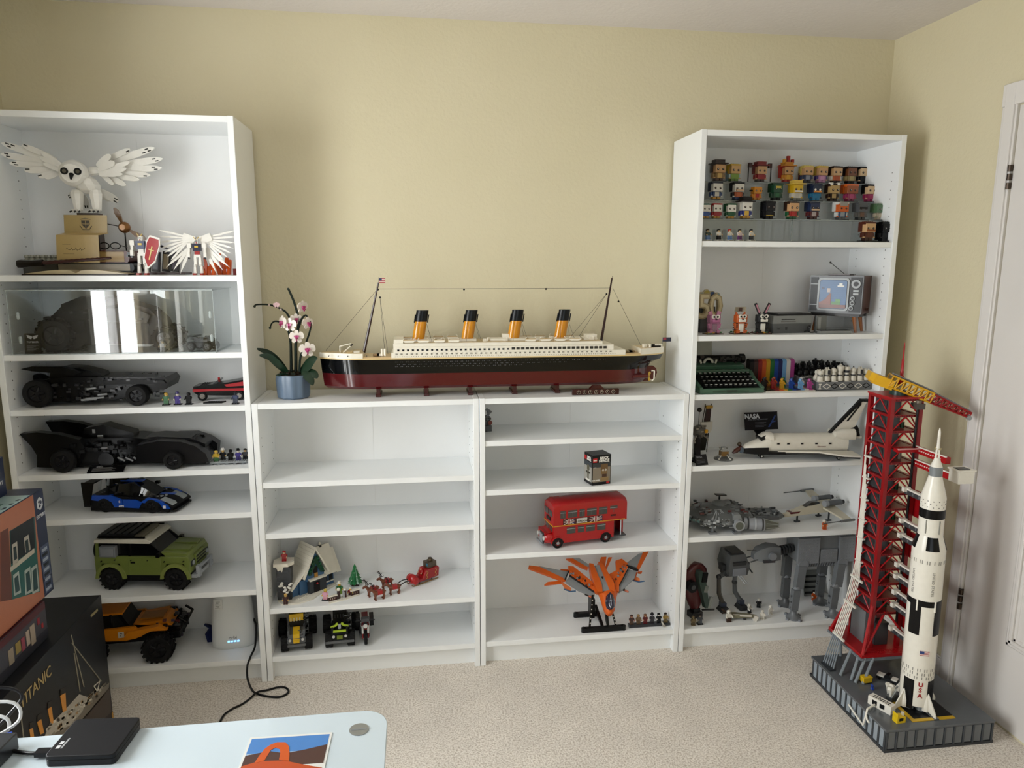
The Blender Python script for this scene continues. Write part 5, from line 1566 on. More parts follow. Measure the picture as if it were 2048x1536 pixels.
for z0,z1,c in ((.592,.632,'#3b4560'),(.637,.735,'#46506a')):
 q = mbw(EB);fpoly(q,[(y_strip + .006,z0),(-.666,z0),(-.666,z1),(y_strip + .006,z1)],EX + .0006,c);q.build('printed_panel',EB)
q = mbw(EB)
for k in range(9):
 z = .597 + k * .015
 fpoly(q,[(y_strip + .012,z),(-.674,z),(-.674,z + .009),(y_strip + .012,z + .009)],EX + .0009,['#8f98a8','#1c2230'][k % 2])
q.build('printed_details',EB)
def badge(T,y,z,X,s=.017):
 q = mbw(T)
 q.prism([(y + s * math.cos(PI / 6 + PI / 3 * i),z + s * 1.15 * math.sin(PI / 6 + PI / 3 * i)) for i in range(6)],'x',X - .0002,X + .0008,'#c8cbd0')
 for dy,dz in ((-.004,.006),(.006,.002),(-.002,-.007)):
  q.bx((X + .0008,y + dy,z + dz),(.0006,s * .5,s * .5),'#1a2440',(.6,0,0))
 q.build('hexagon_badge',T)
 q = mbw(T);q.text('EXPERT',.0150,'#d8dade',(X + .0006,y,z - s * 2.1),(PI / 2,0,PI / 2),ext=.0003);q.build('lettering',T)
badge(EB,(y_strip - .660) / 2 + .002,.860,EX + .0004)
q = mbw(EB);q.box(-.638,EX - .002,-1.04,y_strip - .01,.898,.8986,'#8fa6a2');q.box(-.59,-.545,-.88,-.80,.8986,.899,'#2c5440')
for k in range(8):
 q.box(-.528,-.520,-1.02 + k * .035,-1.005 + k * .035,.8986,.899,'#26343c')
q.build('printed_top',EB)
E2 = carton('blue_small_box','dark blue box with a white badge lying on top of the shop-front box',-.70,-.580,-1.05,-.712,.8995,1.01,'#1a2440')
badge(E2,-.752,.975,-.5798)

# ================================================================== DESK
DT = .735
DK = thing('glass_desk','white glass-topped desk with rounded corner and round metal cap','desk',(-.10,-2.0,0))
m_desk = noise_mat('white_back_painted_glass','#c3d0d8','#c6d3db',4,.06)
q = mbw(DK)
x0,x1,y0,y1,r = -.71,.512,-2.34,-1.602,.045
pts = []
for cx,cy,a0 in ((x1 - r,y1 - r,0),(x0 + r,y1 - r,PI / 2),(x0 + r,y0 + r,PI),(x1 - r,y0 + r,1.5 * PI)):
 pts += [(cx + r * math.cos(a0 + PI / 2 * i / 8),cy + r * math.sin(a0 + PI / 2 * i / 8)) for i in range(9)]
q.prism(pts,'z',DT - .008,DT,m_desk);q.build('glass_top',DK,bevel=.0012)
mS = pl('#a9adb0',.35,.8)
q = mbw(DK);q.cyl((.463,-1.657,DT),(.463,-1.657,DT + .0012),.017,mS,n=28);q.box(.449,.477,-1.659,-1.655,DT + .0012,DT + .0015,'#7d8184');q.build('metal_cap',DK)
for x,y in ((.46,-1.66),(-.66,-1.66),(.46,-2.28),(-.66,-2.28)):
 q = mbw(DK);q.cyl((x,y,0),(x,y,DT - .008),.022,mS,n=16);q.build('leg',DK)
q = mbw(DK);q.box(-.66,.46,-1.67,-1.65,DT - .045,DT - .012,mS);q.box(-.66,.46,-2.29,-2.27,DT - .045,DT - .012,mS);q.build('rail',DK)
# portable drive
HD = thing('portable_drive','flat black portable hard drive on the white desk','hard drive',(.020,-1.642,DT),-.08)
mH = pl('#121215',.45)
def rrect(w,d,r,n=5):
 o = []
 for cx,cy,a0 in ((w / 2 - r,d / 2 - r,0),(-w / 2 + r,d / 2 - r,PI / 2),(-w / 2 + r,-d / 2 + r,PI),(w / 2 - r,-d / 2 + r,1.5 * PI)):
  o += [(cx + r * math.cos(a0 + PI / 2 * i / n),cy + r * math.sin(a0 + PI / 2 * i / n)) for i in range(n + 1)]
 return o
q = MB();q.prism(rrect(.112,.098,.008),'z',0,.011,'#1a1a1d');q.build('lower_shell',HD,bevel=.001)
q = MB();q.prism(rrect(.112,.098,.008),'z',.011,.019,mH);q.build('upper_shell',HD,bevel=.0015)
q = MB();q.box(-.048,-.042,-.030,-.022,.019,.0194,'#c9cbcd');q.box(-.048,-.042,-.019,-.012,.019,.0194,'#c9cbcd');q.box(-.040,-.037,-.030,-.004,.019,.0194,'#9a9c9e');q.build('white_logo',HD)
T = thing('usb_cable','black data cable plugged into the portable drive','cable',(-.06,-1.66,DT))
q = MB();q.tube(smooth([(.012,.000,.008),(-.012,.002,.007),(-.04,.012,.005),(-.075,.022,.008),(-.11,.020,.012)]),.0032,'#0f0f10',n=8);q.build('lead',T)
q = MB();q.bx((.010,0,.008),(.030,.014,.008),'#1b1b1e',(0,0,-.08));q.build('plug',T)
# dark hub with cables at the left edge
HB_ = thing('desk_hub','dark grey powered hub at the desk end with cables','usb hub',(-.145,-1.672,DT),-.1)
q = MB();q.box(-.06,.035,-.06,.045,0,.030,'#26282c');q.build('case',HB_,bevel=.002)
q = MB();q.box(.0348,.0356,-.008,-.002,.012,.020,'#0b0b0c');q.build('port',HB_)
q = MB();q.bx((.020,.040,.024),(.012,.016,.008),'#2a50b8',(0,0,.3));q.build('blue_plug',HB_)
for i,(c,pts) in enumerate((('#d4d6d8',[(-.165,-1.63,DT + 0.012),(-.12,-1.60,DT + 0.030),(-.13,-1.59,DT + 0.060),(-.19,-1.60,DT + 0.066),(-.24,-1.62,DT + 0.060)]),('#c9cbcd',[(-.17,-1.63,DT + 0.012),(-.135,-1.61,DT + 0.018),(-.14,-1.60,DT + 0.039),(-.19,-1.60,DT + 0.045),(-.24,-1.62,DT + 0.042)]),('#1b1b1e',[(-.16,-1.63,DT + 0.018),(-.14,-1.59,DT + 0.036),(-.12,-1.58,DT + 0.066),(-.15,-1.58,DT + 0.084),(-.22,-1.60,DT + 0.090)]))):
 q = MB();q.tube(smooth(pts),.0028,c,n=7)
 solo('loose_cable',q,['tall white cable loop rising from the desk hub','low white cable loop rising from the desk hub','black cable arching over the desk hub'][i],'cable')
# postcard of a red rock arch
PC = thing('arch_postcard','postcard photo of a red rock arch under blue sky on the desk','postcard',(.345,-1.735,DT),-.03)
q = MB();q.box(-.070,.070,-.078,.078,0,.0012,'#dcdcd8');q.build('card',PC)
k = .0012
q = MB();q.box(-.066,.066,.028,.073,k,k + .0002,'#4a7fc0');q.box(-.066,.066,.018,.034,k + .0001,k + .0003,'#9db4cc');q.build('printed_sky',PC)
q = MB();q.prism([(-.066,.030),(-.03,.038),(0,.030),(.03,.036),(.066,.046),(.066,0),(-.066,0)],'z',k,k + .0005,'#4d3430');q.build('printed_hills',PC)
q = MB();q.prism([(-.066,.004),(-.04,.014),(.0,.012),(.03,.000),(.066,-.012),(.066,-.074),(-.066,-.074)],'z',k,k + .0007,'#b84c24');q.build('printed_rock',PC)
q = MB()
arc_o = [(x * .62 - .018,y * .62 + .022) for x,y in ((-.046,-.02),(-.040,.010),(-.032,.036),(-.020,.052),(-.004,.060),(.018,.058),(.032,.040),(.040,.006),(.044,-.02),(.016,-.012),(.014,.014),(.008,.032),(-.004,.038),(-.014,.030),(-.018,.010),(-.022,-.012))]
q.prism(arc_o,'z',k,k + .0009,'#c4551f');q.build('printed_arch',PC)
q = MB()
for i in range(8):
 x = -.05 + i * .013
 q.prism([(x,-.07),(x + .004,-.07),(x + .012,-.01),(x + .009,-.01)],'z',k,k + .0009,'#a8431f')
q.build('printed_strata',PC)
# ================================================================== ORCHID ON THE LOW BOOKCASE
c6 = lambda x,y: (480 + x * .20508,540 + y * .20508)
OY = -.165
OC = thing('potted_orchid','white and pink brick orchid in a fluted blue-grey pot','potted plant',(.128,OY,1.06))
mPot = pl('#5f7186',.35)
n = 40
rings = []
for z,r in ((0,.050),(.006,.056),(.070,.060),(.086,.057)):
 rings.append([((r + (.0022 if (i // 2) % 2 else -.0012)) * math.cos(2 * PI * i / n),(r + (.0022 if (i // 2) % 2 else -.0012)) * math.sin(2 * PI * i / n),z) for i in range(n)])
q = MB();q.loft(rings,mPot);q.build('pot',OC)
q = MB();q.cyl((0,0,.080),(0,0,.0885),.052,'#1d1712',n=20)
for k in range(26):
 a = k * 2.4;r = .012 + .036 * (k % 5) / 5
 q.bx((r * math.cos(a),r * math.sin(a),.091),(.012,.010,.009),['#241a12','#30241a','#1b2418'][k % 3],(0,0,a))
q.build('soil',OC)
mSt,mLf = pl('#14201a',.4),pl('#18301f',.3)
def O(x,y,dY=0):
 return at(*c6(x,y),OY + dY)
def stem(name,pts,r=.0045,dY=0):
 q = mbw(OC);P_ = smooth([O(x,y,dY) for x,y in pts],4);q.tube(P_,[r * (1 - .4 * i / len(P_)) for i in range(len(P_))],mSt,n=7);return q.build(name,OC)
stem('stalk',[(500,1030),(498,850),(492,690),(470,590)],.0058)
stem('stalk',[(545,1030),(545,850),(545,700),(568,560),(570,470),(530,320),(475,190)],.0062)
stem('branch',[(490,700),(500,520),(455,420),(390,375),(290,340),(165,338),(142,352)],.0042)
stem('branch',[(575,560),(600,480),(640,440),(660,470)],.0042)
stem('branch',[(580,990),(590,850),(640,720),(680,600),(690,520),(660,480)],.0042,-.01)
stem('branch',[(430,520),(350,500),(310,520),(293,565)],.0036)
q = mbw(OC)
for x,y in ((470,185),(142,355),(293,565),(400,385),(285,342)):
 q.sph(O(x,y),.0048,'#1a2a20' if x < 200 or y < 200 or y > 500 else '#d8c4c0',n=8,k=6)
q.build('buds',OC)
def leaf(pts,w,dY0,dY1,col=mLf):
 P_ = smooth([at(*c6(*p),OY + dY0 + (dY1 - dY0) * i / (len(pts) - 1)) for i,p in enumerate(pts)],4)
 q = mbw(OC);rings = []
 for i,p in enumerate(P_):
  t = i / (len(P_) - 1);d = (P_[min(i + 1,len(P_) - 1)] - P_[max(i - 1,0)]).normalized()
  s = (Vec((0,1,0)).cross(d).normalized() * .75 + Vec((0,-1,0)) * .66).normalized()
  ww = w * math.sin(PI * min(.97,.12 + .86 * t)) ** .7
  nn = d.cross(s).normalized()
  rings.append([p + s * ww,p + nn * .004,p - s * ww,p - nn * .002])
 q.loft(rings,col);q.build('leaf',OC)
leaf([(470,1015),(380,900),(280,810),(165,768)],.020,-.01,-.05)
leaf([(460,1000),(380,930),(290,850),(190,832)],.022,-.02,-.08)
leaf([(590,1005),(650,940),(700,880),(752,855)],.022,-.01,-.03)
leaf([(620,1005),(680,1000),(730,1020),(758,1052)],.018,-.02,-.04)
leaf([(600,1010),(650,1030),(690,1070),(712,1122)],.018,-.03,-.06)
leaf([(470,1020),(420,1015),(380,1025),(350,1030)],.007,-.03,-.05)
mPt,mPk = pl('#e6ded4',.35),pl('#a8326a',.4)
def flower(x,y,s,yaw,tilt=0,small=False,dY=-.02):
 c = O(x,y,dY)
 q = mbw(OC);X0 = q.X
 R = Matrix.Translation(c) @ Euler((tilt,0,yaw)).to_matrix().to_4x4()
 f = None
 for k in range(5):
  a = PI / 2 + k * 2 * PI / 5
  big = k in (1,4)
  q = mbw(OC);q.X = q.X @ R
  L,w = (s * (1.0 if big else .95),s * (.52 if big else .30))
  d = Vec((math.cos(a),0,math.sin(a)));sd = Vec((-math.sin(a),0,math.cos(a)))
  pts = [(.1,.15),(.4,.75),(.7,1),(.92,.7),(1,0),(.92,-.7),(.7,-1),(.4,-.75),(.1,-.15)]
  q.loft([[d * (L * t) + sd * (w * k2) + Vec((0,-.18 * s * t * (1 - t) * 2 + h,0)) for t,k2 in pts] for h in (-.0012,.0012)],mPt if not small else pl('#dcb8bc',.35))
  q.build('petal',OC)
 if not small:
  q = mbw(OC);q.X = q.X @ R;q.sph((0,-.006,-.002),(s * .22,s * .20,s * .30),mPk,n=10,k=7)
  for sx in (-1,1):
   q.bx((sx * s * .20,-.008,s * .05),(s * .22,.004,s * .30),'#b84a80',(0,sx * .5,0))
  q.bx((0,-.012,-s * .35),(s * .16,.004,s * .45),'#8e2458',(.5,0,0));q.build('lip',OC)
flower(420,510,.026,-.9);flower(488,535,.026,-.3,dY=-.03);flower(608,360,.024,.9,.2);flower(660,520,.024,.8,dY=-.015);flower(552,650,.026,.1,dY=-.035);flower(655,775,.030,.3,.1,dY=-.03);flower(355,340,.011,0,small=True);flower(545,480,.022,.4,dY=-.005)

# ================================================================== COTTAGE SHELF
Z = .287
HS = thing('snowy_cottage','blue brick cottage with snow-covered steep roofs and dark chimney','model house',(.118,-.190,Z),.70)
mSn,mBw,mDg = pl('#e3ded0',.4),pl('#3f6690',.35),pl('#33373d',.4)
q = MB();q.prism([(-.035,-.050),(.02,-.055),(.06,-.040),(.10,-.030),(.155,-.014),(.160,.045),(.06,.06),(-.02,.06),(-.075,.035),(-.085,-.010)],'z',0,.006,mSn);q.studs(-.03,.10,-.035,-.012,.006,mSn);q.build('snow_base',HS)
q = MB();q.box(.0,.150,.0,.075,.006,.062,mBw);q.box(-.028,.0,.008,.075,.006,.050,mBw);q.build('walls',HS)
for x0,x1 in ((.105,.122),(.128,.146)):
 q = MB();q.box(x0,x1,-.0015,.002,.024,.050,'#15181d');w = q.build('window',HS)
 q = MB();q.box(x0 - .003,x1 + .003,-.005,.001,.020,.024,mSn);q.build('snow_sill',w)
q = MB();q.prism([(.026,.055),(.026,.085),(.064,.168),(.102,.085),(.102,.055)],'y',-.010,.06,mBw);q.build('gable_wall',HS)
q = MB();q.prism([(.034,.078),(.064,.152),(.096,.078),(.086,.078),(.064,.120),(.044,.078)],'y',-.016,-.009,'#12402a')
for k in range(24):
 t = RND.random();sx = RND.choice((-1,1))
 q.bx((.064 + sx * (.006 + .026 * t),-.015,.150 - .07 * t),(.007,.008,.007),RND.choice(['#12402a','#1b5836','#0e3422']),(RND.random(),RND.random(),0))
q.build('garland',HS)
q = MB();q.box(.055,.073,-.0125,-.009,.082,.106,'#1a1512');q.box(.057,.071,-.0155,-.011,.062,.082,'#a87a34');q.build('gable_window',HS)
for s,nm in ((-1,'gable_roof'),(1,'gable_roof')):
 q = MB();e,p = (.064 + s * .052,.070),(.064,.176)
 k = (.006 * s,.004)
 q.prism([p,e,(e[0] + s * .006,e[1] + .004),(p[0],p[1] + .010)],'y',-.020,.085,mSn)
 for i in range(9):
  t = (i + .5) / 9;c = (p[0] + (e[0] - p[0]) * t + s * .0045,p[1] + (e[1] - p[1]) * t + .0065)
  q.bx((c[0],.032,c[1]),(.0022,.103,.0022),mSn,(0,0,0))
 q.build(nm,HS)
q = MB();q.prism([(-.014,.056),(-.006,.056),(.042,.150),(.052,.156),(.040,.160)],'x',.092,.160,mSn);q.prism([(.040,.160),(.052,.156),(.090,.060),(.082,.058)],'x',.092,.160,mSn);q.build('main_roof',HS)
q = MB();q.prism([(-.010,.050),(-.003,.050),(.042,.128),(.042,.138)],'x',.160,.180,mSn);q.build('side_roof',HS)
q = MB();q.loft([[(-.040,-.014,.040),(.026,-.014,.100),(.028,-.014,.110),(-.046,-.014,.044)],[(-.040,.080,.040),(.026,.080,.100),(.028,.080,.110),(-.046,.080,.044)]],mSn);q.build('wing_roof',HS)
q = MB();q.box(.030,.104,-.020,-.004,.006,.062,mDg);q.box(.030,.104,-.026,-.002,.058,.064,mSn);q.build('porch',HS)
q = MB();q.box(.050,.074,-.0222,-.019,.006,.048,'#17100e');q.build('door',HS)
q = MB();q.sph((.062,-.024,.042),.004,'#a8242c',n=8,k=6);q.build('wreath',HS)
q = MB();q.box(.115,.125,.036,.046,.154,.162,'#1a1a1a');q.lathe([(.004,.162),(.006,.166),(.001,.176)],mSn,c=(.12,.041,0),n=8);q.build('roof_lantern',HS)
Xc = HS.matrix_world
q = mbw(HS);q.box(.040,.092,-.218,-.172,Z + .004,Z + .135,mDg);q.box(.046,.086,-.214,-.176,Z + .135,Z + .142,mDg)
for k in range(6):
 q.box(.0396 + .002 * (k % 2),.052 + .03 * (k % 2),-.2186,-.217,Z + .02 + k * .019,Z + .024 + k * .019,'#3e434a')
q.build('chimney',HS)
q = mbw(HS);q.prism([(.032,-.226),(.085,-.228),(.104,-.205),(.098,-.165),(.045,-.160),(.028,-.185)],'z',Z + .140,Z + .152,mSn);q.prism([(.040,Z + .142),(.070,Z + .142),(.062,Z + .118),(.056,Z + .128),(.048,Z + .122)],'y',-.224,-.217,mSn);q.build('chimney_snow',HS)
minifig('bearded brick figure in red suit and cap standing on the cottage chimney',(.068,-.196,Z + .1525),'#a01219','#a01219','#b01218','#d8b890',group=None,held=None)
ST = thing('snowy_tree','small bare tree with white snowy leaves before the chimney','model tree',(.072,-.236,Z + .006))
q = MB();q.cyl((0,0,0),(.004,0,.050),.0055,'#2a1a14',r2=.004,n=7);q.tube([(.003,0,.030),(-.018,-.004,.048)],.0028,'#2a1a14',n=6);q.tube([(.004,0,.040),(.022,.004,.055)],.0028,'#2a1a14',n=6);q.build('trunk',ST)
for k in range(16):
 a = k * 2.4
 q = MB();q.sph((.004 + .024 * math.cos(a) * (.4 + .6 * ((k * 5) % 7) / 7),.010 * math.sin(a),.056 + .016 * math.sin(k * 1.7)),(.006,.004,.004),'#e2e0d8',n=7,k=5);q.build('leaf',ST)
GC = 'figures around the snowy cottage'
minifig('brown and tan brick figure below the snowy tree',(.076,-.252,Z + .0065),'#3a1a18','#3a1a18','#c9a45a','#d8b26a',group=GC)
p = on(480 + 730 * .23438,1040 + 680 * .23438,Z)
minifig('pink and yellow brick figure on a black stand before the cottage',(p.x,p.y,Z),'#d8a0b8','#d8a0a8','#d8c25a','#d9ab3a',stand='#101012',group=GC,rz=-.2)
p = on(480 + 850 * .23438,1040 + 625 * .23438,Z)
minifig('green brick figure with a white fluffy hat beside the lamp post',(p.x,p.y,Z),'#2f6b3a','#6b8a2c',None,'#d9ab3a',hat='#e3ded0',group=GC,s=1.15)
TR_ = thing('fir_tree','bright green brick fir tree with tiny white lights','model tree',(.318,-.112,Z))
q = MB();q.box(-.014,.014,-.012,.012,0,.014,'#2a1512');q.build('planter',TR_)
for k in range(5):
 z = .012 + k * .0135;r = .031 - k * .0055
 q = MB();m_ = 10
 ring0 = [((r if i % 2 else r * .74) * math.cos(2 * PI * i / (2 * m_)),(r if i % 2 else r * .74) * math.sin(2 * PI * i / (2 * m_)),z) for i in range(2 * m_)]
 ring1 = [(r * .42 * math.cos(2 * PI * i / (2 * m_)),r * .42 * math.sin(2 * PI * i / (2 * m_)),z + .017) for i in range(2 * m_)]
 q.loft([ring0,ring1],'#14703a');q.build('branch_tier',TR_)
 q = MB()
 for i in range(4):
  a = i * 1.6 + k;q.sph((r * .9 * math.cos(a),r * .9 * math.sin(a),z + .004),.0016,'#d8dcd0',n=6,k=4)
 q.build('lights',TR_)
q = MB();q.lathe([(.007,.070),(.001,.088)],'#14703a',n=8);q.build('tip',TR_)
# fence piece on a snowy plate
FN = thing('snowy_fence','brown fence and lamp post with snow caps on a white plate','model fence',(.262,-.232,Z),.45)
q = MB();q.prism([(-.040,-.016),(.02,-.018),(.085,-.006),(.090,.010),(-.03,.014)],'z',0,.004,mSn);q.studs(-.02,.08,-.014,-.006,.004,mSn);q.build('snow_plate',FN)
for x0 in (-.036,.052):
 q = MB();q.box(x0,x0 + .034,-.004,.004,.004,.020,'#33130f');q.box(x0 - .001,x0 + .035,-.005,.005,.020,.023,mSn)
 for k in range(3):
  q.box(x0 + .007 + k * .008,x0 + .009 + k * .008,-.0046,-.0038,.009,.015,'#c9b8a8')
 q.build('fence_panel',FN)
q = MB();q.box(.000,.010,-.004,.006,.004,.036,'#2a100d');q.sph((.005,.001,.040),.007,mSn,n=8,k=6);q.build('post',FN)
q = MB();q.box(.022,.026,-.006,.006,.004,.028,'#b8bcc0');q.box(.026,.034,-.005,.005,.004,.030,'#33130f');q.sph((.030,0,.033),.005,mSn,n=8,k=6);q.build('gate_post',FN)
minifig('dark red brick figure beside the snowy fence gate',(.307,-.203,Z),'#8e1a20','#33130f','#e3ded0','#d9ab3a',group=GC,s=.85)
# reindeer
DR = thing('reindeer','brown antlered brick reindeer in the lead beside the snowy fence','reindeer figure',(0,0,0),0,'reindeer pulling the sleigh')
mDr = pl('#6e3a22',.4)
q = MB();rings = []
for x,w,h,zc in ((-.020,.0075,.008,.0265),(-.010,.009,.0095,.027),(.006,.0085,.0085,.0265),(.018,.009,.010,.0275),(.023,.006,.007,.0275)):
 rings.append([(x,w * math.cos(2 * PI * i / 10),zc + h * math.sin(2 * PI * i / 10)) for i in range(10)])
q.loft(rings,mDr)
q.tube([(-.016,0,.030),(-.023,0,.038),(-.027,0,.043)],[.0068,.0055,.0048],mDr,n=8);q.tube([(-.025,0,.043),(-.034,0,.041),(-.040,0,.038)],[.0055,.0048,.0032],mDr,n=8)
q.cyl((.023,0,.030),(.028,0,.026),.003,mDr,r2=.001,n=6);q.build('body',DR,angle=60)
for x,y in ((-.014,-.006),(-.014,.006),(.016,-.006),(.016,.006)):
 q = MB();q.tube([(x,y,.024),(x + (.004 if x > 0 else -.001),y,.012),(x + (.001 if x > 0 else 0),y,.002)],[.0042,.0028,.0026],mDr,n=7);q.bx((x - .001,y,.002),(.007,.005,.004),mDr);q.build('leg',DR)
q = MB();q.bx((.002,0,.029),(.018,.0195,.0145),'#a0161a');q.build('saddle_cloth',DR)
for s in (-1,1):
 q = MB();q.tube([(-.026,s * .003,.046),(-.022,s * .011,.053),(-.024,s * .014,.062),(-.030,s * .010,.068)],.0014,'#15100e',n=5)
 for p0,p1 in (((-.022,s * .012,.056),(-.030,s * .015,.058)),((-.024,s * .014,.062),(-.034,s * .016,.064)),((-.022,s * .011,.053),(-.015,s * .013,.057))):
  q.tube([p0,p1],.0012,'#15100e',n=5)
 q.build('antler',DR)
 q = MB();q.bx((-.036,s * .0036,.0425),(.002,.0008,.002),'#0b0b0b');q.build('eye',DR)
spots = [(.392,-.213),(.418,-.246),(.443,-.150),(.474,-.208)]
for i,(x,y) in enumerate(spots):
 if i == 0:
  DR.location = (x,y,Z);DR.rotation_euler = (0,0,.42)
 else:
  dup(DR,(x,y,Z),.42 - .06 * i,['','brown antlered brick reindeer in the lead pair at the shelf edge','brown antlered brick reindeer in the rear pair toward the back panel','brown antlered brick reindeer in the rear pair just before the sleigh shafts'][i])
# sleigh
SL = thing('red_sleigh','red sleigh with gold scrolls and gold runners','model sleigh',(.585,-.112,Z),.62)
q = MB();q.prism([(-.058,.014),(-.062,.026),(-.050,.034),(-.028,.026),(-.014,.026),(.0,.054),(.058,.056),(.064,.048),(.060,.014)],'y',-.024,.024,'#960c12');q.build('body',SL,bevel=.002)
q = MB();q.sph((-.052,0,.026),(.017,.026,.020),'#a50f14',n=12,k=8)
for s in (-1,1):
 q.sph((-.050,s * .024,.024),(.014,.005,.016),'#a50f14',n=10,k=6)
q.build('curled_front',SL)
for s in (-1,1):
 q = MB()
 for cx in (.004,.046):
  q.tube(smooth([(cx - .006,s * .0252,.020),(cx + .002,s * .0252,.024),(cx - .004,s * .0252,.034),(cx + .004,s * .0252,.044),(cx - .004,s * .0252,.048)]),.0012,'#b8914a',n=5)
 q.tube([(-.058,s * .0252,.020),(-.046,s * .0252,.030),(-.040,s * .0252,.024)],.0012,'#b8914a',n=5);q.build('gold_scroll',SL)
 q = MB();q.tube(smooth([(-.066,s * .018,.010),(-.056,s * .018,.003),(0,s * .018,.0025),(.062,s * .018,.003)]),.0022,'#8a6a3a',n=6)
 for x in (-.03,.03):
  q.cyl((x,s * .018,.003),(x,s * .018,.015),.0018,'#1b1512',n=5)
 q.build('runner',SL)
 q = MB();q.tube(smooth([(-.060,s * .010,.024),(-.090,s * .010,.030),(-.115,s * .010,.024)]),.0020,'#15100e',n=6);q.build('harness_shaft',SL)
q = MB();q.bx((.034,0,.066),(.040,.034,.024),'#4a3a26');q.bx((.050,.004,.060),(.022,.030,.012),'#d8d4c8');q.sph((.036,0,.080),.010,'#54432c',n=8,k=6);q.lathe([(.008,.088),(.008,.090),(.004,.091)],'#3a2c1c',c=(.036,0,0),n=10);q.bx((.018,-.01,.068),(.010,.012,.012),'#2d6a86');q.build('toy_sack',SL)
p = Matrix.Translation(SL.location) @ Matrix.Rotation(.62,4,'Z') @ Vec((-.010,0,.024))
minifig('bearded brick figure in red sitting in the sleigh',p,'#a01219','#a01219','#b01218','#d8b890',group=None,rz=-.9)

# ================================================================== TRUCKS AND MOTORCYCLE ON THE BOTTOM SHELF
Z = .095
def monster(label,x0,x1,y,main,accent,frame,rz=0,variant=0):
 T = thing('monster_truck',label,'model truck',((x0 + x1) / 2,y,Z),rz)
 w = (x1 - x0) / 2
 for s in (-1,1):
  wheel(T,(s * (w - .012),.012,.028),.028,.028,'#121213','#1a1a1c',axis='x',tread=12)
  wheel(T,(s * (w + .002),.125,.034),.034,.030,'#121213','#1a1a1c',axis='x',tread=12)
 q = MB();q.box(-w * .45,w * .45,-.004,.15,.030,.048,mBK2);q.box(-w * .75,w * .75,.004,.02,.022,.034,mBK2);q.box(-w * .7,w * .7,.118,.132,.028,.040,mBK2);q.build('chassis',T)
 q = MB();q.box(-w * .60,w * .60,-.014,-.004,.036,.056,frame);q.box(-w * 1.0 if variant else -w * .6,w * 1.0 if variant else w * .6,-.018,-.010,.024,.034,'#5a5d60');q.build('front_bumper',T)
 q = MB();q.prism([(-.012,.050),(.0,.066),(.045,.078),(.05,.060)],'x',-w * .55,w * .55,frame);q.box(-w * .58,-w * .44,-.004,.05,.060,.084,frame);q.box(w * .44,w * .58,-.004,.05,.060,.084,frame);q.build('bonnet',T)
 q = MB()
 if variant == 0:
  q.prism([(-.016,.046),(-.010,.070),(.030,.082),(.036,.074),(.0,.056)],'x',-w * .22,w * .22,accent);q.box(-w * .2,w * .2,-.020,-.012,.040,.050,accent)
 else:
  q.box(-w * .45,w * .45,-.012,-.006,.066,.073,accent);q.box(-w * .2,w * .2,-.018,-.010,.040,.054,'#6f7d22')
  for s in (-1,1):
   q.bx((s * w * .42,.0,.086),(.022,.006,.006),accent,(0,s * .3,0));q.bx((s * w * .18,.0,.094),(.008,.006,.008),accent,(0,s * .5,0))
  q.bx((0,-.004,.086),(.010,.005,.018),'#9aa0a4')
 q.build('accent_panels',T)
 q = MB();q.prism([(.04,.075),(.055,.130),(.115,.132),(.13,.075)],'x',-w * .50,w * .50,pl('#0b0b0d',.15));q.box(-w * .5,w * .5,.058,.112,.132,.138,main);q.build('cab',T)
 q = MB();q.box(-w * .48,w * .48,.046,.052,.092,.124,accent if variant == 0 else mBK);
 for k in range(4):
  q.box(-w * .4 + k * w * .2,-w * .32 + k * w * .2,.0445,.047,.096,.110,'#d8cfa8' if variant == 0 else '#2a2b2d')
 q.build('windscreen',T)
 q = MB();greeble(q,-w * .6,w * .6,-.012,.04,.034,.075,30,['#141416','#2a2b2e','#6a6e72',frame],rnd=RND);greeble(q,w * .4,w * .7,.03,.12,.05,.12,30,['#141416','#2a2b2e','#6a6e72'],rnd=RND);q.build('details',T)['kind'] = 'stuff'
 for s in (-1,1):
  q = MB();q.cyl((s * w * .42,-.016,.052),(s * w * .42,-.020,.052),.005,'#c8c8c4',n=10);q.build('headlamp',T)
 return T
monster('grey and yellow brick monster truck with big tyres',.050,.160,-.238,'#a8842a','#d8ae1c','#55595d',.12)
monster('black and lime green brick monster truck with big tyres',.212,.318,-.232,'#101012','#a9c22e','#141517',.06,1)
MC = thing('red_motorcycle','dark red brick motorcycle with round headlamp facing forward','model motorcycle',(.356,-.175,Z),.10)
wheel(MC,(0,-.050,.024),.024,.012,'#121213','#3a3b3d',axis='x');wheel(MC,(0,.050,.024),.024,.016,'#121213','#3a3b3d',axis='x')
q = MB()
for s in (-1,1):
 q.tube([(s * .010,-.050,.024),(s * .011,-.036,.076)],.003,'#7c1218',n=6);q.tube([(s * .010,-.046,.042),(s * .011,-.038,.070)],.0042,'#c8c8c4',n=6)
q.build('fork',MC)
q = MB();q.tube([(-.036,-.026,.084),(-.012,-.034,.088),(.012,-.034,.088),(.036,-.026,.084)],.0028,'#1a1a1c',n=6);q.build('handlebar',MC)
q = MB();q.cyl((0,-.040,.074),(0,-.050,.074),.010,'#2a2a2c',n=14);q.cyl((0,-.050,.074),(0,-.0515,.074),.0085,'#d0d0cc',n=14);q.build('headlamp',MC)
q = MB();q.prism([(-.034,.050),(-.030,.080),(.0,.084),(.05,.066),(.075,.070),(.06,.045)],'x',-.012,.012,'#7c1218');q.bx((0,-.028,.090),(.03,.02,.014),'#4a4c50');q.build('tank_and_seat',MC)
q = MB();q.box(-.016,.016,-.030,.030,.018,.046,'#2b2c2f');q.box(-.024,-.016,-.010,.050,.014,.022,'#55585c');q.build('engine',MC)
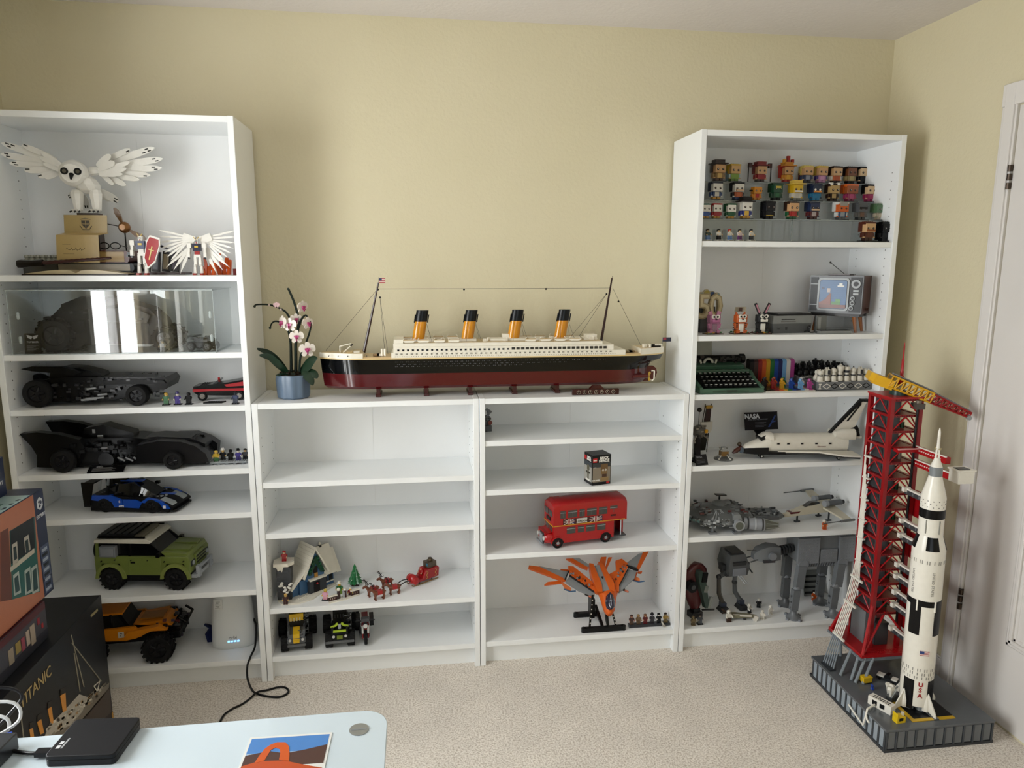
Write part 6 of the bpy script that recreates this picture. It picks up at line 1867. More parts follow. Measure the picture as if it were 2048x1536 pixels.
for s in (-1,1):
 q = MB();q.bx((s * .026,.046,.052),(.016,.034,.040),'#17171a');q.build('saddlebag',MC)
# ================================================================== LOW BOOKCASE WITH THE BUS
d1 = lambda x,y: (950 + x * .21973,780 + y * .21973)
Z = .899
MK = thing('grey_mech','small grey and red brick machine against the side panel','model robot',(.842,-.115,Z),.3)
q = MB();q.bx((0,0,.012),(.034,.030,.024),'#4b4d50');greeble(q,-.016,.016,-.016,.012,.004,.06,26,['#3a3c3f','#55585b','#6a6d70','#2a2b2d'],.006,.014,rnd=RND);q.build('base',MK)
q = MB();q.bx((0,0,.046),(.022,.022,.028),'#54575a');q.build('torso',MK)
q = MB();q.cyl((.008,-.014,.036),(.008,-.020,.036),.009,'#6a2320',n=12);q.build('red_drum',MK)
q = MB();q.tube([(0,0,.056),(.010,0,.068),(.006,0,.080)],.005,'#5b5e61',n=6);q.bx((.010,0,.080),(.022,.014,.010),'#63666a',(0,.6,0));q.build('arm',MK)
q = MB();q.cyl((-.012,-.014,.052),(-.012,-.030,.056),.004,'#2a2b2d',n=8);q.build('cannon',MK)
# --- small toy box
Z = .709
A,B,C_ = Vec((1.231,-.268)),Vec((1.203,-.206)),Vec((1.309,-.250))
rz = math.atan2(C_.y - A.y,C_.x - A.x)
TB2 = thing('small_toy_box','small black and grey toy carton standing alone on the shelf','box',(A.x,A.y,Z),rz)
W_,D_,H_ = .080,.068,.118
q = MB();q.box(0,W_,0,D_,0,H_,'#141416');q.build('carton',TB2,bevel=.0008)
mGr = noise_mat('printed_grey_fade','#6b6257','#8d8478',20,.35)
q = MB();q.box(.003,W_ - .003,-.0006,.0004,.012,.086,'#857a6b');q.box(.003,W_ - .003,-.0008,.0004,.070,.088,'#2e3236');q.build('printed_front',TB2)
q = MB();q.box(-.0006,.0004,.003,D_ - .003,.012,.086,'#9a978f');q.box(-.0008,.0004,.003,D_ - .003,.070,.088,'#3a4046');q.build('printed_side',TB2)
q = MB();q.box(.003,.020,-.0010,0,.090,.106,'#b8141c');q.text('LEGO',.0058,'#f0ece0',(.0115,-.0012,.098),ext=.0002,bold=.0004);q.box(-.0010,0,D_ - .020,D_ - .003,.092,.108,'#b8141c');q.box(.062,.074,-.0010,0,.004,.011,'#b8141c');q.build('red_logo',TB2)
for tx,sz,lc,rt_,bd in (('BRICK',.0135,(.050,-.0010,.105),0,.0006),('HEADZ',.0135,(.050,-.0010,.094),0,.0006),('BRICK',.0105,(-.0010,.026,.105),1,.0005),('HEADZ',.0105,(-.0010,.026,.096),1,.0005),('STAR WARS',.006,(.016,-.0010,.019),0,.0003),('40283',.004,(.012,-.0010,.070),0,0)):
 q = MB();q.text(tx,sz,'#e6e4de',lc,(PI / 2,0,-PI / 2 * rt_),ext=.0003,bold=bd);q.build('lettering',TB2)
q = MB()
for x0,x1,z0,z1,c in ((.036,.066,.058,.082,'#6a4f2c'),(.038,.064,.042,.058,'#7a5f3a'),(.042,.062,.030,.042,'#4a2f22'),(.036,.070,.014,.030,'#8a7048')):
 q.box(x0,x1,-.0012,0,z0,z1,c)
for x in (.046,.057):
 q.cyl((x,-.0012,.058),(x,-.0016,.058),.004,'#e8e4dc',n=10);q.cyl((x,-.0016,.058),(x,-.0019,.058),.002,'#101010',n=8)
q.build('printed_figure',TB2)
q = MB()
for y0,y1,z0,z1,c in ((.022,.042,.056,.076,'#55503f'),(.016,.050,.042,.050,'#3a362c'),(.026,.040,.020,.056,'#6f6a5c'),(.018,.050,.012,.020,'#d8d4ca')):
 q.box(-.0012,0,y0,y1,z0,z1,c)
q.build('printed_side_figure',TB2)
# --- red double-decker
Z = .455
BS = thing('double_decker_bus','red double-decker bus with union flag banner on its side','model bus',(1.106,-.250,Z),.173)
mBr = pl('#a50a10',.22,coat=.2)
L0,L1,BW = -.018,.292,.100
q = MB();q.prism([(L0,.020),(L0,.088),(.292 - .055,.088),(.292 - .055,.020)],'y',0,BW,mBr);q.build('lower_deck',BS)
q = MB();q.prism([(L1 - .055,.018),(L1 - .055,.024),(L1,.024),(L1,.018)],'y',.004,BW,'#3b3e42');q.build('rear_platform',BS)
q = MB();q.box(L1 - .055,L1 - .008,BW - .012,BW,.024,.088,mBr);q.box(L1 - .010,L1,.030,BW,.024,.088,mBr);q.build('rear_stairs',BS)
q = MB();q.box(L1 - .055,L1 - .04,.02,.06,.024,.085,'#33100f');q.build('saloon_door',BS)
q = MB();q.cyl((L1 - .022,.006,.024),(L1 - .022,.006,.088),.0022,'#b9bcc0',n=8);q.build('grab_pole',BS)
n_ = 6
roofp = [(0,.088),(0,.165)] + [(BW * .5 - BW * .5 * math.cos(PI * i / 12) ** .6 if i < 6 else BW * .5 + BW * .5 * abs(math.cos(PI * i / 12)) ** .6,.165 + .022 * math.sin(PI * i / 12)) for i in range(1,12)] + [(BW,.165),(BW,.088)]
q = MB();q.loft([[(x,y,z if k not in (0,5) else (z - .010 if z > .15 else z)) for y,z in roofp] for k,x in enumerate((L0 - .002,L0 + .012,.05,.20,L1 - .014,L1))],mBr);q.build('upper_deck',BS)
q = MB();q.box(-.046,L0,.018,BW - .004,.020,.060,mBr);q.prism([(-.046,.056),(L0,.064),(L0,.056)],'y',.018,BW - .004,mBr);q.build('engine_bonnet',BS)
q = MB();q.box(-.052,-.046,.030,BW - .034,.014,.056,'#3a3d41');q.box(-.0535,-.0515,.034,BW - .038,.018,.052,'#8b8f93');q.build('radiator',BS)
for y in (.020,BW - .016):
 q = MB();q.cyl((-.044,y,.040),(-.054,y,.040),.008,'#c9c9c4',n=12);q.build('headlamp',BS)
 q = MB();q.sph((-.028,y - .006 if y < .05 else y + .008,.040),(.024,.012,.020),mBr,n=10,k=6);q.build('front_wing',BS)
q = MB();q.box(-.058,-.052,.016,BW - .010,.012,.018,'#8b8f93');q.build('bumper',BS)
mGl = pl('#3c3a38',.06,coat=.6)
for i,(x0,x1) in enumerate(((.008,.030),(.040,.078),(.088,.110),(.120,.160),(.170,.206),(.218,.250))):
 q = MB();q.box(x0,x1,-.0010,.004,.120 + (.018 if i == 5 else 0),.150,mGl);w = q.build('window',BS)
 q = MB();q.box(x0,x1,-.0016,.003,.141,.143,'#8b8f90');q.box((x0 + x1) / 2 - .0006,(x0 + x1) / 2 + .0006,-.0016,.003,.124,.141,'#55524e');q.build('window_bar',w)
for i,(x0,x1) in enumerate(((.036,.072),(.082,.108),(.118,.154),(.164,.200))):
 q = MB();q.box(x0,x1,-.0010,.004,.056,.082,mGl);w = q.build('window',BS)
 q = MB();q.box(x0,x1,-.0016,.003,.074,.076,'#8b8f90');q.build('window_bar',w)
for y0,y1 in ((.012,.046),(.054,.088)):
 q = MB();q.box(L0 - .004,L0 + .004,y0,y1,.124,.148,mGl);q.build('front_window',BS)
 q = MB();q.box(L0 - .0014,L0 + .004,y0,y1,.064,.084,mGl);q.build('front_window',BS)
q = MB();q.box(L0 - .005,L0 + .002,.030,.070,.104,.118,'#141414');q.build('destination_blind',BS)
q = MB();q.box(L0,L1 - .008,-.0014,.002,.089,.0925,'#c98a1c');q.box(L0 - .0045,L0,0,BW,.089,.0925,'#c98a1c');q.build('yellow_line',BS)
q = MB();q.box(.020,.185,-.0022,.001,.094,.116,'#3a0c10');ban = q.build('flag_banner',BS)
for fx0,fx1 in ((.022,.066),(.130,.183)):
 q = MB();cx = (fx0 + fx1) / 2
 q.box(fx0,fx1,-.0028,-.002,.1030,.1070,'#d8d0c8')
 for s in (-1,1):
  q.prism([(fx0,.105 - s * .010),(fx0 + .004,.105 - s * .0105),(fx1,.105 + s * .010),(fx1 - .004,.105 + s * .0105)],'y',-.0028,-.002,'#d8d0c8')
 q.box(fx0,fx1,-.0032,-.0028,.1042,.1058,'#8e1018');q.box(cx - .006,cx + .006,-.0028,-.002,.094,.116,'#d8d0c8');q.box(cx - .003,cx + .003,-.0032,-.0028,.094,.116,'#8e1018')
 for ss in (-1,1):
  q.prism([(fx1 - .012,.105 + ss * .004),(fx1,.105 + ss * .003),(fx1,.105 + ss * .008)],'y',-.0026,-.002,'#1c2a66')
 q.build('union_flag',ban)
q = MB();q.box(.076,.120,-.0028,-.002,.0955,.1145,'#cfcac2');q.text('LONDON',.0100,'#26221f',(.098,-.0030,.1025),ext=.0002,bold=.0003);q.box(.080,.116,-.0031,-.0028,.1100,.1108,'#6a6660');q.build('banner_card',ban)
q = MB();q.box(.222,.244,-.002,.001,.108,.114,'#3a0a0c');q.build('side_sign',BS)
for x in (0,.203):
 for y in (.006,BW - .006):
  w = wheel(BS,(x,y,.0215),.0215,.014,'#111112','#6a1216')
  q = MB();q.cyl((x,y - .0078 if y < .05 else y + .0078,.0215),(x,y,.0215),.006,'#8b8f93',n=10);q.build('hub_cap',w)
 o = [(x + .0285 * math.cos(PI * i / 10),.022 + .0285 * math.sin(PI * i / 10)) for i in range(11)]
 o += [(x + .0240 * math.cos(PI * i / 10),.022 + .0240 * math.sin(PI * i / 10)) for i in range(10,-1,-1)]
 q = MB();q.prism(o,'y',-.0016,.004,mBr);q.build('arch_rim',BS)
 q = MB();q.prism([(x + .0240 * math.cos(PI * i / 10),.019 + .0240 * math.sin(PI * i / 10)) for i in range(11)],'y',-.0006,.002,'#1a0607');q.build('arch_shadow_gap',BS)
# --- winged orange craft on a black stand
Z = .097
OS = thing('orange_winged_craft','orange and grey brick spacecraft with swept wings and dark cockpit','model spacecraft',(1.300,-.20,Z + .03))
NOSE = Vec((1.318,-.262,.170))
bk = Vec((0,.77,.64));nr = Vec((0,-.64,.77));rt = Vec((1,0,0))
def SP(x,y,h=0):
 a,b = (x - 1185) * .000290,(880 - y) * .000300
 dih = .10 * abs(a)
 return NOSE + rt * (a + b * .10) + bk * b + nr * (h + dih)
def plate(name,pts,col,h0=0,h1=.010,studs=0):
 q = mbw(OS);q.loft([[SP(x,y,h0) for x,y in pts],[SP(x,y,h1) for x,y in pts]],col);return q.build(name,OS,bevel=0)
mOg,mGy = pl('#cf5a10',.3),pl('#85888a',.3)
plate('grey_spine',[(1000,210),(1100,205),(1240,520),(1230,580),(1085,580)],mGy,0,.022)
plate('orange_spar',[(930,180),(990,190),(1085,480),(1090,600),(1015,590),(945,340)],mOg,-.004,.026)
plate('orange_spar',[(1065,160),(1130,180),(1265,480),(1260,600),(1190,560)],mOg,-.004,.026)
plate('inner_wing',[(625,200),(700,205),(960,430),(1020,600),(960,560),(640,330)],mOg,0,.014)
plate('grey_wing',[(640,340),(990,575),(985,620),(770,540),(580,410)],mGy,-.008,.006)
plate('outer_wing_grey',[(210,190),(620,275),(590,395),(530,370),(230,250)],mGy,0,.008)
plate('outer_wing_edge',[(60,178),(210,198),(540,362),(580,405),(545,410),(50,218)],mOg,-.003,.009)
plate('winglet',[(280,430),(330,390),(540,372),(540,412),(300,437)],mOg,-.018,-.010)
plate('inner_wing',[(1330,140),(1420,120),(1500,200),(1490,260),(1340,510),(1330,590),(1260,560),(1215,330),(1330,280)],mOg,0,.014)
plate('grey_wing',[(1490,270),(1620,310),(1580,410),(1345,590),(1330,540)],mGy,-.008,.006)
plate('outer_wing_grey',[(1490,180),(1680,62),(1745,55),(1640,265),(1500,212)],mGy,0,.008)
plate('outer_wing_edge',[(1740,48),(1830,45),(1650,310),(1610,292)],mOg,-.003,.009)
plate('winglet',[(1590,420),(1560,380),(1620,305),(1640,320)],mOg,-.014,-.004)
plate('winglet',[(1650,300),(1715,300),(1700,330),(1650,320)],mOg,-.016,-.010)
plate('tail_fin',[(600,98),(760,95),(925,190),(905,260),(845,240)],mOg,.006,.018)
plate('tail_stripe',[(700,100),(790,98),(930,195),(915,230)],mGy,.018,.021)
plate('tail_fin',[(1120,78),(1200,75),(1160,250),(1080,160)],mOg,.006,.018)
plate('tail_fin',[(1230,80),(1285,85),(1190,250),(1165,240)],mOg,.004,.014)
plate('shark_wing',[(520,215),(640,225),(640,245),(520,240)],mOg,-.012,-.004)
q = mbw(OS)
for pts in ([(560,390),(625,265),(640,270),(575,400)],[(1480,215),(1640,300),(1635,315),(1475,232)],[(640,330),(980,570),(975,580),(635,342)],[(1340,500),(1500,260),(1508,266),(1348,512)],[(1085,375),(1125,370),(1110,415)],[(1010,575),(1090,580),(1090,590),(1010,588)]):
 q.loft([[SP(x,y,.0) for x,y in pts],[SP(x,y,.0235 if pts[0][1] == 375 else .0150) for x,y in pts]],'#1c1d20')
for k in range(46):
 x,y = RND.choice([(RND.uniform(660,960),0),(RND.uniform(1240,1460),1)])
 yy = (330 + (x - 660) * .68 if y == 0 else 480 - (x - 1240) * 1.0) + RND.uniform(-60,10)
 c = SP(x,yy,.0145);q.bx(c,(.008,.008,.004),RND.choice(['#cf5a10','#2a2b2d','#b84c0c','#85888a']),(.7,0,RND.random()))
q.build('panel_lines',OS)['kind'] = 'stuff'
q = mbw(OS)
for k in range(30):
 t = k / 29
 for r in range(3):
  x,y = 670 + 250 * t + 20 * r,345 + 170 * t + 28 * r - 20
  c = SP(x,y,.006);q.cyl(c,c + nr * .002,.0022,mGy,n=6)
  if k < 16:
   x,y = 1470 - 110 * t * 1.6 + 20 * r,300 + 140 * t * 1.6 + 20 * r;c = SP(x,y,.006);q.cyl(c,c + nr * .002,.0022,mGy,n=6)
q.build('wing_studs',OS)['kind'] = 'stuff'
q = mbw(OS);rings = []
for y,w,h in ((560,150,.030),(640,120,.036),(740,95,.036),(830,70,.030),(875,30,.016)):
 rings.append([SP(1185 + w * math.cos(2 * PI * i / 14),y,h * .9 * math.sin(2 * PI * i / 14) - .004) for i in range(14)])
q.loft(rings,mOg);q.build('nose',OS,angle=40)
q = mbw(OS);rings = []
for y,w in ((630,22),(660,58),(740,68),(810,58),(842,20)):
 rings.append([SP(1185 + w * math.cos(2 * PI * i / 14),y,.020 + .022 * math.sin(2 * PI * i / 14)) for i in range(14)])
q.loft(rings,pl('#141430',.05,coat=.8));cp = q.build('cockpit_glass',OS,angle=50)
q = mbw(OS)
q.tube([SP(1185,640,.040),SP(1185,740,.0435),SP(1185,835,.040)],.0012,'#b8bcc4',n=5);q.tube([SP(1120,735,.030),SP(1185,740,.0435),SP(1250,735,.030)],.0012,'#b8bcc4',n=5);q.tube([SP(1140,680,.034),SP(1185,672,.0415),SP(1230,680,.034)],.0012,'#b8bcc4',n=5);q.build('cockpit_frame',cp)
for x,y in ((590,450),(1590,370)):
 q = mbw(OS);q.loft([[SP(x + a * 70,y + b * 45 + a * 35,h) for a,b in ((-1,-.6),(1,0),(1,.8),(-.3,.9))] for h in (-.016,-.006)],'#d2703a');q.tube([SP(x - 30,y + 40,-.014),SP(x + 60,y + 75,-.014),SP(x + 140,y + 70,-.014)],.0028,'#355a80',n=6);q.build('engine_pod',OS)
for x,y in ((885,575),(1410,530)):
 q = mbw(OS);q.cyl(SP(x - 25,y - 12,-.012),SP(x + 25,y + 12,-.012),.0055,'#1b1c1e',n=10);q.cyl(SP(x + 20,y + 12,-.012),SP(x + 70,y + 50,-.008),.004,'#b8562a',n=8);q.build('gun',OS)
SD = thing('display_stand','black technic stand under the orange winged craft','stand',(1.295,-.19,Z))
mSk = pl('#0c0c0d',.35)
for (x0,y0),(x1,y1) in (((1.216,-.250),(1.378,-.250)),((1.212,-.125),(1.30,-.125))):
 q = mbw(SD);q.box(x0,x1,y0 - .009,y0 + .009,Z,Z + .018,mSk)
 for x in (x0,x1):
  q.cyl((x,y0,Z),(x,y0,Z + .018),.0105,mSk,n=12)
 q.build('foot_beam',SD)
for a,b in (((1.242,-.24,Z + .012),(1.260,-.205,Z + .135)),((1.350,-.24,Z + .012),(1.330,-.215,Z + .10))):
 q = mbw(SD);q.tube([a,b],.0050,mSk,n=4)
 for k in range(6):
  p = Vec(a).lerp(Vec(b),.15 + .14 * k);q.cyl(p + Vec((0,-.0045,0)),p + Vec((0,-.0058,0)),.0026,'#cfcac2',n=8)
 q.build('upright',SD)
q = mbw(SD);q.prism([(-.245,Z + .012),(-.125,Z + .030),(-.125,Z + .050),(-.235,Z + .022)],'x',1.288,1.300,mSk);q.prism([(-.245,Z + .012),(-.205,Z + .09),(-.190,Z + .11),(-.215,Z + .03)],'x',1.312,1.322,mSk);q.box(1.262,1.278,-.18,-.13,Z + .018,Z + .10,mSk);q.build('brace',SD)
# row of six figures on a strip
FR = thing('figure_strip','narrow dark grey strip base under the row of six figures','brick plate',(1.490,-.232,Z))
q = MB();q.box(-.085,.086,-.012,.012,0,.010,'#33363a');q.box(-.083,.084,-.0128,-.0118,.002,.008,'#2a2c2f');q.build('strip',FR)
q = MB();q.tube([(.058,-.018,.004),(.048,-.016,.022)],.0032,'#c9c4ba',n=6);q.bx((.058,-.019,.005),(.012,.008,.008),'#9a948a',(0,.5,0));q.build('leaning_tool',FR)
for i,(lb,t,l,h,hd) in enumerate((('dark brown brick figure with red cape on the strip','#3a2020','#4a3a30','#3a1a14','#b8826a'),('tan brick figure with tan hair on the strip','#6b5236','#5a4630','#8a6f48','#8a6a48'),('dark red brick figure with brown hair on the strip','#5c1418','#5c1418','#6a4020','#d8a884'),('black brick figure with a wide dark hat on the strip','#26262c','#2a2a30',None,'#8f8a92'),('black and white brick figure on the strip','#1a1c1e','#17181a','#111111','#cfcac0'),('mustard yellow brick figure with dark hair on the strip','#8f7434','#6b5a38','#241a14','#9a8468'))):
 minifig(lb,(1.418 + i * .0285,-.230,Z + .010),t,l,h,hd,group='six figures on the strip base',hat='#1b1b20' if h is None else None,s=1.0)
# ================================================================== TALL BOOKCASE BY THE DOOR: blocky figures on clear risers
Z = 1.629
m_clr = clear_mat('clear_riser',(.90,.92,.92),.02,.02)
m_clre = pl('#a9b0ae',.2,alpha=.5)
ROW = {1: (-.237,1.632),2: (-.185,1.713),3: (-.125,1.787),4: (-.065,1.862)}
for i,(x0,x1) in enumerate(((1.625,2.00),(2.004,2.372))):
 RS = thing('clear_riser',['clear three-step display riser below the white-headed and gold figures','clear three-step display riser below the orange and grey figures'][i],'display riser',((x0 + x1) / 2,-.12,Z))
 for r,(ya,yb) in ((2,(-.218,-.156)),(3,(-.155,-.096)),(4,(-.095,-.025))):
  z = ROW[r][1]
  q = mbw(RS);q.box(x0,x1,ya,yb,z - .003,z,m_clr);q.box(x0,x1,ya - .0004,ya,z - .003,z,m_clre);q.build('step',RS)
  zl = {2: Z + .003,3: ROW[2][1],4: ROW[3][1]}[r]
  q = mbw(RS);q.box(x0,x1,ya,ya + .003,zl,z - .003,m_clr);q.build('riser_face',RS)
 q = mbw(RS);q.box(x0,x1,-.262,-.03,Z,Z + .003,m_clr);q.build('foot_plate',RS)
 for xx in (x0,x1 - .002):
  q = mbw(RS);q.box(xx,xx + .002,-.218,-.216,Z + .003,ROW[2][1],m_clre);q.build('seam',RS)
def blocky(label,px,row,body,face,hair,legs,s=1.0,hat=None,mouth=None,arms=None,extra=None,eyes='#2a160e',front=None,tall=0,wide=1.0,back=None):
 Y,z = ROW[row]
 x = at(px,{1: 478,2: 439,3: 402,4: 366}[row],Y).x
 T = thing('blocky_figure',label,'figurine',(x,Y,z),.12,'blocky figures on the clear risers',s)
 q = MB();q.box(-.024,.024,-.022,.020,0,.0034,'#17181a');q.build('base_plate',T)
 for sx in (-1,1):
  q = MB();q.box(sx * .0085 - .0070,sx * .0085 + .0070,-.011,.009,.0034,.0130,legs);q.build('leg',T)
  q = MB();q.box(sx * .0205 - .0040,sx * .0205 + .0040,-.008,.006,.0140,.0300,arms or body);o = q.build('arm',T)
  q = MB();q.box(sx * .0205 - .0036,sx * .0205 + .0036,-.012,-.004,.0125,.0165,face);q.build('hand',o)
 q = MB();q.box(-.0165,.0165,-.012,.010,.0130,.0320,body)
 if front:
  q.box(-.0090,.0090,-.0132,-.0118,.0145,.0310,front)
 q.build('torso',T)
 q = MB();q.box(-.0200 * wide,.0200 * wide,-.018,.014,.0320,.0620,face);h = q.build('head',T,bevel=.001)
 for sx in (-1,1):
  q = MB();q.cyl((sx * .0105,-.0178,.0450),(sx * .0105,-.0192,.0450),.0042,eyes,n=10);q.cyl((sx * .0105 + .0012,-.0190,.0462),(sx * .0105 + .0012,-.0196,.0462),.0012,'#e8e4da',n=6);q.build('eye',h)
 if mouth:
  q = MB();q.box(-.0160,.0160,-.0225,-.0170,.0345,.0405,mouth);q.build('mouth_piece',h)
 if hair:
  q = MB();q.box(-.0225 * wide,.0225 * wide,-.0150,.0190,.0590,.0680,hair);q.box(-.0230 * wide,.0230 * wide,.0010,.0190,.0340,.0640,hair);q.studs(-.018,.018,-.010,.014,.0680,hair,p=.009);q.build('hair',T)
 if hat:
  q = MB();q.box(-.0290,.0290,-.0240,.0230,.0640,.0680,hat);q.box(-.0190,.0190,-.0150,.0160,.0680,.0800 + tall,hat);q.build('hat',T)
 if back:
  q = MB();q.box(-.024,.024,.0100,.0160,.0060,.0420,back);q.build('cape',T)
 for k,(c,d,col) in enumerate(extra or ()):
  q = MB();q.bx(c,d,col);q.build('accessory',T)
 return T
W_ = '#d8d4ca'
B4 = [
 ('brown block figure with a wide dark brown hat',1435,'#8a6a3a',SKIN,'#2a120e','#4a2a1a',dict(hat='#27110d',front='#c9a45a',s=1.05)),
 ('lime green block figure with swept yellow hair',1466,'#7a9a3a','#c9a06a','#c09a1c','#5a7a2c',dict(arms='#9ab0b4',back='#7f989c')),
 ('red block figure with a red cap between two lamp posts',1518,'#8e1018','#c0966a','#6a0c12','#2a1512',dict(hat='#7a0e14',extra=[((-.050,0,.035),(.003,.003,.070),'#1a1210'),((-.044,0,.066),(.014,.010,.018),'#33100e'),((.050,0,.035),(.003,.003,.070),'#1a1210'),((.044,0,.066),(.014,.010,.018),'#33100e')])),
 ('gold and red block figure with a tall red crest',1572,'#b8781a','#b88a5a','#8e1a14','#9a1a14',dict(hat='#b8781a',front='#d09a2a',extra=[((0,-.004,.092),(.012,.010,.024),'#8e1a14'),((-.018,-.006,.084),(.010,.010,.014),'#c08a1e'),((.018,-.006,.084),(.010,.010,.014),'#8e1a14'),((-.026,.006,.045),(.008,.014,.050),'#8e1a14')])),
 ('blue jacketed block figure with pale blond hair and red bag',1611,'#2a3658','#c09468','#c9b25a','#1f2436',dict(back='#5a1212',front='#8a8fa0')),
 ('pink and purple block figure with blond fringe',1640,'#b07aa0','#c09468','#c0a23a','#b07aa0',dict(arms='#3a2a6a',front='#c890b4')),
 ('brown haired block figure in orange and white',1669,'#b8561e','#c09a6e','#26130e','#26130e',dict(arms='#d0ccc0',front='#a84a18')),
 ('dark brown faced block figure in patterned tan top',1698,'#8a7a4c','#6e4022','#1b100c','#1b100c',dict(front='#a8945c')),
 ('black haired block figure dressed in black',1723,'#141518','#c9ab84','#0e0e10','#141518',dict(s=1.0)),
]
B3 = [
 ('white headed block figure in blue shirt and dark cap',1430,'#1f3a6a',W_,'#141c30','#b8862c',dict(front='#c9c4b8')),
 ('black and white faced block figure with orange vest',1473,'#a8501c',W_,'#0f1012','#1f3a6a',dict(arms='#1a1a1c',mouth='#c9a884',front='#c0602a')),
 ('short amber block figure with black ears',1511,'#c07a1c','#c9821c',None,'#c07a1c',dict(s=.84,front='#a8201a',extra=[((-.026,.0,.046),(.012,.010,.006),'#1a120e'),((.026,0,.046),(.012,.010,.006),'#1a120e')])),
 ('dark green hooded block figure',1550,'#0f3a22','#12442a','#0c3018','#141816',dict(front='#1b5a34',extra=[((0,-.0185,.052),(.022,.002,.008),'#b8a23a')])),
 ('yellow hatted block figure with white beard',1590,'#cfcabe','#c9a21c','#c9a21c','#6a6a60',dict(hat='#d0b04a',mouth=W_,front='#bdb8ac')),
 ('bright blue block figure with an orange brim',1628,'#0f6a94','#16243c','#12203a','#0f6a94',dict(mouth='#c9803a',eyes='#e8e4da')),
 ('dark brown hooded block figure with tan front',1663,'#26140e','#a88a58','#26140e','#26140e',dict(front='#a88a58',extra=[((-.016,-.010,.068),(.012,.012,.010),W_),((.016,-.010,.068),(.012,.012,.010),W_)])),
 ('orange haired block figure in magenta',1698,'#8e2450','#8a4a24','#c95a14','#7a1a3c',dict(wide=1.25,front='#a83a64')),
 ('black haired block figure in a magenta dress',1737,'#8e1c4a','#c9ab84','#111012','#8e1c4a',dict(front='#a02a58')),
]
B2 = [
 ('white headed block figure in blue against the side panel',1409,'#2a4a8a',W_,'#2a5a4a','#b8862c',dict(s=.82)),
 ('white headed block figure with red cap and shirt',1431,'#8e1218',W_,'#9a1218','#b8862c',dict(s=.84)),
 ('white headed block figure with green cap and shirt',1459,'#12502c',W_,'#12502c','#b8862c',dict(s=.84)),
 ('white haired block figure with a black top hat and blue coat',1489,'#26307a',W_,'#cfcabe','#b8862c',dict(front='#c9a23a',hat='#1a1412',tall=.004)),
 ('black cloaked block figure with a yellow belt',1535,'#101012','#17171a','#0c0c0e','#101012',dict(back='#0c0c0e',front='#1d1d20',extra=[((0,-.0126,.0150),(.030,.002,.003),'#b89a2a')])),
 ('brown haired block figure in red and green',1582,'#8e1a16','#c09468','#2a160e','#12502c',dict(arms='#14522e',front='#a02018')),
 ('navy hooded block figure with dark red body',1623,'#4a1216','#1a2644','#16203a','#3a0e12',dict(mouth='#c9a884',front='#a89a98')),
 ('white and blue helmeted block figure with orange face',1680,'#26426a','#b8541c','#c9cac6','#55585c',dict(wide=1.1,front='#8a8e92',arms='#c9cac6',extra=[((0,-.014,.062),(.034,.010,.016),'#8a8680')])),
 ('grey helmeted block figure with a dark visor',1719,'#55524e','#4a4c4e','#4a4c4e','#2a2a2c',dict(front='#6a4a34',extra=[((0,-.0188,.047),(.034,.002,.007),'#101012')])),
 ('pale green block figure wrapped in beige cloth',1757,'#a89a84','#4e6a4a','#4e6a4a','#a89a84',dict(wide=1.3,s=.95,front='#b8ab94')),
]
B1 = [
 ('reddish brown haired block figure in a brown robe',1733,'#4a2014','#c09a6e','#4a1c10','#3a1a12',dict(mouth='#8a4a24',front='#5c2a18',s=1.08)),
 ('glossy black helmeted block figure',1767,'#0e0e10','#0e0e10','#0a0a0c','#0e0e10',dict(eyes='#26262a',s=1.08,back='#0a0a0c')),
]
for row,L in ((4,B4),(3,B3),(2,B2),(1,B1)):
 for lb,px,body,face,hair,legs,kw in L:
  blocky(lb,px,row,body,face,hair,legs,**kw)
for lb,px,t,l,h,held in (('small figure in dark vest and jeans on a white plinth',1415,'#2a3a2c','#5a7aa8','#241610',None),('small figure in white shirt holding a hammer on a white plinth',1437,'#cfcac0','#17181a','#17181a','#4a2c1c'),('small figure with red hair and jeans on a white plinth',1459,'#cfcac0','#5a7aa8','#9a1a16',None),('small figure in purple skirt on a white plinth',1479,'#c9b8b4','#5a2a5c','#1a1412',None),('small figure in white shirt with black hair on a white plinth',1502,'#c9c4ba','#2a2c30','#111012',None)):
 x = at(px,476,-.240).x
 minifig(lb,(x,-.240,Z + .0065),t,l,h,'#c9ab7a',held=held,group='small figures on white plinths',rz=.3)
 T = thing('white_plinth','white plinth with a printed strip under the ' + lb.split(' on ')[0].replace('small ',''),'plinth',(x,-.240,Z),.3,'white plinths below the small figures')
 q = MB();q.box(-.013,.013,-.011,.011,0,.0062,'#d2cec4');q.build('block',T)
 q = MB();q.box(-.009,.009,-.0116,-.0108,.002,.0045,'#8a867c');q.build('print',T)

# ================================================================== second shelf: sign, animals, console, television
Z = 1.280
e2 = lambda x,y: (1340 + x * .24414,480 + y * .24414)
SG = thing('number_sign','cream number 50 sign with coloured discs behind the pink pig','sign',(1.712,-.150,Z),.25)
q = MB();q.box(-.034,.034,.0,.012,0,.10,'#3a3c3a');q.build('post',SG)
for i,(x,z,c) in enumerate(((-.036,.142,'#5a7a78'),(-.012,.152,'#9a8a34'),(.014,.146,'#26406a'),(.038,.140,'#4a7a8a'))):
 q = MB();q.cyl((x,.004,z),(x,-.002,z),.0165,'#a89c7c',n=18);q.cyl((x,-.002,z),(x,-.004,z),.0130,c,n=18);q.build('coloured_disc',SG)
for ch,x in (('5',-.028),('0',.026)):
 q = MB();q.text(ch,.130,'#9a8a66',(x,-.008,.098),ext=.006,bold=.005);dg = q.build('digit',SG)
 q = MB();q.text(ch,.130,'#c2b48e',(x,-.0145,.098),ext=.0008,bold=-.0006);q.build('digit_face',dg)
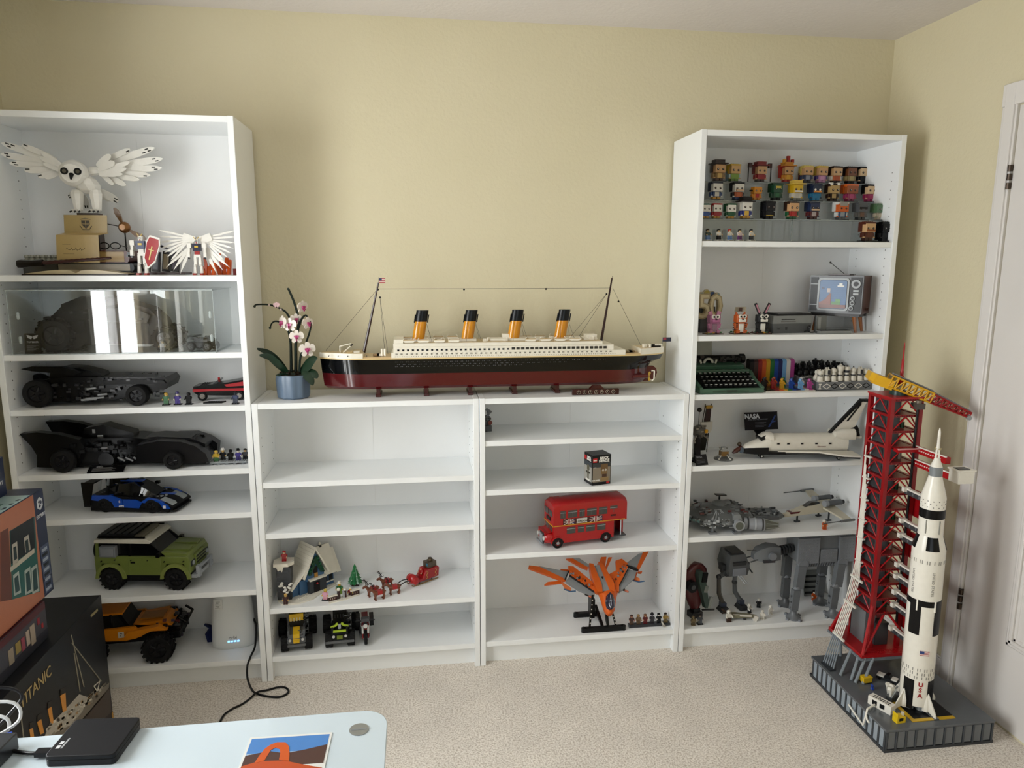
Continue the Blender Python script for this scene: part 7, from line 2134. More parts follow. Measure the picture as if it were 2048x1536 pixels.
def animal(label,px,body,belly,ear,snout,kind):
 x = at(px,667,-.215).x
 T = thing('block_animal',label,'animal figurine',(x,-.215,Z),.05,'block animals beside the console')
 q = MB();q.box(-.034,.034,-.022,.022,0,.0034,'#3a2a1a');greeble(q,-.032,.032,-.022,.02,.003,.008,16,['#2f6a34','#8a2a22','#b8862c','#5a2a30'],.004,.010,rnd=RND);q.build('base',T)
 q = MB();q.box(-.018,.018,-.010,.014,.004,.044,body);q.box(-.010,.010,-.0125,-.0095,.006,.040,belly);q.build('body',T,bevel=.0015)
 for s in (-1,1):
  q = MB();q.box(s * .015 - .007,s * .015 + .007,-.017,-.004,.004,.016,body);q.build('foot',T)
  q = MB();q.bx((s * .021,-.004,.032),(.008,.012,.020),body,(0,s * .2,0));q.build('arm',T)
 q = MB();q.box(-.022,.022,-.016,.014,.044,.074,body);h = q.build('head',T,bevel=.003)
 q = MB();q.box(-.014,.014,-.0215,-.0150,.047,.059,snout);q.build('muzzle',h,bevel=.001)
 q = MB();q.box(-.004,.004,-.023,-.021,.055,.059,'#2a1a1c');q.build('nose',h)
 for s in (-1,1):
  q = MB();q.cyl((s * .009,-.0158,.068),(s * .009,-.0185,.068),.0078,'#e2ded4',n=14);q.cyl((s * .007,-.0185,.067),(s * .007,-.0195,.067),.0040,'#0f0f10',n=10);q.build('eye',h)
  if kind == 'rabbit':
   q = MB();q.bx((s * .020,.002,.096),(.010,.006,.046),body,(0,s * .45,0));q.bx((s * .020,-.0018,.096),(.005,.003,.034),'#b8808c',(0,s * .45,0));q.build('ear',h)
  elif kind == 'pig':
   q = MB();q.bx((s * .017,-.004,.080),(.014,.008,.016),ear,(0,s * .3,0));q.build('ear',h)
  else:
   q = MB();q.bx((s * .017,.002,.079),(.010,.006,.012),ear,(0,s * .2,0),t=(.3,.5));q.build('ear',h)
   q = MB()
   for k in range(4):
    q.box(s * .018 - .004,s * .018 + .004,-.0108,.0145,.014 + k * .008,.017 + k * .008,'#1b1210')
   q.build('stripe',T)
 return T
animal('pink block pig sitting in front of the number sign',1426,'#a8688c','#8a6a7c','#b87a98','#a8608a','pig')
tg = animal('orange striped block tiger beside the pig',1479,'#b8541c',W_,'#b8541c',W_,'tiger')
q = MB();q.bx((-.012,.004,.094),(.022,.004,.018),'#8a8270',(.2,0,.2));q.bx((.012,.004,.094),(.022,.004,.018),'#9a9280',(-.2,0,-.2));q.bx((0,0,.094),(.010,.004,.014),'#3a1a14');q.build('bow_ribbon',tg)
animal('black and white block rabbit with upright ears',1522,'#1b1b1d',W_,'#1b1b1d',W_,'rabbit')
# games console and controller
GCn = thing('game_console','grey two-tone games console with a black top beside the rabbit','game console',(2.028,-.165,Z),.10)
q = MB();q.prism([(-.082,0),(.080,0),(.084,.038),(-.086,.038)],'y',-.05,.06,'#4a4c4c');q.build('lower_case',GCn)
q = MB();q.box(-.086,.084,-.050,.060,.038,.068,'#7a7c7a');q.box(-.050,.010,-.0512,-.0495,.052,.055,'#2a2a2a');q.box(-.052,.012,-.0512,-.0495,.044,.046,'#55504a');q.build('upper_case',GCn)
q = MB();q.box(-.062,.084,-.046,.058,.068,.076,'#1f1f20');q.build('top_cover',GCn)
q = MB();q.box(-.066,-.056,-.052,-.049,.016,.022,'#2a2a2a');q.box(-.030,-.024,-.052,-.049,.014,.024,'#2a2a2a');q.build('buttons',GCn)
CT_ = thing('game_controller','flat grey game controller on the shelf below the television','game controller',(2.190,-.250,Z),.0)
q = MB();q.box(-.068,.062,-.012,.022,0,.012,'#7c7e7c');q.build('body',CT_,bevel=.001)
q = MB();q.box(-.064,.058,-.008,.018,.012,.0142,'#1b1b1c');q.build('face',CT_)
q = MB();q.tube(smooth([(-.068,.01,.006),(-.10,.012,.006),(-.104,.016,.028),(-.085,.03,.024),(-.10,.04,.006),(-.12,.05,.005)]),.0025,'#1b1b1c',n=6);q.build('lead',CT_)
CRT = thing('game_cartridge','grey game cartridge standing behind the controller','game cartridge',(2.160,-.195,Z),.1)
q = MB();q.box(-.022,.022,-.008,.008,0,.066,'#6a6c6a');q.build('shell',CRT)
q = MB();q.box(-.016,-.004,-.0088,-.0078,.014,.06,'#8e908e');q.build('label_strip',CRT)
# television
TV = thing('retro_television','brown retro brick television with a blue platform-game screen','television',(2.268,-.140,Z),math.radians(-48))
W2,D2 = .100,.055
for x in (-.07,.07):
 for y in (-.040,.040):
  q = MB();q.cyl((x,y,.066),(x * 1.16,y * 1.1,0),.0085,'#8a5226',r2=.0050,n=8);q.build('leg',TV)
q = MB();q.box(-.092,.092,-.050,.050,.062,.074,'#1c1512');q.build('base_frame',TV)
q = MB();q.box(-W2,W2,-D2 + .004,D2,.074,.222,'#4a2416');q.box(-.04,.04,-.03,.03,.222,.228,'#33180f');q.build('cabinet',TV,bevel=.001)
q = MB();q.box(-W2,W2,-D2 - .004,-D2 + .005,.074,.222,'#3c3e40');q.build('front_panel',TV)
yF = -D2 - .004
q = MB();q.box(-.096,-.068,yF - .002,yF + .001,.082,.214,'#17181a')
for z in (.104,.186):
 q.box(-.096,-.068,yF - .004,yF - .001,z,z + .003,'#8a8e90')
q.build('speaker_grille',TV)
q = MB()
def rr_xz(cx,cz,w,h,r,n=5):
 o = []
 for sx,sz,a0 in ((1,1,0),(-1,1,PI / 2),(-1,-1,PI),(1,-1,1.5 * PI)):
  o += [(cx + sx * (w - r) + r * math.cos(a0 + PI / 2 * i / n),cz + sz * (h - r) + r * math.sin(a0 + PI / 2 * i / n)) for i in range(n + 1)]
 return o
q.prism(rr_xz(-.008,.148,.059,.064,.012),'y',yF - .006,yF + .001,'#8d9294');q.prism(rr_xz(-.008,.148,.052,.057,.010),'y',yF - .0065,yF - .004,'#1d2022');q.build('screen_bezel',TV)
q = MB();q.prism(rr_xz(-.008,.148,.0505,.0555,.009),'y',yF - .0075,yF - .005,'#255a8c');scr = q.build('screen',TV)
ys = yF - .0082
for nm,P_,c in (('screen_ground',[(-.058,.094),(.042,.094),(.042,.108),(-.058,.108)],'#6a2c1a'),('screen_hill',[(-.058,.108),(-.014,.108),(-.014,.152),(-.020,.152),(-.032,.134),(-.044,.122),(-.058,.116)],'#7a341e'),('screen_bush',[(-.012,.108),(.022,.108),(.022,.120),(-.012,.120)],'#3a7a2c'),('screen_bush',[(.004,.120),(.022,.120),(.022,.130),(.004,.130)],'#4a8a34'),('screen_cloud',[(.008,.178),(.032,.178),(.032,.184),(.008,.184)],'#d8d8d0'),('screen_cloud',[(.014,.184),(.026,.184),(.026,.192),(.014,.192)],'#d8d8d0'),('screen_block',[(-.050,.168),(-.042,.168),(-.042,.176),(-.050,.176)],'#2a3c58'),('screen_block',[(-.030,.156),(-.018,.156),(-.018,.172),(-.030,.172)],'#b8a8a0')):
 q = MB();q.prism(P_,'y',ys - .0004,ys + .001,c);q.build(nm,scr)
q = MB()
for k in range(12):
 q.box(-.057,.041,ys - .0002 + .0008,ys + .001,.112 + k * .0078,.1125 + k * .0078,'#2a6296')
q.build('screen_lines',scr)
q = MB();q.box(.054,.096,yF - .002,yF + .001,.080,.216,'#17181a');q.build('control_panel',TV)
q = MB();q.cyl((.075,yF - .002,.190),(.075,yF - .008,.190),.017,'#8d9294',n=20);q.cyl((.075,yF - .008,.190),(.075,yF - .011,.190),.009,'#1a1a1c',n=14);q.build('channel_dial',TV)
for z in (.160,.148):
 q = MB();q.box(.066,.086,yF - .005,yF,z,z + .007,'#9a9ea0');q.build('button',TV)
for x,z in ((.066,.134),(.066,.116),(.062,.096)):
 q = MB();q.cyl((x,yF - .002,z),(x,yF - .007,z),.0085,'#8d9294',n=14);q.cyl((x,yF - .007,z),(x,yF - .0085,z),.0050,'#1a1a1c',n=10);q.build('knob',TV)
a = Vec((2.295,-.120,Z + .226));b = at(1661,525,-.10)
q = mbw(TV);q.tube([a,b],.0014,'#33302c',n=5);q.sph(b,.0042,'#2a2724',n=8,k=6);q.build('antenna',TV)
q = MB();q.cyl((W2,.0,.092),(W2 + .012,.0,.092),.007,'#3a1a12',n=10);q.build('side_crank',TV)
# ================================================================== third shelf: typewriter, rainbow, chess
Z = 1.054
e3 = lambda x,y: (1340 + x * .24414,660 + y * .24414)
TW = thing('typewriter','sand green brick typewriter with rows of black keys','typewriter',(1.775,-.150,Z),.0)
mG = pl('#3f5f4c',.35)
X0,X1 = -.128,.134
q = MB();q.box(X0,X1,-.112,.110,0,.020,mG);q.build('base',TW,bevel=.004)
for x in (X0,X1 - .014):
 q = MB();q.prism([(-.112,.018),(-.112,.024),(-.04,.046),(.0,.072),(.06,.076),(.06,.018)],'x',x,x + .014,mG);q.build('side_cheek',TW,bevel=.002)
q = MB();q.box(X0 + .014,X1 - .014,-.004,.008,.060,.076,mG);q.build('rear_bar',TW)
q = MB();q.prism([(-.108,.018),(-.02,.050),(-.004,.060),(-.004,.018)],'x',X0 + .014,X1 - .014,'#0c0d0d');q.build('key_well',TW)
for r in range(4):
 for k in range(11):
  x = X0 + .030 + k * .0198 + r * .002
  if x > X1 - .022:
   continue
  y = -.094 + r * .026;z = .028 + r * .011
  q = MB();q.cyl((x,y,z),(x,y,z + .008),.0070,'#101111',n=10);kk = q.build('key',TW)
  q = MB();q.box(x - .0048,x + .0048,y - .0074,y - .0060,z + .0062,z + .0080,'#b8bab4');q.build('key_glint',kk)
q = MB();q.box(-.075,.070,-.1135,-.111,.006,.012,'#2c4636');q.box(-.020,.022,-.114,-.111,.005,.014,'#24382c');q.build('front_badge',TW)
q = MB();q.prism([(.008,.076),(.0,.092),(.060,.102),(.070,.076)],'x',X0 + .03,X1 - .03,mG);q.build('ribbon_cover',TW,bevel=.002)
q = MB();q.cyl((X0 - .004,.060,.112),(X1 - .010,.060,.112),.016,'#101111',n=16)
for x in (X0 - .002,X1 - .026):
 q.cyl((x,.060,.112),(x + .016,.060,.112),.020,'#141515',n=16)
greeble(q,X0 + .01,X1 - .02,.03,.05,.100,.124,30,['#141515','#241a1c','#0d0d0e'],.006,.018,rnd=RND);q.build('carriage',TW)
q = MB();n = 12
o = [(-.040 + .022 * math.cos(PI * i / n),.100 + .022 * math.sin(PI * i / n)) for i in range(n + 1)];inn = [(-.040 + .013 * math.cos(PI * i / n),.100 + .013 * math.sin(PI * i / n)) for i in range(n,-1,-1)]
q.prism(o + inn,'y',.024,.030,'#a8a89c')
for s in (-1,1):
 q.bx((-.040 + s * .032,.027,.106),(.007,.005,.016),'#a8a89c',(0,s * .3,0))
q.build('type_guide',TW)
q = MB();q.bx((-.058,.078,.150),(.105,.0015,.080),'#8f9086',(-.10,0,0));pp = q.build('paper',TW)
q = MB();q.bx((-.080,.074,.165),(.012,.0012,.010),'#3a2018',(-.10,0,0));q.build('paper_mark',pp)
# rainbow display
RB = thing('rainbow_display','stepped rainbow of eleven curved colour strips on a white plate','brick display',(2.008,-.150,Z))
cols = ['#121214','#2e1410','#7a0c10','#b8501a','#b88a1c','#12602c','#16408e','#141c50','#6a9ac4','#c9c4bc','#9a3c7c']
names = ['black','brown','red','orange','yellow','green','blue','dark blue','light blue','white','pink']
n = len(cols)
q = mbw(RB);q.box(1.918,2.124,-.258,-.060,Z,Z + .005,'#cfcac0');q.build('plate',RB)
for i,c in enumerate(cols):
 x0 = 1.925 + i * .0176
 q = mbw(RB)
 pr = [(-.064,Z + .005),(-.064,Z + .104),(-.075,Z + .109),(-.092,Z + .107),(-.100,Z + .098),(-.100,Z + .020),(-.112,Z + .009),(-.250,Z + .009),(-.250,Z + .005)]
 q.prism(pr,'x',x0,x0 + .0170,c);q.build('colour_strip',RB)
for i,c in enumerate(cols):
 x0 = 1.925 + i * .0176 + .0085
 minifig('all ' + names[i] + ' brick figure standing on its own colour strip',(x0,-.205 + .028 * (i % 2) - .003 * i,Z + .009),c,c,c,c,group='one-colour figures on the rainbow',s=1.0)
# chess board and pieces
CH = thing('chess_board','grey box chess board with black and white diamond pattern sides','chess board',(2.140,-.245,Z),.02)
BWd,BDp,BH = .226,.200,.034
q = MB();q.box(0,BWd,0,BDp,0,BH,'#6e7072');q.box(-.0006,BWd + .0006,-.0006,BDp,0,.002,'#17181a');q.build('box',CH)
k8 = 8
cw_,cd_ = BWd / 8,BDp / 8
for i in range(8):
 for j in range(8):
  q = MB();q.box(i * cw_ + .0005,(i + 1) * cw_ - .0005,j * cd_ + .0005,(j + 1) * cd_ - .0005,BH,BH + .0024,'#121315' if (i + j) % 2 else '#d2cfc6');q.build('square',CH)
q = MB()
for d in range(6):
 x = .020 + d * .034
 for s in (-1,1):
  c = '#121315' if d % 2 else '#d8d4ca'
  for a,b in (((x,.017),(x + .017,.017 + s * .010)),((x + .017,.017 + s * .010),(x + .034,.017))):
   q.prism([(a[0],a[1] - .0016),(b[0],b[1] - .0016),(b[0],b[1] + .0016),(a[0],a[1] + .0016)],'y',-.0010,.0005,c)
q.box(.003,.014,-.001,.0005,.006,.010,'#d8d4ca');q.box(.006,.011,-.001,.0005,.010,.024,'#d8d4ca');q.box(.003,.014,-.001,.0005,.024,.028,'#d8d4ca')
q.build('diamond_pattern',CH)
def chess(kind,i,j,col,band,label,grp):
 c = Matrix.Translation(CH.location) @ Matrix.Rotation(.02,4,'Z') @ Vec((i * cw_ + cw_ / 2,j * cd_ + cd_ / 2,BH + .0024))
 T = thing('chess_' + kind,label,'chess piece',c,0,grp)
 q = MB();q.lathe([(.0115,0),(.0125,.004),(.0120,.012),(.0080,.021)],col,n=10);q.build('foot',T)
 if kind == 'pawn':
  q = MB();q.lathe([(.0060,.020),(.0060,.026),(.0085,.030),(.0070,.038),(.0020,.041)],col,n=10);q.build('head',T);return T
 hh = {'king': .062,'queen': .058,'bishop': .054,'knight': .052,'rook': .046}[kind]
 q = MB();q.lathe([(.0090,.020),(.0095,.023),(.0080,.026)],band,n=10);q.build('band',T)
 q = MB();q.lathe([(.0085,.025),(.0075,hh * .62)],col,n=10);q.build('stem',T)
 q = MB()
 if kind == 'rook':
  q.lathe([(.0120,hh * .66),(.0120,hh * .92)],col,n=10)
  for k in range(5):
   q.bx((.0095 * math.cos(k * 1.257),.0095 * math.sin(k * 1.257),hh * .95),(.005,.005,.005),col)
 elif kind == 'knight':
  q.bx((0,0,hh * .70),(.017,.014,hh * .42),col);q.bx((.004,-.0075,hh * .68),(.010,.003,hh * .34),band);q.bx((-.004,0,hh * .95),(.005,.005,.010),col);q.bx((.004,0,hh * .95),(.005,.005,.010),col)
 elif kind == 'bishop':
  q.lathe([(.0060,hh * .58),(.0100,hh * .72),(.0085,hh * .90),(.0020,hh * .98)],col,n=10);q.sph((0,0,hh),.003,band,n=8,k=6)
 elif kind == 'queen':
  q.lathe([(.0095,hh * .56),(.0110,hh * .60),(.0110,hh * .72)],band,n=10);q.lathe([(.0095,hh * .72),(.0115,hh * .88),(.0100,hh * .96)],col,n=10);q.sph((0,0,hh),.0035,band,n=8,k=6)
 else:
  q.lathe([(.0085,hh * .60),(.0120,hh * .72),(.0140,hh * .92),(.0100,hh * .98)],col,n=10);q.bx((0,0,hh * 1.02),(.006,.006,.008),col)
 q.build('head',T)
 return T
order = ['rook','knight','bishop','king','queen','bishop','knight','rook']
SD_ = lambda i: 'on the rainbow side of its row' if i < 4 else 'on the side-panel end of its row'
mCW,mCB = pl('#d2cdc0',.35),pl('#0d0d0e',.35)
for i,k in enumerate(order):
 chess(k,i,0,mCW,pl('#26282c',.3),'white brick chess %s %s' % (k,SD_(i)),'white chess pieces')
 chess(k,i,7,mCB,pl('#1a1a1c',.3),'black brick chess %s %s' % (k,SD_(i)),'black chess pieces')
 chess('pawn',i,1,mCW,mCW,'white brick chess pawn behind the white %s %s' % (k,SD_(i)),'white chess pawns')
 chess('pawn',i,6,mCB,mCB,'black brick chess pawn before the black %s %s' % (k,SD_(i)),'black chess pawns')

# ================================================================== fourth shelf: spacecraft
Z = .773
SV = thing('space_shuttle','white and black space shuttle model resting on small wheels','model shuttle',(2.105,-.200,Z),-.10)
mSW,mSB = pl('#d6d1c4',.3),pl('#0f0f11',.3)
def ringx(x,w,z0,z1,top=1.0,n=16):
 r = []
 for i in range(n):
  t = 2 * PI * i / n
  y = w * math.cos(t);zz = (z0 + z1) / 2 + (z1 - z0) / 2 * math.sin(t)
  if math.sin(t) < 0:
   y = w * (1 if math.cos(t) > 0 else -1) * min(1,abs(math.cos(t)) ** .35)
  r.append((x,y,zz))
 return r
q = MB();q.loft([ringx(-.130,.036,.030,.100),ringx(.185,.036,.030,.103)],mSW);q.build('fuselage',SV)
q = MB();q.loft([ringx(-.232,.006,.030,.044),ringx(-.222,.018,.025,.056),ringx(-.190,.030,.024,.070),ringx(-.150,.035,.026,.086),ringx(-.128,.036,.030,.100)],mSW);q.build('nose',SV)
q = MB();q.loft([[(x,y * w,z) for y,z in ((-1,.021),(1,.021),(1.02,zt),(-1.02,zt))] for x,w,zt in ((-.238,.006,.038),(-.222,.019,.044),(-.190,.031,.048),(-.140,.037,.050))],mSB);q.build('black_chin',SV)
q = MB();q.box(-.14,.20,-.037,.037,.021,.032,mSB);q.build('belly',SV)
q = MB();q.bx((-.158,0,.086),(.026,.052,.012),'#141416',(0,-.5,0));q.loft([ringx(-.165,.020,.080,.094),ringx(-.145,.030,.078,.106),ringx(-.118,.034,.060,.106)],mSW);q.build('cockpit_windows',SV)
for s in (-1,1):
 q = MB();q.prism([(-.10,s * .034),(.06,s * .050),(.135,s * .108),(.195,s * .118),(.200,s * .034)],'z',.030,.036,mSW);q.build('wing',SV)
 q = MB();q.prism([(-.10,s * .034),(.06,s * .049),(.135,s * .106),(.194,s * .116),(.199,s * .034)],'z',.023,.030,'#2a2b2d');q.build('wing_underside',SV)
 q = MB();q.loft([ringx(.130,.016,.090,.112),ringx(.160,.021,.080,.124),ringx(.210,.020,.080,.122)],mSW);o = q.build('engine_pod',SV);o.location = (0,s * .022,0)
 q = MB();q.cyl((.205,s * .020,.096),(.228,s * .020,.100),.010,mSB,r2=.015,n=12);q.build('engine_bell',SV)
 q = MB();q.box(.214,.236,s * .028 - .007,s * .028 + .007,.086,.094,'#c2bdb2');q.build('pod_flap',SV)
 q = MB()
 for x in (-.102,-.062,-.006,.052,.108):
  q.box(x - .008,x + .008,s * .0362 - .0008,s * .0362 + .0008,.062,.070,'#c9c4b8');q.box(x - .004,x + .006,s * .0368 - .0008,s * .0368 + .0008,.063,.069,'#17181a')
 q.build('hinge_windows',SV)
 q = MB();q.box(-.1405,-.1385,s * .037 - .0005,s * .037 + .0005,.03,.05,mSB);q.text('Discovery',.0085,'#6a2428',(.075,s * -.0 - .0374,.054),ext=.0002) if s < 0 else None;q.build('lettering',SV)
q = MB();q.cyl((.205,0,.110),(.232,0,.116),.012,mSB,r2=.017,n=12);q.build('engine_bell',SV)
q = MB();q.prism([(.118,.102),(.150,.106),(.212,.106),(.262,.232),(.238,.232)],'y',-.006,.006,mSW);fin = q.build('tail_fin',SV)
q = MB();q.prism([(.116,.102),(.126,.102),(.242,.230),(.264,.228),(.266,.240),(.236,.240)],'y',-.0072,.0072,mSB);q.build('fin_edge',fin)
q = MB();q.prism([(.196,.150),(.222,.150),(.254,.222),(.246,.224)],'y',-.0085,.0085,'#cfcabd');q.prism([(.182,.150),(.190,.150),(.240,.222),(.235,.224)],'y',-.0078,.0078,mSB);q.build('rudder',fin)
for x in (-.155,.145):
 for y in ((-.010,.010) if x < 0 else (-.040,.040)):
  q = MB();q.cyl((x,y,.008),(x,y,.026),.0022,'#9a9ea0',n=6);st_ = q.build('landing_leg',SV)
  q = MB();q.cyl((x,y - .004,.008),(x,y + .004,.008),.008,'#17171a',n=12);q.cyl((x,y - .0045,.008),(x,y + .0045,.008),.0040,'#d8d4ca',n=10);q.build('wheel',st_)
q = MB();q.tube([(-.236,.0,.044),(-.262,-.01,.030),(-.275,-.012,.022)],[.008,.010,.004],'#4a2018',n=8);q.sph((-.245,0,.056),.009,'#3a2a1a',n=8,k=6);q.cyl((-.236,-.01,.034),(-.243,-.012,.034),.012,'#55606a',n=12);q.build('docked_module',SV)
NQ = thing('mission_plaque','black sloping plaque with white lettering behind the shuttle nose','plaque',(1.995,-.085,Z),.05)
q = MB();q.bx((0,0,.128),(.148,.005,.074),'#0b0c10',(-.22,0,0));q.build('panel',NQ)
q = MB();q.prism([(-.030,.092),(.032,.092),(.012,.070),(.010,0),(-.010,0),(-.012,.070)],'y',.004,.014,'#0b0c10');q.box(-.03,.03,0,.04,0,.004,'#0b0c10');q.build('support',NQ)
q = MB();q.X = Matrix.Translation((0,-.0035,.128)) @ Euler((-.22,0,0)).to_matrix().to_4x4()
q.text('NASA',.026,'#b9bcc2',(-.042,0,.020),ext=.0003,bold=.0010);q.text('SPACE SHUTTLE DISCOVERY',.0070,'#7a7e86',(-.016,0,.007),ext=.0002)
for k in range(4):
 q.box(-.030,.020 - .010 * (k % 2),-.0003,.0003,-.006 - k * .006,-.0048 - k * .006,'#5a5e66')
q.build('lettering',NQ)
q = MB();q.X = Matrix.Translation((0,-.0035,.128)) @ Euler((-.22,0,0)).to_matrix().to_4x4();q.prism([(.028,-.026),(.036,-.026),(.066,.020),(.060,.022)],'y',-.0004,.0003,'#1c3c78');q.prism([(.040,-.010),(.064,-.004),(.064,0),(.044,-.002)],'y',-.0004,.0003,'#1c3c78');q.build('blue_drawing',NQ)
# probe with a dark stand, white dish and gold truss, silver lander
PB = thing('space_probe','dark grey round probe on a black stand with an antenna mast','model satellite',(1.672,-.205,Z),.3)
q = MB();q.bx((0,0,.004),(.05,.06,.008),'#0d0d0f');q.prism([(-.012,.004),(.014,.004),(.004,.10),(-.010,.10)],'y',-.008,.008,'#111113');q.build('stand',PB)
q = MB();q.sph((.004,0,.122),(.030,.026,.026),'#4a4640',n=12,k=8);greeble(q,-.022,.03,-.03,-.01,.10,.15,18,['#5a564c','#8a8478','#2a2a2a'],.006,.014,rnd=RND);q.build('body',PB)
q = MB();q.bx((.018,-.026,.126),(.012,.006,.014),'#b8881c');q.build('gold_box',PB)
q = MB();q.cyl((.0,0,.145),(.002,0,.205),.0014,'#3a3834',n=6);q.sph((.002,0,.208),.0095,'#161412',n=10,k=7);q.build('mast',PB)
for s in (-1,1):
 q = MB();q.tube([(s * .016,-.01,.108),(s * .034,-.02,.092),(s * .030,-.022,.082)],.003,'#8a8478',n=6);q.build('thruster',PB)
PQ2 = thing('small_plaque','small black leaning plaque before the dark probe','plaque',(1.668,-.258,Z),.2)
q = MB();q.bx((0,0,.020),(.052,.004,.042),'#0b0c0e',(-.45,0,0));q.build('panel',PQ2)
q = MB();q.X = Matrix.Translation((0,-.0024,.021)) @ Euler((-.45,0,0)).to_matrix().to_4x4();q.text('NASA',.010,'#9a9ca0',(-.008,0,.011),ext=.0002)
for k in range(3):
 q.box(-.020,.014,-.0003,.0003,-.002 - k * .005,-.0008 - k * .005,'#55585c')
q.build('lettering',PQ2)
GT = thing('gold_telescope','upright gold and black truss with a white shield','model satellite',(1.752,-.080,Z),.15)
for s in (-1,1):
 q = MB();q.tube([(s * .022 - .008,0,0),(s * .014 + .012,0,.205)],.0018,'#26221c',n=5);q.build('pole',GT)
q = MB();q.prism([(-.022,.01),(.006,.01),(.014,.080),(-.014,.080)],'y',-.004,.004,'#17160f');q.build('solar_panel',GT);q = MB();q.prism([(-.004,.13),(.018,.13),(.024,.185),(.004,.185)],'y',-.004,.004,'#2a160e');q.build('solar_panel',GT)
q = MB();q.box(.000,.030,-.006,.006,.186,.198,'#a8801c');q.build('gold_cap',GT)
q = MB();q.prism([(-.028,.132),(.026,.132),(.026,.100),(.016,.086),(-.014,.086),(-.026,.100)],'y',-.016,-.008,'#c6c2b8');q.build('white_shield',GT)
LN = thing('moon_lander','tiny silver and gold lander on a clear round base','model spacecraft',(1.790,-.190,Z))
q = MB();q.cyl((0,0,0),(0,0,.003),.038,pl('#8a8e8c',.15,alpha=.5),n=24);q.build('base',LN)
q = MB();q.bx((0,0,.024),(.030,.026,.020),'#7a5a2a');q.bx((0,0,.042),(.024,.022,.018),'#8a8c8c',t=(.7,.7));greeble(q,-.016,.016,-.016,.01,.012,.048,14,['#a8a49a','#6a4a22','#4a4a4a'],.004,.010,rnd=RND);q.build('body',LN)
for k in range(4):
 a = .6 + k * PI / 2
 q = MB();q.tube([(.012 * math.cos(a),.012 * math.sin(a),.022),(.032 * math.cos(a),.032 * math.sin(a),.004)],.0022,'#c8c6be',n=6);q.sph((.032 * math.cos(a),.032 * math.sin(a),.005),.0042,'#d2d0c8',n=8,k=6);q.build('leg',LN)

# ================================================================== fifth shelf: grey freighter and white fighter
Z = .482
g1 = lambda x,y: (1370 + x * .10254,970 + y * .10254)
DS = thing('grey_freighter','large grey brick freighter with rounded hull and stubby nose cone','model spacecraft',(1.800,-.150,Z),-.06)
R_ = .118
hx = lambda s,n=18,k=.92: [(s * R_ * 1.18 * math.cos(2 * PI * i / n),s * R_ * k * math.sin(2 * PI * i / n)) for i in range(n)]
q = MB();q.loft([[(x,y,z) for x,y in hx(s)] for s,z in ((.86,.026),(1,.036),(1,.050),(.82,.068),(.40,.086),(.20,.090))],'#5a5d5d');q.build('upper_hull',DS,angle=25)
q = MB();q.loft([[(x,y,z) for x,y in hx(s)] for s,z in ((.45,.014),(.86,.026),(.9,.030))],'#3e4142');q.build('lower_hull',DS)
q = MB();q.loft([[(x,y,z) for x,y in hx(1.005)] for z in (.038,.048)],'#7a7d7c');q.build('hull_band',DS)
q = MB();greeble(q,-.10,.10,-.07,.07,.066,.084,150,['#55585a','#6c6f70','#45484a','#7d8080','#5a2a28'],.006,.018,rnd=RND);q.build('hull_greebles',DS)['kind'] = 'stuff'
q = MB()
for k in range(110):
 a = PI + RND.uniform(.15,PI - .15)
 q.bx((R_ * 1.18 * math.cos(a),R_ * .93 * math.sin(a),RND.uniform(.028,.056)),(RND.uniform(.006,.018),.006,RND.uniform(.003,.010)),RND.choice(['#8a8d8e','#6c6f70','#45484a','#a2a5a6','#2c2e30']),(0,0,a + PI / 2))
q.build('side_greebles',DS)['kind'] = 'stuff'
for x0,x1 in ((-.055,.012),):
 q = MB();q.loft([[(-.070,-.098,.054),(.020,-.100,.054),(.020,-.092,.050),(-.070,-.090,.050)],[(-.030,-.050,.082),(-.012,-.050,.082),(-.012,-.044,.078),(-.030,-.044,.078)]],'#83868a')
 for k in range(6):
  q.cyl((-.062 + k * .014,-.100,.056),(-.029 + k * .003,-.052,.084),.0020,'#a2a5a8',n=5)
 q.build('striped_roof_panel',DS)
q = MB();q.cyl((.042,-.090,.038),(.042,-.122,.038),.022,'#8e9194',n=20);q.cyl((.042,-.122,.038),(.042,-.1225,.038),.016,'#55584f',n=18);q.build('round_port',DS)
q = MB();q.bx((.040,-.082,.066),(.040,.044,.020),'#767a7c',t=(.6,.6));q.build('port_housing',DS)
q = MB();q.cyl((.072,-.086,.036),(.150,-.105,.036),.024,'#84878c',n=16)
for t_ in (.2,.55,.9):
 p = Vec((.072,-.086,.036)).lerp(Vec((.150,-.105,.036)),t_);d_ = Vec((.078,-.019,0)).normalized();q.cyl(p - d_ * .003,p + d_ * .003,.0255,'#26282b' if t_ != .55 else '#9da0a4',n=16)
q.build('access_tube',DS)
q = MB();q.cyl((.150,-.105,.036),(.202,-.118,.036),.024,pl('#55574f',.2),r2=.010,n=14)
for k in range(7):
 a = 2 * PI * k / 7;q.tube([(.150,-.105 + .0242 * math.cos(a),.036 + .0242 * math.sin(a)),(.203,-.118 + .0102 * math.cos(a),.036 + .0102 * math.sin(a))],.0012,'#8a8c84',n=4)
q.build('nose_cone',DS)
q = MB();q.prism([(.09,-.060),(.235,-.052),(.262,-.030),(.262,.030),(.235,.052),(.09,.060)],'z',.034,.048,'#55585a');greeble(q,.11,.25,-.045,.045,.048,.054,40,['#6c6f70','#45484a','#7d8080','#2c2e30'],.006,.02,rnd=RND);q.build('wedge_prow',DS)
q = MB();q.lathe([(.030,.088),(.030,.094),(.018,.102),(.004,.104)],'#66696a',n=16);q.bx((.02,0,.096),(.05,.024,.010),'#6a6d6e');q.build('dome',DS)
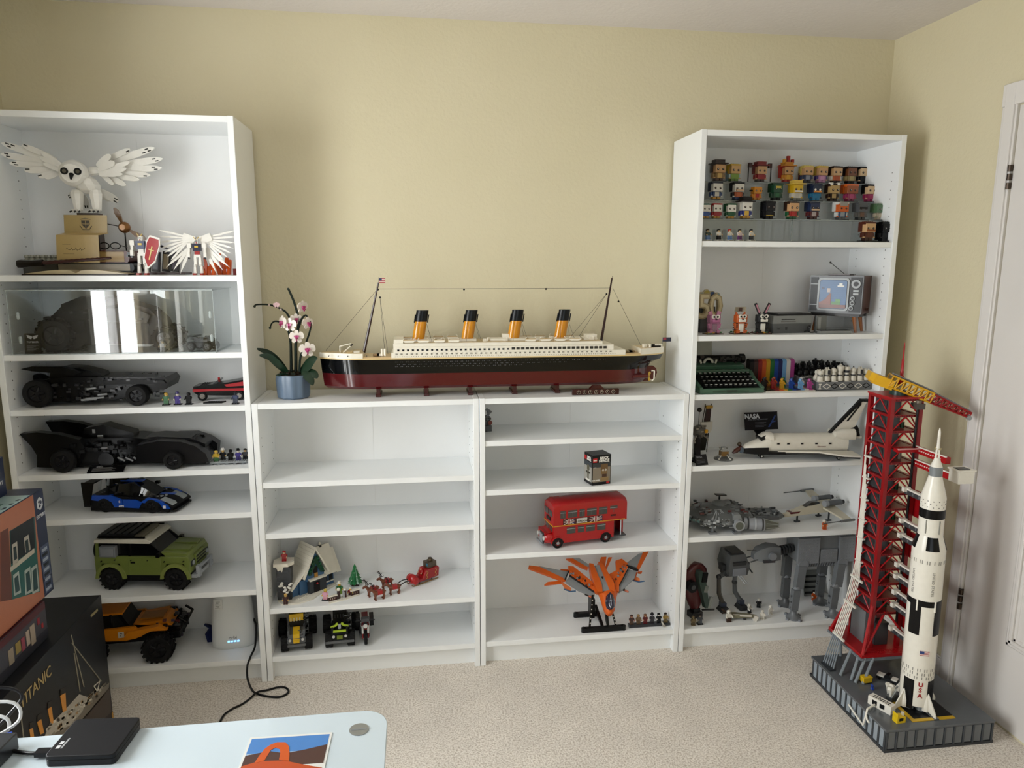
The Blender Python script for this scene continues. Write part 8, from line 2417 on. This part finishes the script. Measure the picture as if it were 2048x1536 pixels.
q = MB();q.cyl((.012,.03,.094),(.012,.03,.112),.004,'#33363a',n=8);q.bx((.016,.03,.118),(.046,.020,.005),'#3a3836',(0,.1,.2));q.build('flat_antenna',DS)
q = MB()
for k in range(9):
 a = PI * (.78 + .055 * k);q.bx((R_ * 1.18 * math.cos(a),R_ * .93 * math.sin(a),.043),(.012,.008,.010),'#2c8a84' if k < 6 else '#6a8a88',(0,0,a + PI / 2))
q.build('teal_engine_band',DS)
q = MB()
for x,y in ((-.075,-.03),(-.055,-.045),(-.05,-.01),(-.085,.01),(-.06,.03)):
 q.lathe([(.0080,.079),(.0080,.082),(.0050,.082),(.0050,.081)],'#8f9292',c=(x,y,0),n=12)
q.build('roof_vents',DS)
for x,y in ((-.058,-.098),(.040,-.100),(-.05,.06),(.08,.05)):
 q = MB();q.cyl((x,y,.004),(x,y,.034),.006,'#5a5d60',n=8);q.bx((x,y,.004),(.030,.022,.008),'#6a6d70');q.build('landing_foot',DS)
FT = thing('white_fighter','white and dark red brick fighter craft with swept wings and landing legs','model spacecraft',(2.215,-.150,Z),.18)
mFw = pl('#bdb6a2',.35)
q = MB();q.loft([[(x,y * w,zc + z * h) for y,z in ((-1,-.5),(1,-.5),(.8,.5),(-.8,.5))] for x,w,zc,h in ((-.150,.006,.036,.012),(-.10,.014,.042,.020),(-.03,.020,.052,.032),(.06,.024,.056,.040),(.10,.022,.056,.040))],mFw);q.build('fuselage',FT)
q = MB();q.bx((-.085,0,.0465),(.07,.0285,.007),'#55141a');q.box(-.158,-.146,-.007,.007,.030,.040,'#55585a');q.build('red_stripe',FT)
q = MB();q.loft([[(x,y * w,z) for y,z in ((-1,.064),(1,.064),(.6,zt),(-.6,zt))] for x,w,zt in ((-.045,.012,.068),(-.015,.016,.082),(.025,.014,.080))],pl('#2a2a28',.08,coat=.5));q.build('canopy',FT)
for s in (-1,1):
 q = MB();q.loft([[(.035,s * .022,.052),(.095,s * .022,.052),(.095,s * .022,.060),(.035,s * .022,.060)],[(.060,s * .120,.030 if s < 0 else .082),(.095,s * .120,.030 if s < 0 else .082),(.095,s * .120,.036 if s < 0 else .088),(.060,s * .120,.036 if s < 0 else .088)]],mFw);w = q.build('wing',FT)
 zt_ = .033 if s < 0 else .085
 q = MB();q.cyl((.04,s * .122,zt_),(.105,s * .122,zt_),.006,'#6a6d70',n=8);q.cyl((-.05,s * .122,zt_),(.04,s * .122,zt_),.0022,'#55585a',n=6);q.build('wing_gun',w)
 q = MB();q.bx((.07,s * .06,.048 if s < 0 else .072),(.05,.016,.004),'#c8c4b8',(s * -.3,0,0));q.build('wing_panel',w)
 q = MB();q.cyl((.045,s * .032,.078),(.115,s * .032,.078),.012,'#4a4d50',n=12);q.cyl((.030,s * .032,.078),(.045,s * .032,.078),.014,'#8a8d90',n=12);q.cyl((.115,s * .032,.078),(.128,s * .032,.078),.009,'#1f2022',n=10);q.build('engine',FT)
for x,y in ((-.075,0),(.06,-.03),(.06,.03)):
 q = MB();q.cyl((x,y,.004),(x,y,.045),.004,'#26282a',n=6);q.bx((x,y,.003),(.022,.012,.006),'#33363a');q.build('landing_leg',FT)
minifig('small orange suited brick pilot beside the white fighter',(2.208,-.255,Z),'#b8501c','#b8501c','#c9c4b8','#c9a884',group=None)

# ================================================================== bottom shelf: walkers, oval craft, white figures
Z = .093
OV = thing('oval_craft','dark red and green oval brick craft standing on its tail','model spacecraft',(1.708,-.175,Z),.25)
q = MB();q.loft([[(w * math.cos(2 * PI * i / 16),.018 * math.sin(2 * PI * i / 16) + .004,z) for i in range(16)] for z,w in ((.030,.014),(.060,.034),(.110,.052),(.165,.058),(.205,.050),(.228,.028),(.234,.010))],'#4c1214');q.build('oval_hull',OV,angle=40)
q = MB();q.loft([[(x - .012 + dx,y,z) for dx,y in ((-w,-.014),(w,-.014),(w * .8,-.034),(-w * .8,-.034))] for z,x,w in ((.045,.05,.012),(.100,.036,.016),(.150,.022,.020),(.195,.010,.018),(.214,.006,.010))],'#3a4a44');q.build('green_spine',OV)
q = MB();q.bx((.026,-.030,.130),(.018,.010,.028),'#7a7e7a',(0,.25,0));q.bx((.050,-.030,.066),(.012,.010,.050),'#8a8e88',(0,.25,0));q.bx((.014,-.034,.185),(.024,.010,.040),'#17181a',(0,.12,0));q.build('cockpit',OV)
q = MB();q.cyl((-.040,-.010,.150),(-.040,-.034,.150),.024,'#17181a',n=16);q.cyl((-.040,-.034,.150),(-.040,-.038,.150),.010,'#4a4d50',n=12);q.build('side_pod',OV)
q = MB();q.bx((.0,0,.012),(.05,.04,.024),'#2a2b2d');q.bx((.0,0,.030),(.03,.03,.02),'#1c1d1f');q.cyl((.02,-.02,.034),(.075,-.03,.030),.004,'#2a2b2d',n=6);q.build('tail_stand',OV)
WK = thing('two_legged_walker','grey box-headed walking machine on two jointed legs','model walker',(1.885,-.130,Z),.10)
mWg,mWd = pl('#55585a',.35),pl('#2c2e30',.35)
q = MB();q.loft([[(-.040,-.045,.168),(.044,-.045,.168),(.040,.05,.172),(-.036,.05,.172)],[(-.046,-.050,.205),(.050,-.050,.205),(.046,.055,.205),(-.042,.055,.205)],[(-.034,-.035,.256),(.036,-.035,.256),(.034,.048,.262),(-.032,.048,.262)]],mWg);q.build('cabin',WK)
q = MB();q.bx((.002,-.0,.2605),(.054,.060,.006),mWd);q.box(-.026,.032,-.054,-.046,.172,.204,'#7a7d84');q.bx((.003,-.046,.222),(.060,.008,.016),mWd,(.3,0,0));q.build('hatch_and_visor',WK)
for x in (-.008,.004):
 q = MB();q.cyl((x,-.045,.178),(x + .018,-.085,.150),.0025,'#8a8d90',n=6);q.build('gun',WK)
for s in (-1,1):
 q = MB();q.bx((s * .056,-.010,.200),(.016,.030,.026),mWd);q.cyl((s * .056,-.02,.196),(s * .060,-.055,.180),.003,mWd,n=6);q.build('side_weapon',WK)
q = MB();q.box(-.040,.030,-.02,.03,.156,.170,mWd);q.build('hip',WK)
for (hx_,hy),(kx,ky,kz),(fx_,fy) in (((-.036,0),(-.062,.0,.150),(-.040,-.005)),((.014,0),(.012,-.002,.120),(.048,.0))):
 q = MB();q.tube([(hx_,hy,.162),(kx,ky,kz)],[.010,.009],mWg,n=6);q.tube([(kx,ky,kz),(kx + .012,ky + .012,.070),(fx_,fy,.028)],[.009,.010,.009],'#4a4640' if hx_ < 0 else mWg,n=6);q.sph((kx,ky,kz),.012,mWd,n=8,k=6);lg = q.build('leg',WK)
 q = MB();q.bx((fx_,fy - .008,.010),(.040,.052,.018),mWd,t=(.7,.7));q.bx((fx_,fy,.026),(.022,.026,.020),'#3a4050');q.build('foot',lg)
FW = thing('four_legged_walker','tall grey brick walking machine with four legs and a lowered head','model walker',(2.235,-.165,Z),.0)
mA,mA2 = pl('#6c7074',.35),pl('#7b7f84',.35)
q = MB();q.box(-.100,.130,-.048,.060,.225,.345,mA);q.build('body',FW)
for x0,x1,z0,z1 in ((-.112,-.020,.228,.338),(.070,.140,.228,.338)):
 q = MB();q.box(x0,x1,-.060,-.048,z0,z1,mA2);q.studs(x0 + .004,x1 - .004,z0 + .004,z1 - .004,-.060,mA2,p=.012,r=.0022,axis='y',n=6);q.build('armour_plate',FW)
q = MB();q.box(-.012,.064,-.056,-.048,.228,.285,mA2);q.studs(-.010,.062,.230,.283,-.056,mA2,p=.010,r=.0022,axis='y',n=6);q.build('armour_plate',FW)
q = MB();q.box(-.06,.10,-.040,.05,.205,.226,mWg)
for k in range(12):
 q.bx((-.045 + k * .011,-.041,.214),(.004,.004,.016),mA2,(0,.3,0))
q.build('undercarriage',FW)
q = MB()
for k in range(5):
 q.cyl((-.112 - k * .012,0,.275 - k * .002),(-.119 - k * .012,0,.274 - k * .002),.020,mWd,n=10)
q.cyl((-.10,0,.276),(-.18,0,.262),.012,mWd,n=8);q.build('neck',FW)
q = MB();q.loft([[(x,y * w,z0 + (z1 - z0) * t_) for y,t_ in ((-1,0),(1,0),(.8,1),(-.8,1))] for x,w,z0,z1 in ((-.170,.028,.236,.288),(-.215,.032,.232,.296),(-.262,.026,.234,.282),(-.282,.016,.238,.262))],mA);hd_ = q.build('head',FW)
q = MB();q.cyl((-.212,-.030,.258),(-.212,-.042,.258),.016,mA2,n=14);q.bx((-.225,-.034,.236),(.05,.010,.010),'#3a3d40');q.build('cheek_drum',hd_)
for s in (-1,1):
 q = MB();q.cyl((-.262,s * .020,.242),(-.300,s * .022,.232),.0030,'#4a4d50',n=6);q.build('chin_gun',hd_)
q = MB();q.cyl((-.272,-.010,.275),(-.315,-.016,.282),.0018,'#3a3d40',n=5);q.build('antenna',hd_)
def legx(lx,ly,fx,fy,dark):
 q = MB();q.cyl((lx,ly - .008,.222),(lx,ly + .010,.222),.022,mA2 if not dark else mWd,n=16);up = q.build('leg',FW)
 q = MB();q.bx(((lx + fx) / 2 + (lx - fx) * .25,ly,.170),(.034,.026,.100),mA if not dark else mWg,(0,(lx - fx) * 2.0,0));q.sph((fx + (lx - fx) * .45,ly - .006,.118),(.017,.012,.017),mA2,n=10,k=7);q.build('thigh',up)
 q = MB();q.bx((fx + (lx - fx) * .2,(ly + fy) / 2,.075),(.030,.024,.090),mA if not dark else mWg,(0,(lx - fx) * 1.6,0));greeble(q,fx - .012,fx + .014,ly - .015,ly - .010,.04,.11,10,['#55585c','#84888c','#3a3d40'],.004,.012,rnd=RND);q.build('shin',up)
 q = MB();q.lathe([(.030,0),(.030,.006),(.022,.012),(.014,.022),(.012,.034)],mA if not dark else mWg,c=(fx,fy,0),n=14)
 for k in range(4):
  a = k * PI / 2 + .4;q.bx((fx + .030 * math.cos(a),fy + .030 * math.sin(a),.004),(.020,.012,.008),mA2,(0,0,a))
 q.build('foot',up)
legx(-.086,-.055,-.126,-.078,False);legx(.088,-.055,.046,-.082,False);legx(-.090,.058,-.100,.035,True);legx(.080,.058,.058,.030,True)
SB = thing('striped_board','grey board with dark stripes and a small figure print behind the walker','display board',(2.300,-.052,Z),.0)
q = MB();q.bx((0,0,.055),(.085,.006,.112),'#6a6c68',(-.35,0,0));bd = q.build('board',SB)
for k in range(4):
 q = MB();q.bx((0,-.0045 + (.018 + k * .022 - .055) * .35,.018 + k * .022),(.084 - k * .004,.003,.009),'#1c1d1d',(-.35,0,0));q.build('dark_stripe',SB)
minifig('orange suited brick figure before the striped board',(2.282,-.105,Z + .0),'#b8501c','#b8501c','#1b1512','#c9c4b8',group=None,s=1.15)
GW = 'white armoured brick figures'
e5 = lambda x,y: (1340 + x * .24735,920 + y * .24735)
for lb,x,y,t,l,hr,rz in (('white armoured brick figure nearest the tan speeder tip',745,1285,'#d2cec4','#c9c5bb','#d8d4ca',-.3),('white armoured brick figure beside the foot of the grey walker',810,1245,'#d2cec4','#c9c5bb','#d8d4ca',.2),('black brick figure with a white helmet holding a gun',715,1190,'#17181a','#17181a','#d8d4ca',-.4),('white and black brick figure riding by the speeder',640,1235,'#c9c5bb','#1f2022','#d8d4ca',.5)):
 p = on(*e5(x,y),Z)
 minifig(lb,(p.x,p.y,Z),t,l,hr,'#d8d4ca' if 'white' in lb else '#c9a884',group=GW,rz=rz,held='#17181a' if 'gun' in lb else None)
p = on(*e5(240,1325),Z)
minifig('dark grey brick figure on a black stand by the oval craft',(p.x,p.y,Z),'#3a3d42','#4a4d52','#1a1a1c','#8a7a68',group=GW,stand='#0d0d0f')
p = on(*e5(178,1335),Z)
minifig('tan brick figure beside the bookcase panel below the oval craft',(p.x + .004,p.y,Z),'#6a5c40','#5a4c34','#7a6a48','#8a7a58',group=GW)
SPD = thing('tan_speeder','tan and white hover bike ridden by a white helmeted figure','model vehicle',(1.872,-.225,Z),-.25)
q = MB();q.prism([(-.045,-.008),(-.010,-.014),(.060,-.006),(.075,0),(.060,.006),(-.010,.014),(-.045,.008)],'z',.014,.026,'#6e6a54');q.box(-.02,.055,-.012,-.006,.020,.027,'#c9c4b8');q.build('body',SPD)
q = MB();q.cyl((-.03,0,.002),(-.03,0,.014),.008,'#26282a',n=8);q.cyl((.03,0,.002),(.03,0,.014),.006,'#26282a',n=8);q.build('skid',SPD)
q = MB();q.bx((.072,-.004,.012),(.016,.012,.022),'#d2cec4',(0,.4,0));q.build('white_tip',SPD)
q = MB();q.cyl((-.046,0,.030),(-.062,-.018,.034),.003,'#3a2418',n=6);q.cyl((-.046,0,.030),(-.062,.018,.034),.003,'#3a2418',n=6);q.build('handlebar',SPD)
p = on(*e5(472,1305),Z)
minifig('white helmeted brick rider in front of the tan speeder',(p.x,p.y,Z),'#c9c5bb','#3a2418','#e0dcd2','#d8d4ca',group=GW,s=1.25)
